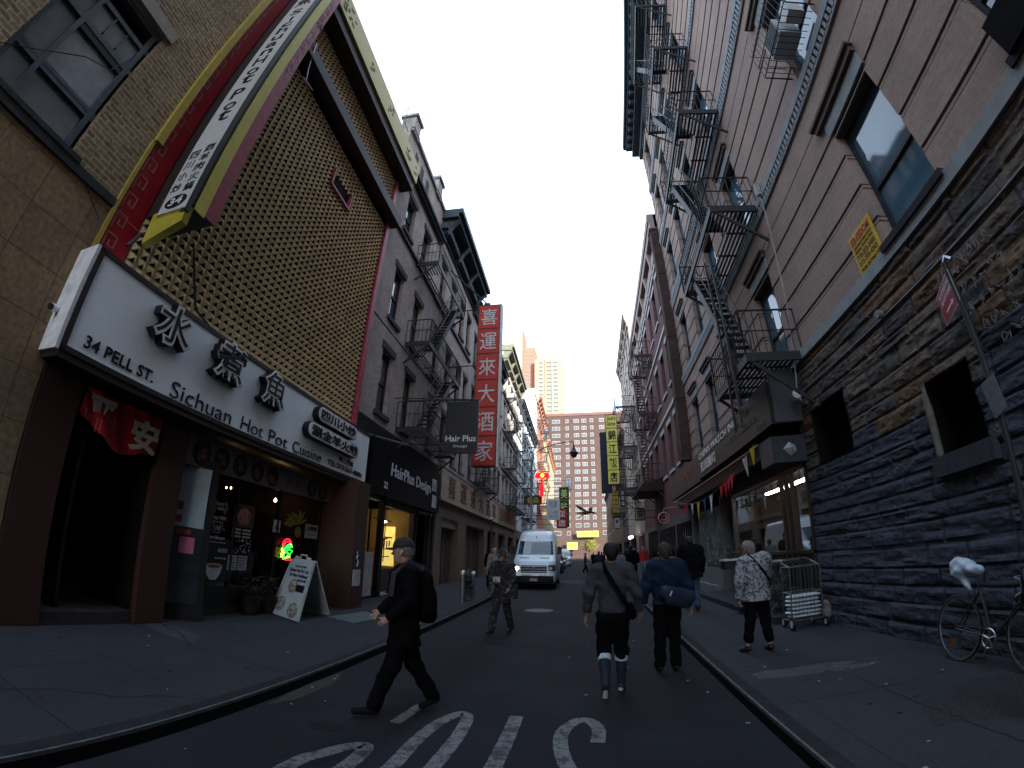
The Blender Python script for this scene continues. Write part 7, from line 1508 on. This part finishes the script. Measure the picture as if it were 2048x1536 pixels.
def x2_(t, Mx, q):
    b = MB(); P = [Mx@Vector(p) for p in ((-.36, .08, 1.06), (-.20, .14, 1.06), (-.18, .16, .76), (-.36, .1, .76))]; b.prism(P, (Mx.to_3x3()@Vector((0, -.1, 0)))); b.tube([P[0], Mx@Vector((-.28, .1, 1.2)), P[1]], .008, 5); tag(b.build('tote_bag', CAMO, base=tuple(P[2])), 'patterned tote bag carried by the walker in the bucket hat', 'bag')
    b = MB(); p = Mx@Vector((.0, .24, 1.16)); b.box(p.x-.08, p.x+.06, p.y-.01, p.y+.01, p.z-.06, p.z+.05); tag(b.build('folded_leaflet', mat('leaflet', (.4, .38, .36)), base=tuple(p)), 'pale folded leaflet held by the walker in the bucket hat', 'leaflet')
person('person in a bucket hat and dark patchwork tunic walking towards the camera', (-1.80, 9.3, 0), 198, 1.7, dict(eL=(-.26, .04, 1.16), wL=(-.24, .14, 1.0), eR=(.24, .06, 1.15), wR=(.08, .22, 1.12), kR=(.09, .16, .50), aR=(.09, .28, .10), tR=(.1, .42, .08), kL=(-.09, -.06, .5), aL=(-.1, -.24, .12), tL=(-.11, -.12, .04)), top=.66, topk=CAMO, legs=.9, legk=CAMO, hair=HAIRB, hat='bucket', extra=x2_, coat=.06, skin=SKIN2, res=.018)
# grey sweatshirt man
def x3(t, Mx, q):
    strap(t, Mx, [(-.10, .10, 1.47), (-.10, -.02, 1.55), (-.075, -.13, 1.45), (.02, -.185, 1.28), (.12, -.175, 1.12), (.19, -.06, .98)], .055, BLK)
    o = sdf_build('hip_bag', [((.2, .02, 1.0), (.23, .06, .92), .07, .07, (1, 0, 0), 1.4)], BLK, None, .014, .03, M_=Mx, base=tuple(Mx@Vector((.2, 0, .95)))); tag(o, 'small black bag on the hip of the man in the grey sweatshirt', 'bag')
    for sd in 'LR':
        k_, a2 = q['k'+sd], q['a'+sd]
        for f0, f1, m, rr in ((.10, .30, mat('cuff_pale_blue', (.42, .52, .58), .8, var=.35, scale=25), .083),): sdf_build('trouser_cuff', [(k_+(a2-k_)*f0, k_+(a2-k_)*f1, rr-.004, rr-.008)], m, t, .012, .01, M_=Mx, cuts=[(k_+(a2-k_)*f0, ((k_-a2)/np.linalg.norm(k_-a2)).tolist()), (k_+(a2-k_)*f1, ((a2-k_)/np.linalg.norm(k_-a2)).tolist())])
        sdf_build('stocking', [(k_+(a2-k_)*.22, k_+(a2-k_)*.5, .064, .062), (k_+(a2-k_)*.5, a2, .058, .045)], mat('stocking_navy', (.02, .025, .04), .8), t, .014, .02, M_=Mx)
person('man in a grey sweatshirt and black cropped trousers walking away', (.24, 5.42, 0), 2, 1.765, dict(eL=(-.27, -.06, 1.17), wL=(-.30, .0, .92), eR=(.28, -.02, 1.17), wR=(.31, .10, .93), kL=(-.10, .03, .50), aL=(-.075, -.20, .185), tL=(-.08, -.155, .04), kR=(.10, .1, .5), aR=(.10, .13, .09), tR=(.12, .3, .04), nec=(0, .02, 1.5)), top=.95, topk=GRY, legs=.14, legk=BLK, hair=HAIRB, extra=x3, skin=SKIN2, res=.014, shoe=(mat('trainer_black', (.03, .03, .034)), SOLE), build=1.02)
# blue jacket man
def x4(t, Mx, q):
    strap(t, Mx, [(-.06, .12, 1.5), (-.07, .0, 1.56), (-.08, -.13, 1.45), (-.05, -.18, 1.28), (.05, -.19, 1.14)], .03, mat('strap_navy', (.012, .014, .02)))
    o = sdf_build('shoulder_bag', [((-.05, -.24, 1.10), (.26, -.17, 1.02), .10, .10, (0, 1, 0), 1.5), ((.0, -.24, 1.0), (.24, -.16, .93), .08, .07, (0, 1, 0), 1.5)], mat('bag_blue', (.010, .018, .038), .6, var=.2), None, .016, .04, wob=.005, M_=Mx, base=tuple(Mx@Vector((.1, -.2, 1)))); tag(o, 'blue shoulder bag slung behind the man in the blue jacket', 'bag')
    o2 = sdf_build('bag_tag', [((-.02, -.345, 1.07), (.0, -.35, 1.12), .012, .01)], mat('tag_silver', (.4, .42, .45), .3), o, .006, .01, M_=Mx)
person('man with thinning brown hair in a blue jacket and black trousers walking away', (1.03, 6.42, 0), -2, 1.75, dict(eL=(-.30, -.03, 1.16), wL=(-.34, .05, .90), eR=(.30, -.04, 1.14), wR=(.33, .0, .88), kL=(-.10, .0, .5), kR=(.10, .03, .5), hea=(.0, .03, 1.63)), top=.93, topk=DEN, legs=.95, legk=BLK, hair=HAIRN, extra=x4, res=.016, coat=.08, build=1.1)
# woman in floral blouse
FLO = bpy.data.materials.new('floral_print'); FLO.use_nodes = True; _pr(FLO, (.25, .235, .25), (.06, .08, .12), 26, .52, (.045, .06, .09))
def x5(t, Mx, q): strap(t, Mx, [(-.11, .08, 1.46), (-.12, -.03, 1.52), (-.08, -.13, 1.42), (.02, -.185, 1.27), (.13, -.18, 1.10), (.21, -.04, .98)], .03, BLK)
person('elderly woman in a white and blue floral blouse by the shop window', (2.36, 6.58, .13), -12, 1.60, dict(sL=(-.20, .02, 1.40), sR=(.18, -.02, 1.44), wai=(.01, 0, 1.12), hea=(-.06, .09, 1.60), nec=(-.02, .05, 1.48), eL=(-.29, .0, 1.12), wL=(-.29, .04, .86), eR=(.27, .1, 1.2), wR=(.22, .28, 1.1), kL=(-.14, .0, .5), aL=(-.17, .03, .09), tL=(-.23, .14, .035), kR=(.13, .0, .5), aR=(.17, -.08, .09), tR=(.19, .07, .035)), top=.80, topk=FLO, legs=.72, legk=BLK, hair=HAIRG, hairstyle='bun', extra=x5, res=.015, coat=.12, build=1.15, turn=-25)
# people further down
JN = mat('jeans_blue', (.035, .055, .10), .85, var=.3, scale=14)
W1 = dict(kL=(-.1, .12, .5), aL=(-.1, .2, .1), tL=(-.1, .34, .06), kR=(.1, -.02, .5), aR=(.1, -.22, .12), tR=(.1, -.1, .04)); W2 = dict(kR=(.1, .12, .5), aR=(.1, .2, .1), tR=(.1, .34, .06), kL=(-.1, -.02, .5), aL=(-.1, -.22, .12), tL=(-.1, -.1, .04))
person('broad man in a black coat and blue jeans on the right pavement', (2.52, 11.7, .13), 5, 1.84, W1, top=.78, topk=BLK, legs=.95, legk=JN, hair=HAIRB, res=.024, coat=.22, build=1.22)
person('person with long fair hair just ahead of the man in the blue jacket', (1.52, 9.6, .0), 5, 1.74, W2, top=.85, topk=mat('coat_dark_olive', (.04, .036, .03)), legs=.95, legk=BLK, hair=mat('hair_fair', (.22, .16, .11), .7, var=.4, scale=50), hairstyle='long', res=.024, coat=.1)
person('person in a black coat walking ahead beyond the fair haired one', (2.3, 14.5, .13), 5, 1.8, W1, top=.6, topk=BLK, legs=.95, legk=BLK, hair=HAIRB, res=.03, coat=.15)
person('person in a slate grey top far ahead in the road', (1.12, 19, 0), 0, 1.8, W1, top=.9, topk=mat('slate_top', (.10, .12, .15), .9), legs=.95, legk=BLK, hair=HAIRB, res=.03)
person('tall person in a long black coat on the right far pavement', (2.05, 24, .13), 8, 1.88, W2, top=.5, topk=BLK, legs=.95, legk=BLK, hair=HAIRB, res=.032, coat=.12)
person('person in a red jacket coming along the far right pavement', (3.45, 30.5, .13), 190, 1.85, W1, top=.9, topk=mat('jacket_red', (.28, .02, .03), .8), legs=.95, legk=mat('jeans_pale', (.14, .16, .2), .85), hair=HAIRB, res=.034, coat=.1)
person('person in dark clothes crossing the road far away with pale arms', (-.5, 39, 0), 100, 1.7, W2, top=.8, topk=mat('coat_dark_olive', (0, 0, 0)), legs=.95, legk=BLK, hair=HAIRB, res=.036)
for i, (x, y, lab) in enumerate(((.25, 58, 'left figure of the distant dark group in the road'), (.85, 55, 'nearest figure of the distant dark group in the road'), (1.35, 60, 'right figure of the distant dark group in the road'), (2.6, 66, 'lone dark figure on the far right pavement beyond the group'))):
    person(lab, (x, y, 0 if x < 1.6 else .13), 10+i*40, 1.75+.04*i, (W1, W2)[i % 2], top=.7, topk=BLK, legs=.95, legk=BLK, hair=HAIRB, res=.042, hands=False, coat=.1)
person('person in a white top on the left pavement behind the bucket hat walker', (-3.30, 15.6, .13), 185, 1.72, W1, top=.85, topk=mat('top_white', (.16, .16, .17)), legs=.95, legk=mat('jeans_pale', (0, 0, 0)), hair=HAIRB, res=.03)
person('person in dark clothes on the left pavement near the slim post', (-4.3, 19.5, .13), 170, 1.75, W2, top=.8, topk=BLK, legs=.95, legk=BLK, hair=HAIRB, res=.032)
person('person in patched blue jeans and yellow shoes at the far right edge', (3.13, 2.62, .13), 120, 1.75, dict(wai=(0, .12, 1.08), che=(0, .42, 1.2), nec=(0, .58, 1.28), hea=(0, .68, 1.36), sL=(-.19, .5, 1.25), sR=(.19, .5, 1.25), eL=(-.2, .6, 1.0), eR=(.2, .6, 1.0), wL=(-.15, .72, .8), wR=(.15, .72, .8)), top=.84, topk=BLK, legs=.93, legk=JN, hair=HAIRB, res=.02, shoe=mat('shoe_olive_yellow', (.3, .24, .04)))

more = ((2.55, 17.0, 'person in a black jacket on the right pavement by the gift shops', W2, BLK), (3.1, 20.5, 'person in a dark brown coat near the gift shop bars', W1, mat('coat_umber', (.03, .02, .016))), (1.75, 22.0, 'person in a dark hooded top walking at the right kerb far ahead', W1, BLK), (.55, 33.0, 'person in a navy coat in the road far beyond the grey sweatshirt', W2, mat('coat_navy', (.012, .016, .03))), (2.6, 28.0, 'short person in black near the far right doorway', W2, BLK), (2.9, 36.5, 'person in a dim maroon coat on the far right pavement', W1, mat('coat_maroon', (.05, .012, .014))), (1.2, 44, 'distant person in black crossing behind the navy coat', W2, BLK), (-5.4, 29, 'person in grey on the left pavement beyond the lamp post', W1, mat('slate_top', (0, 0, 0))))
for i, (x, y, lab, w_, mm_) in enumerate(more):
    person(lab, (x, y, .13 if (x > 1.6 or x < -3.5) else 0), (5, 185, 0, 10, 175, 0, 90, 180)[i], 1.78-.05*(i % 3), w_, top=.7, topk=mm_, legs=.95, legk=BLK, hair=HAIRB, res=.034, coat=.1)
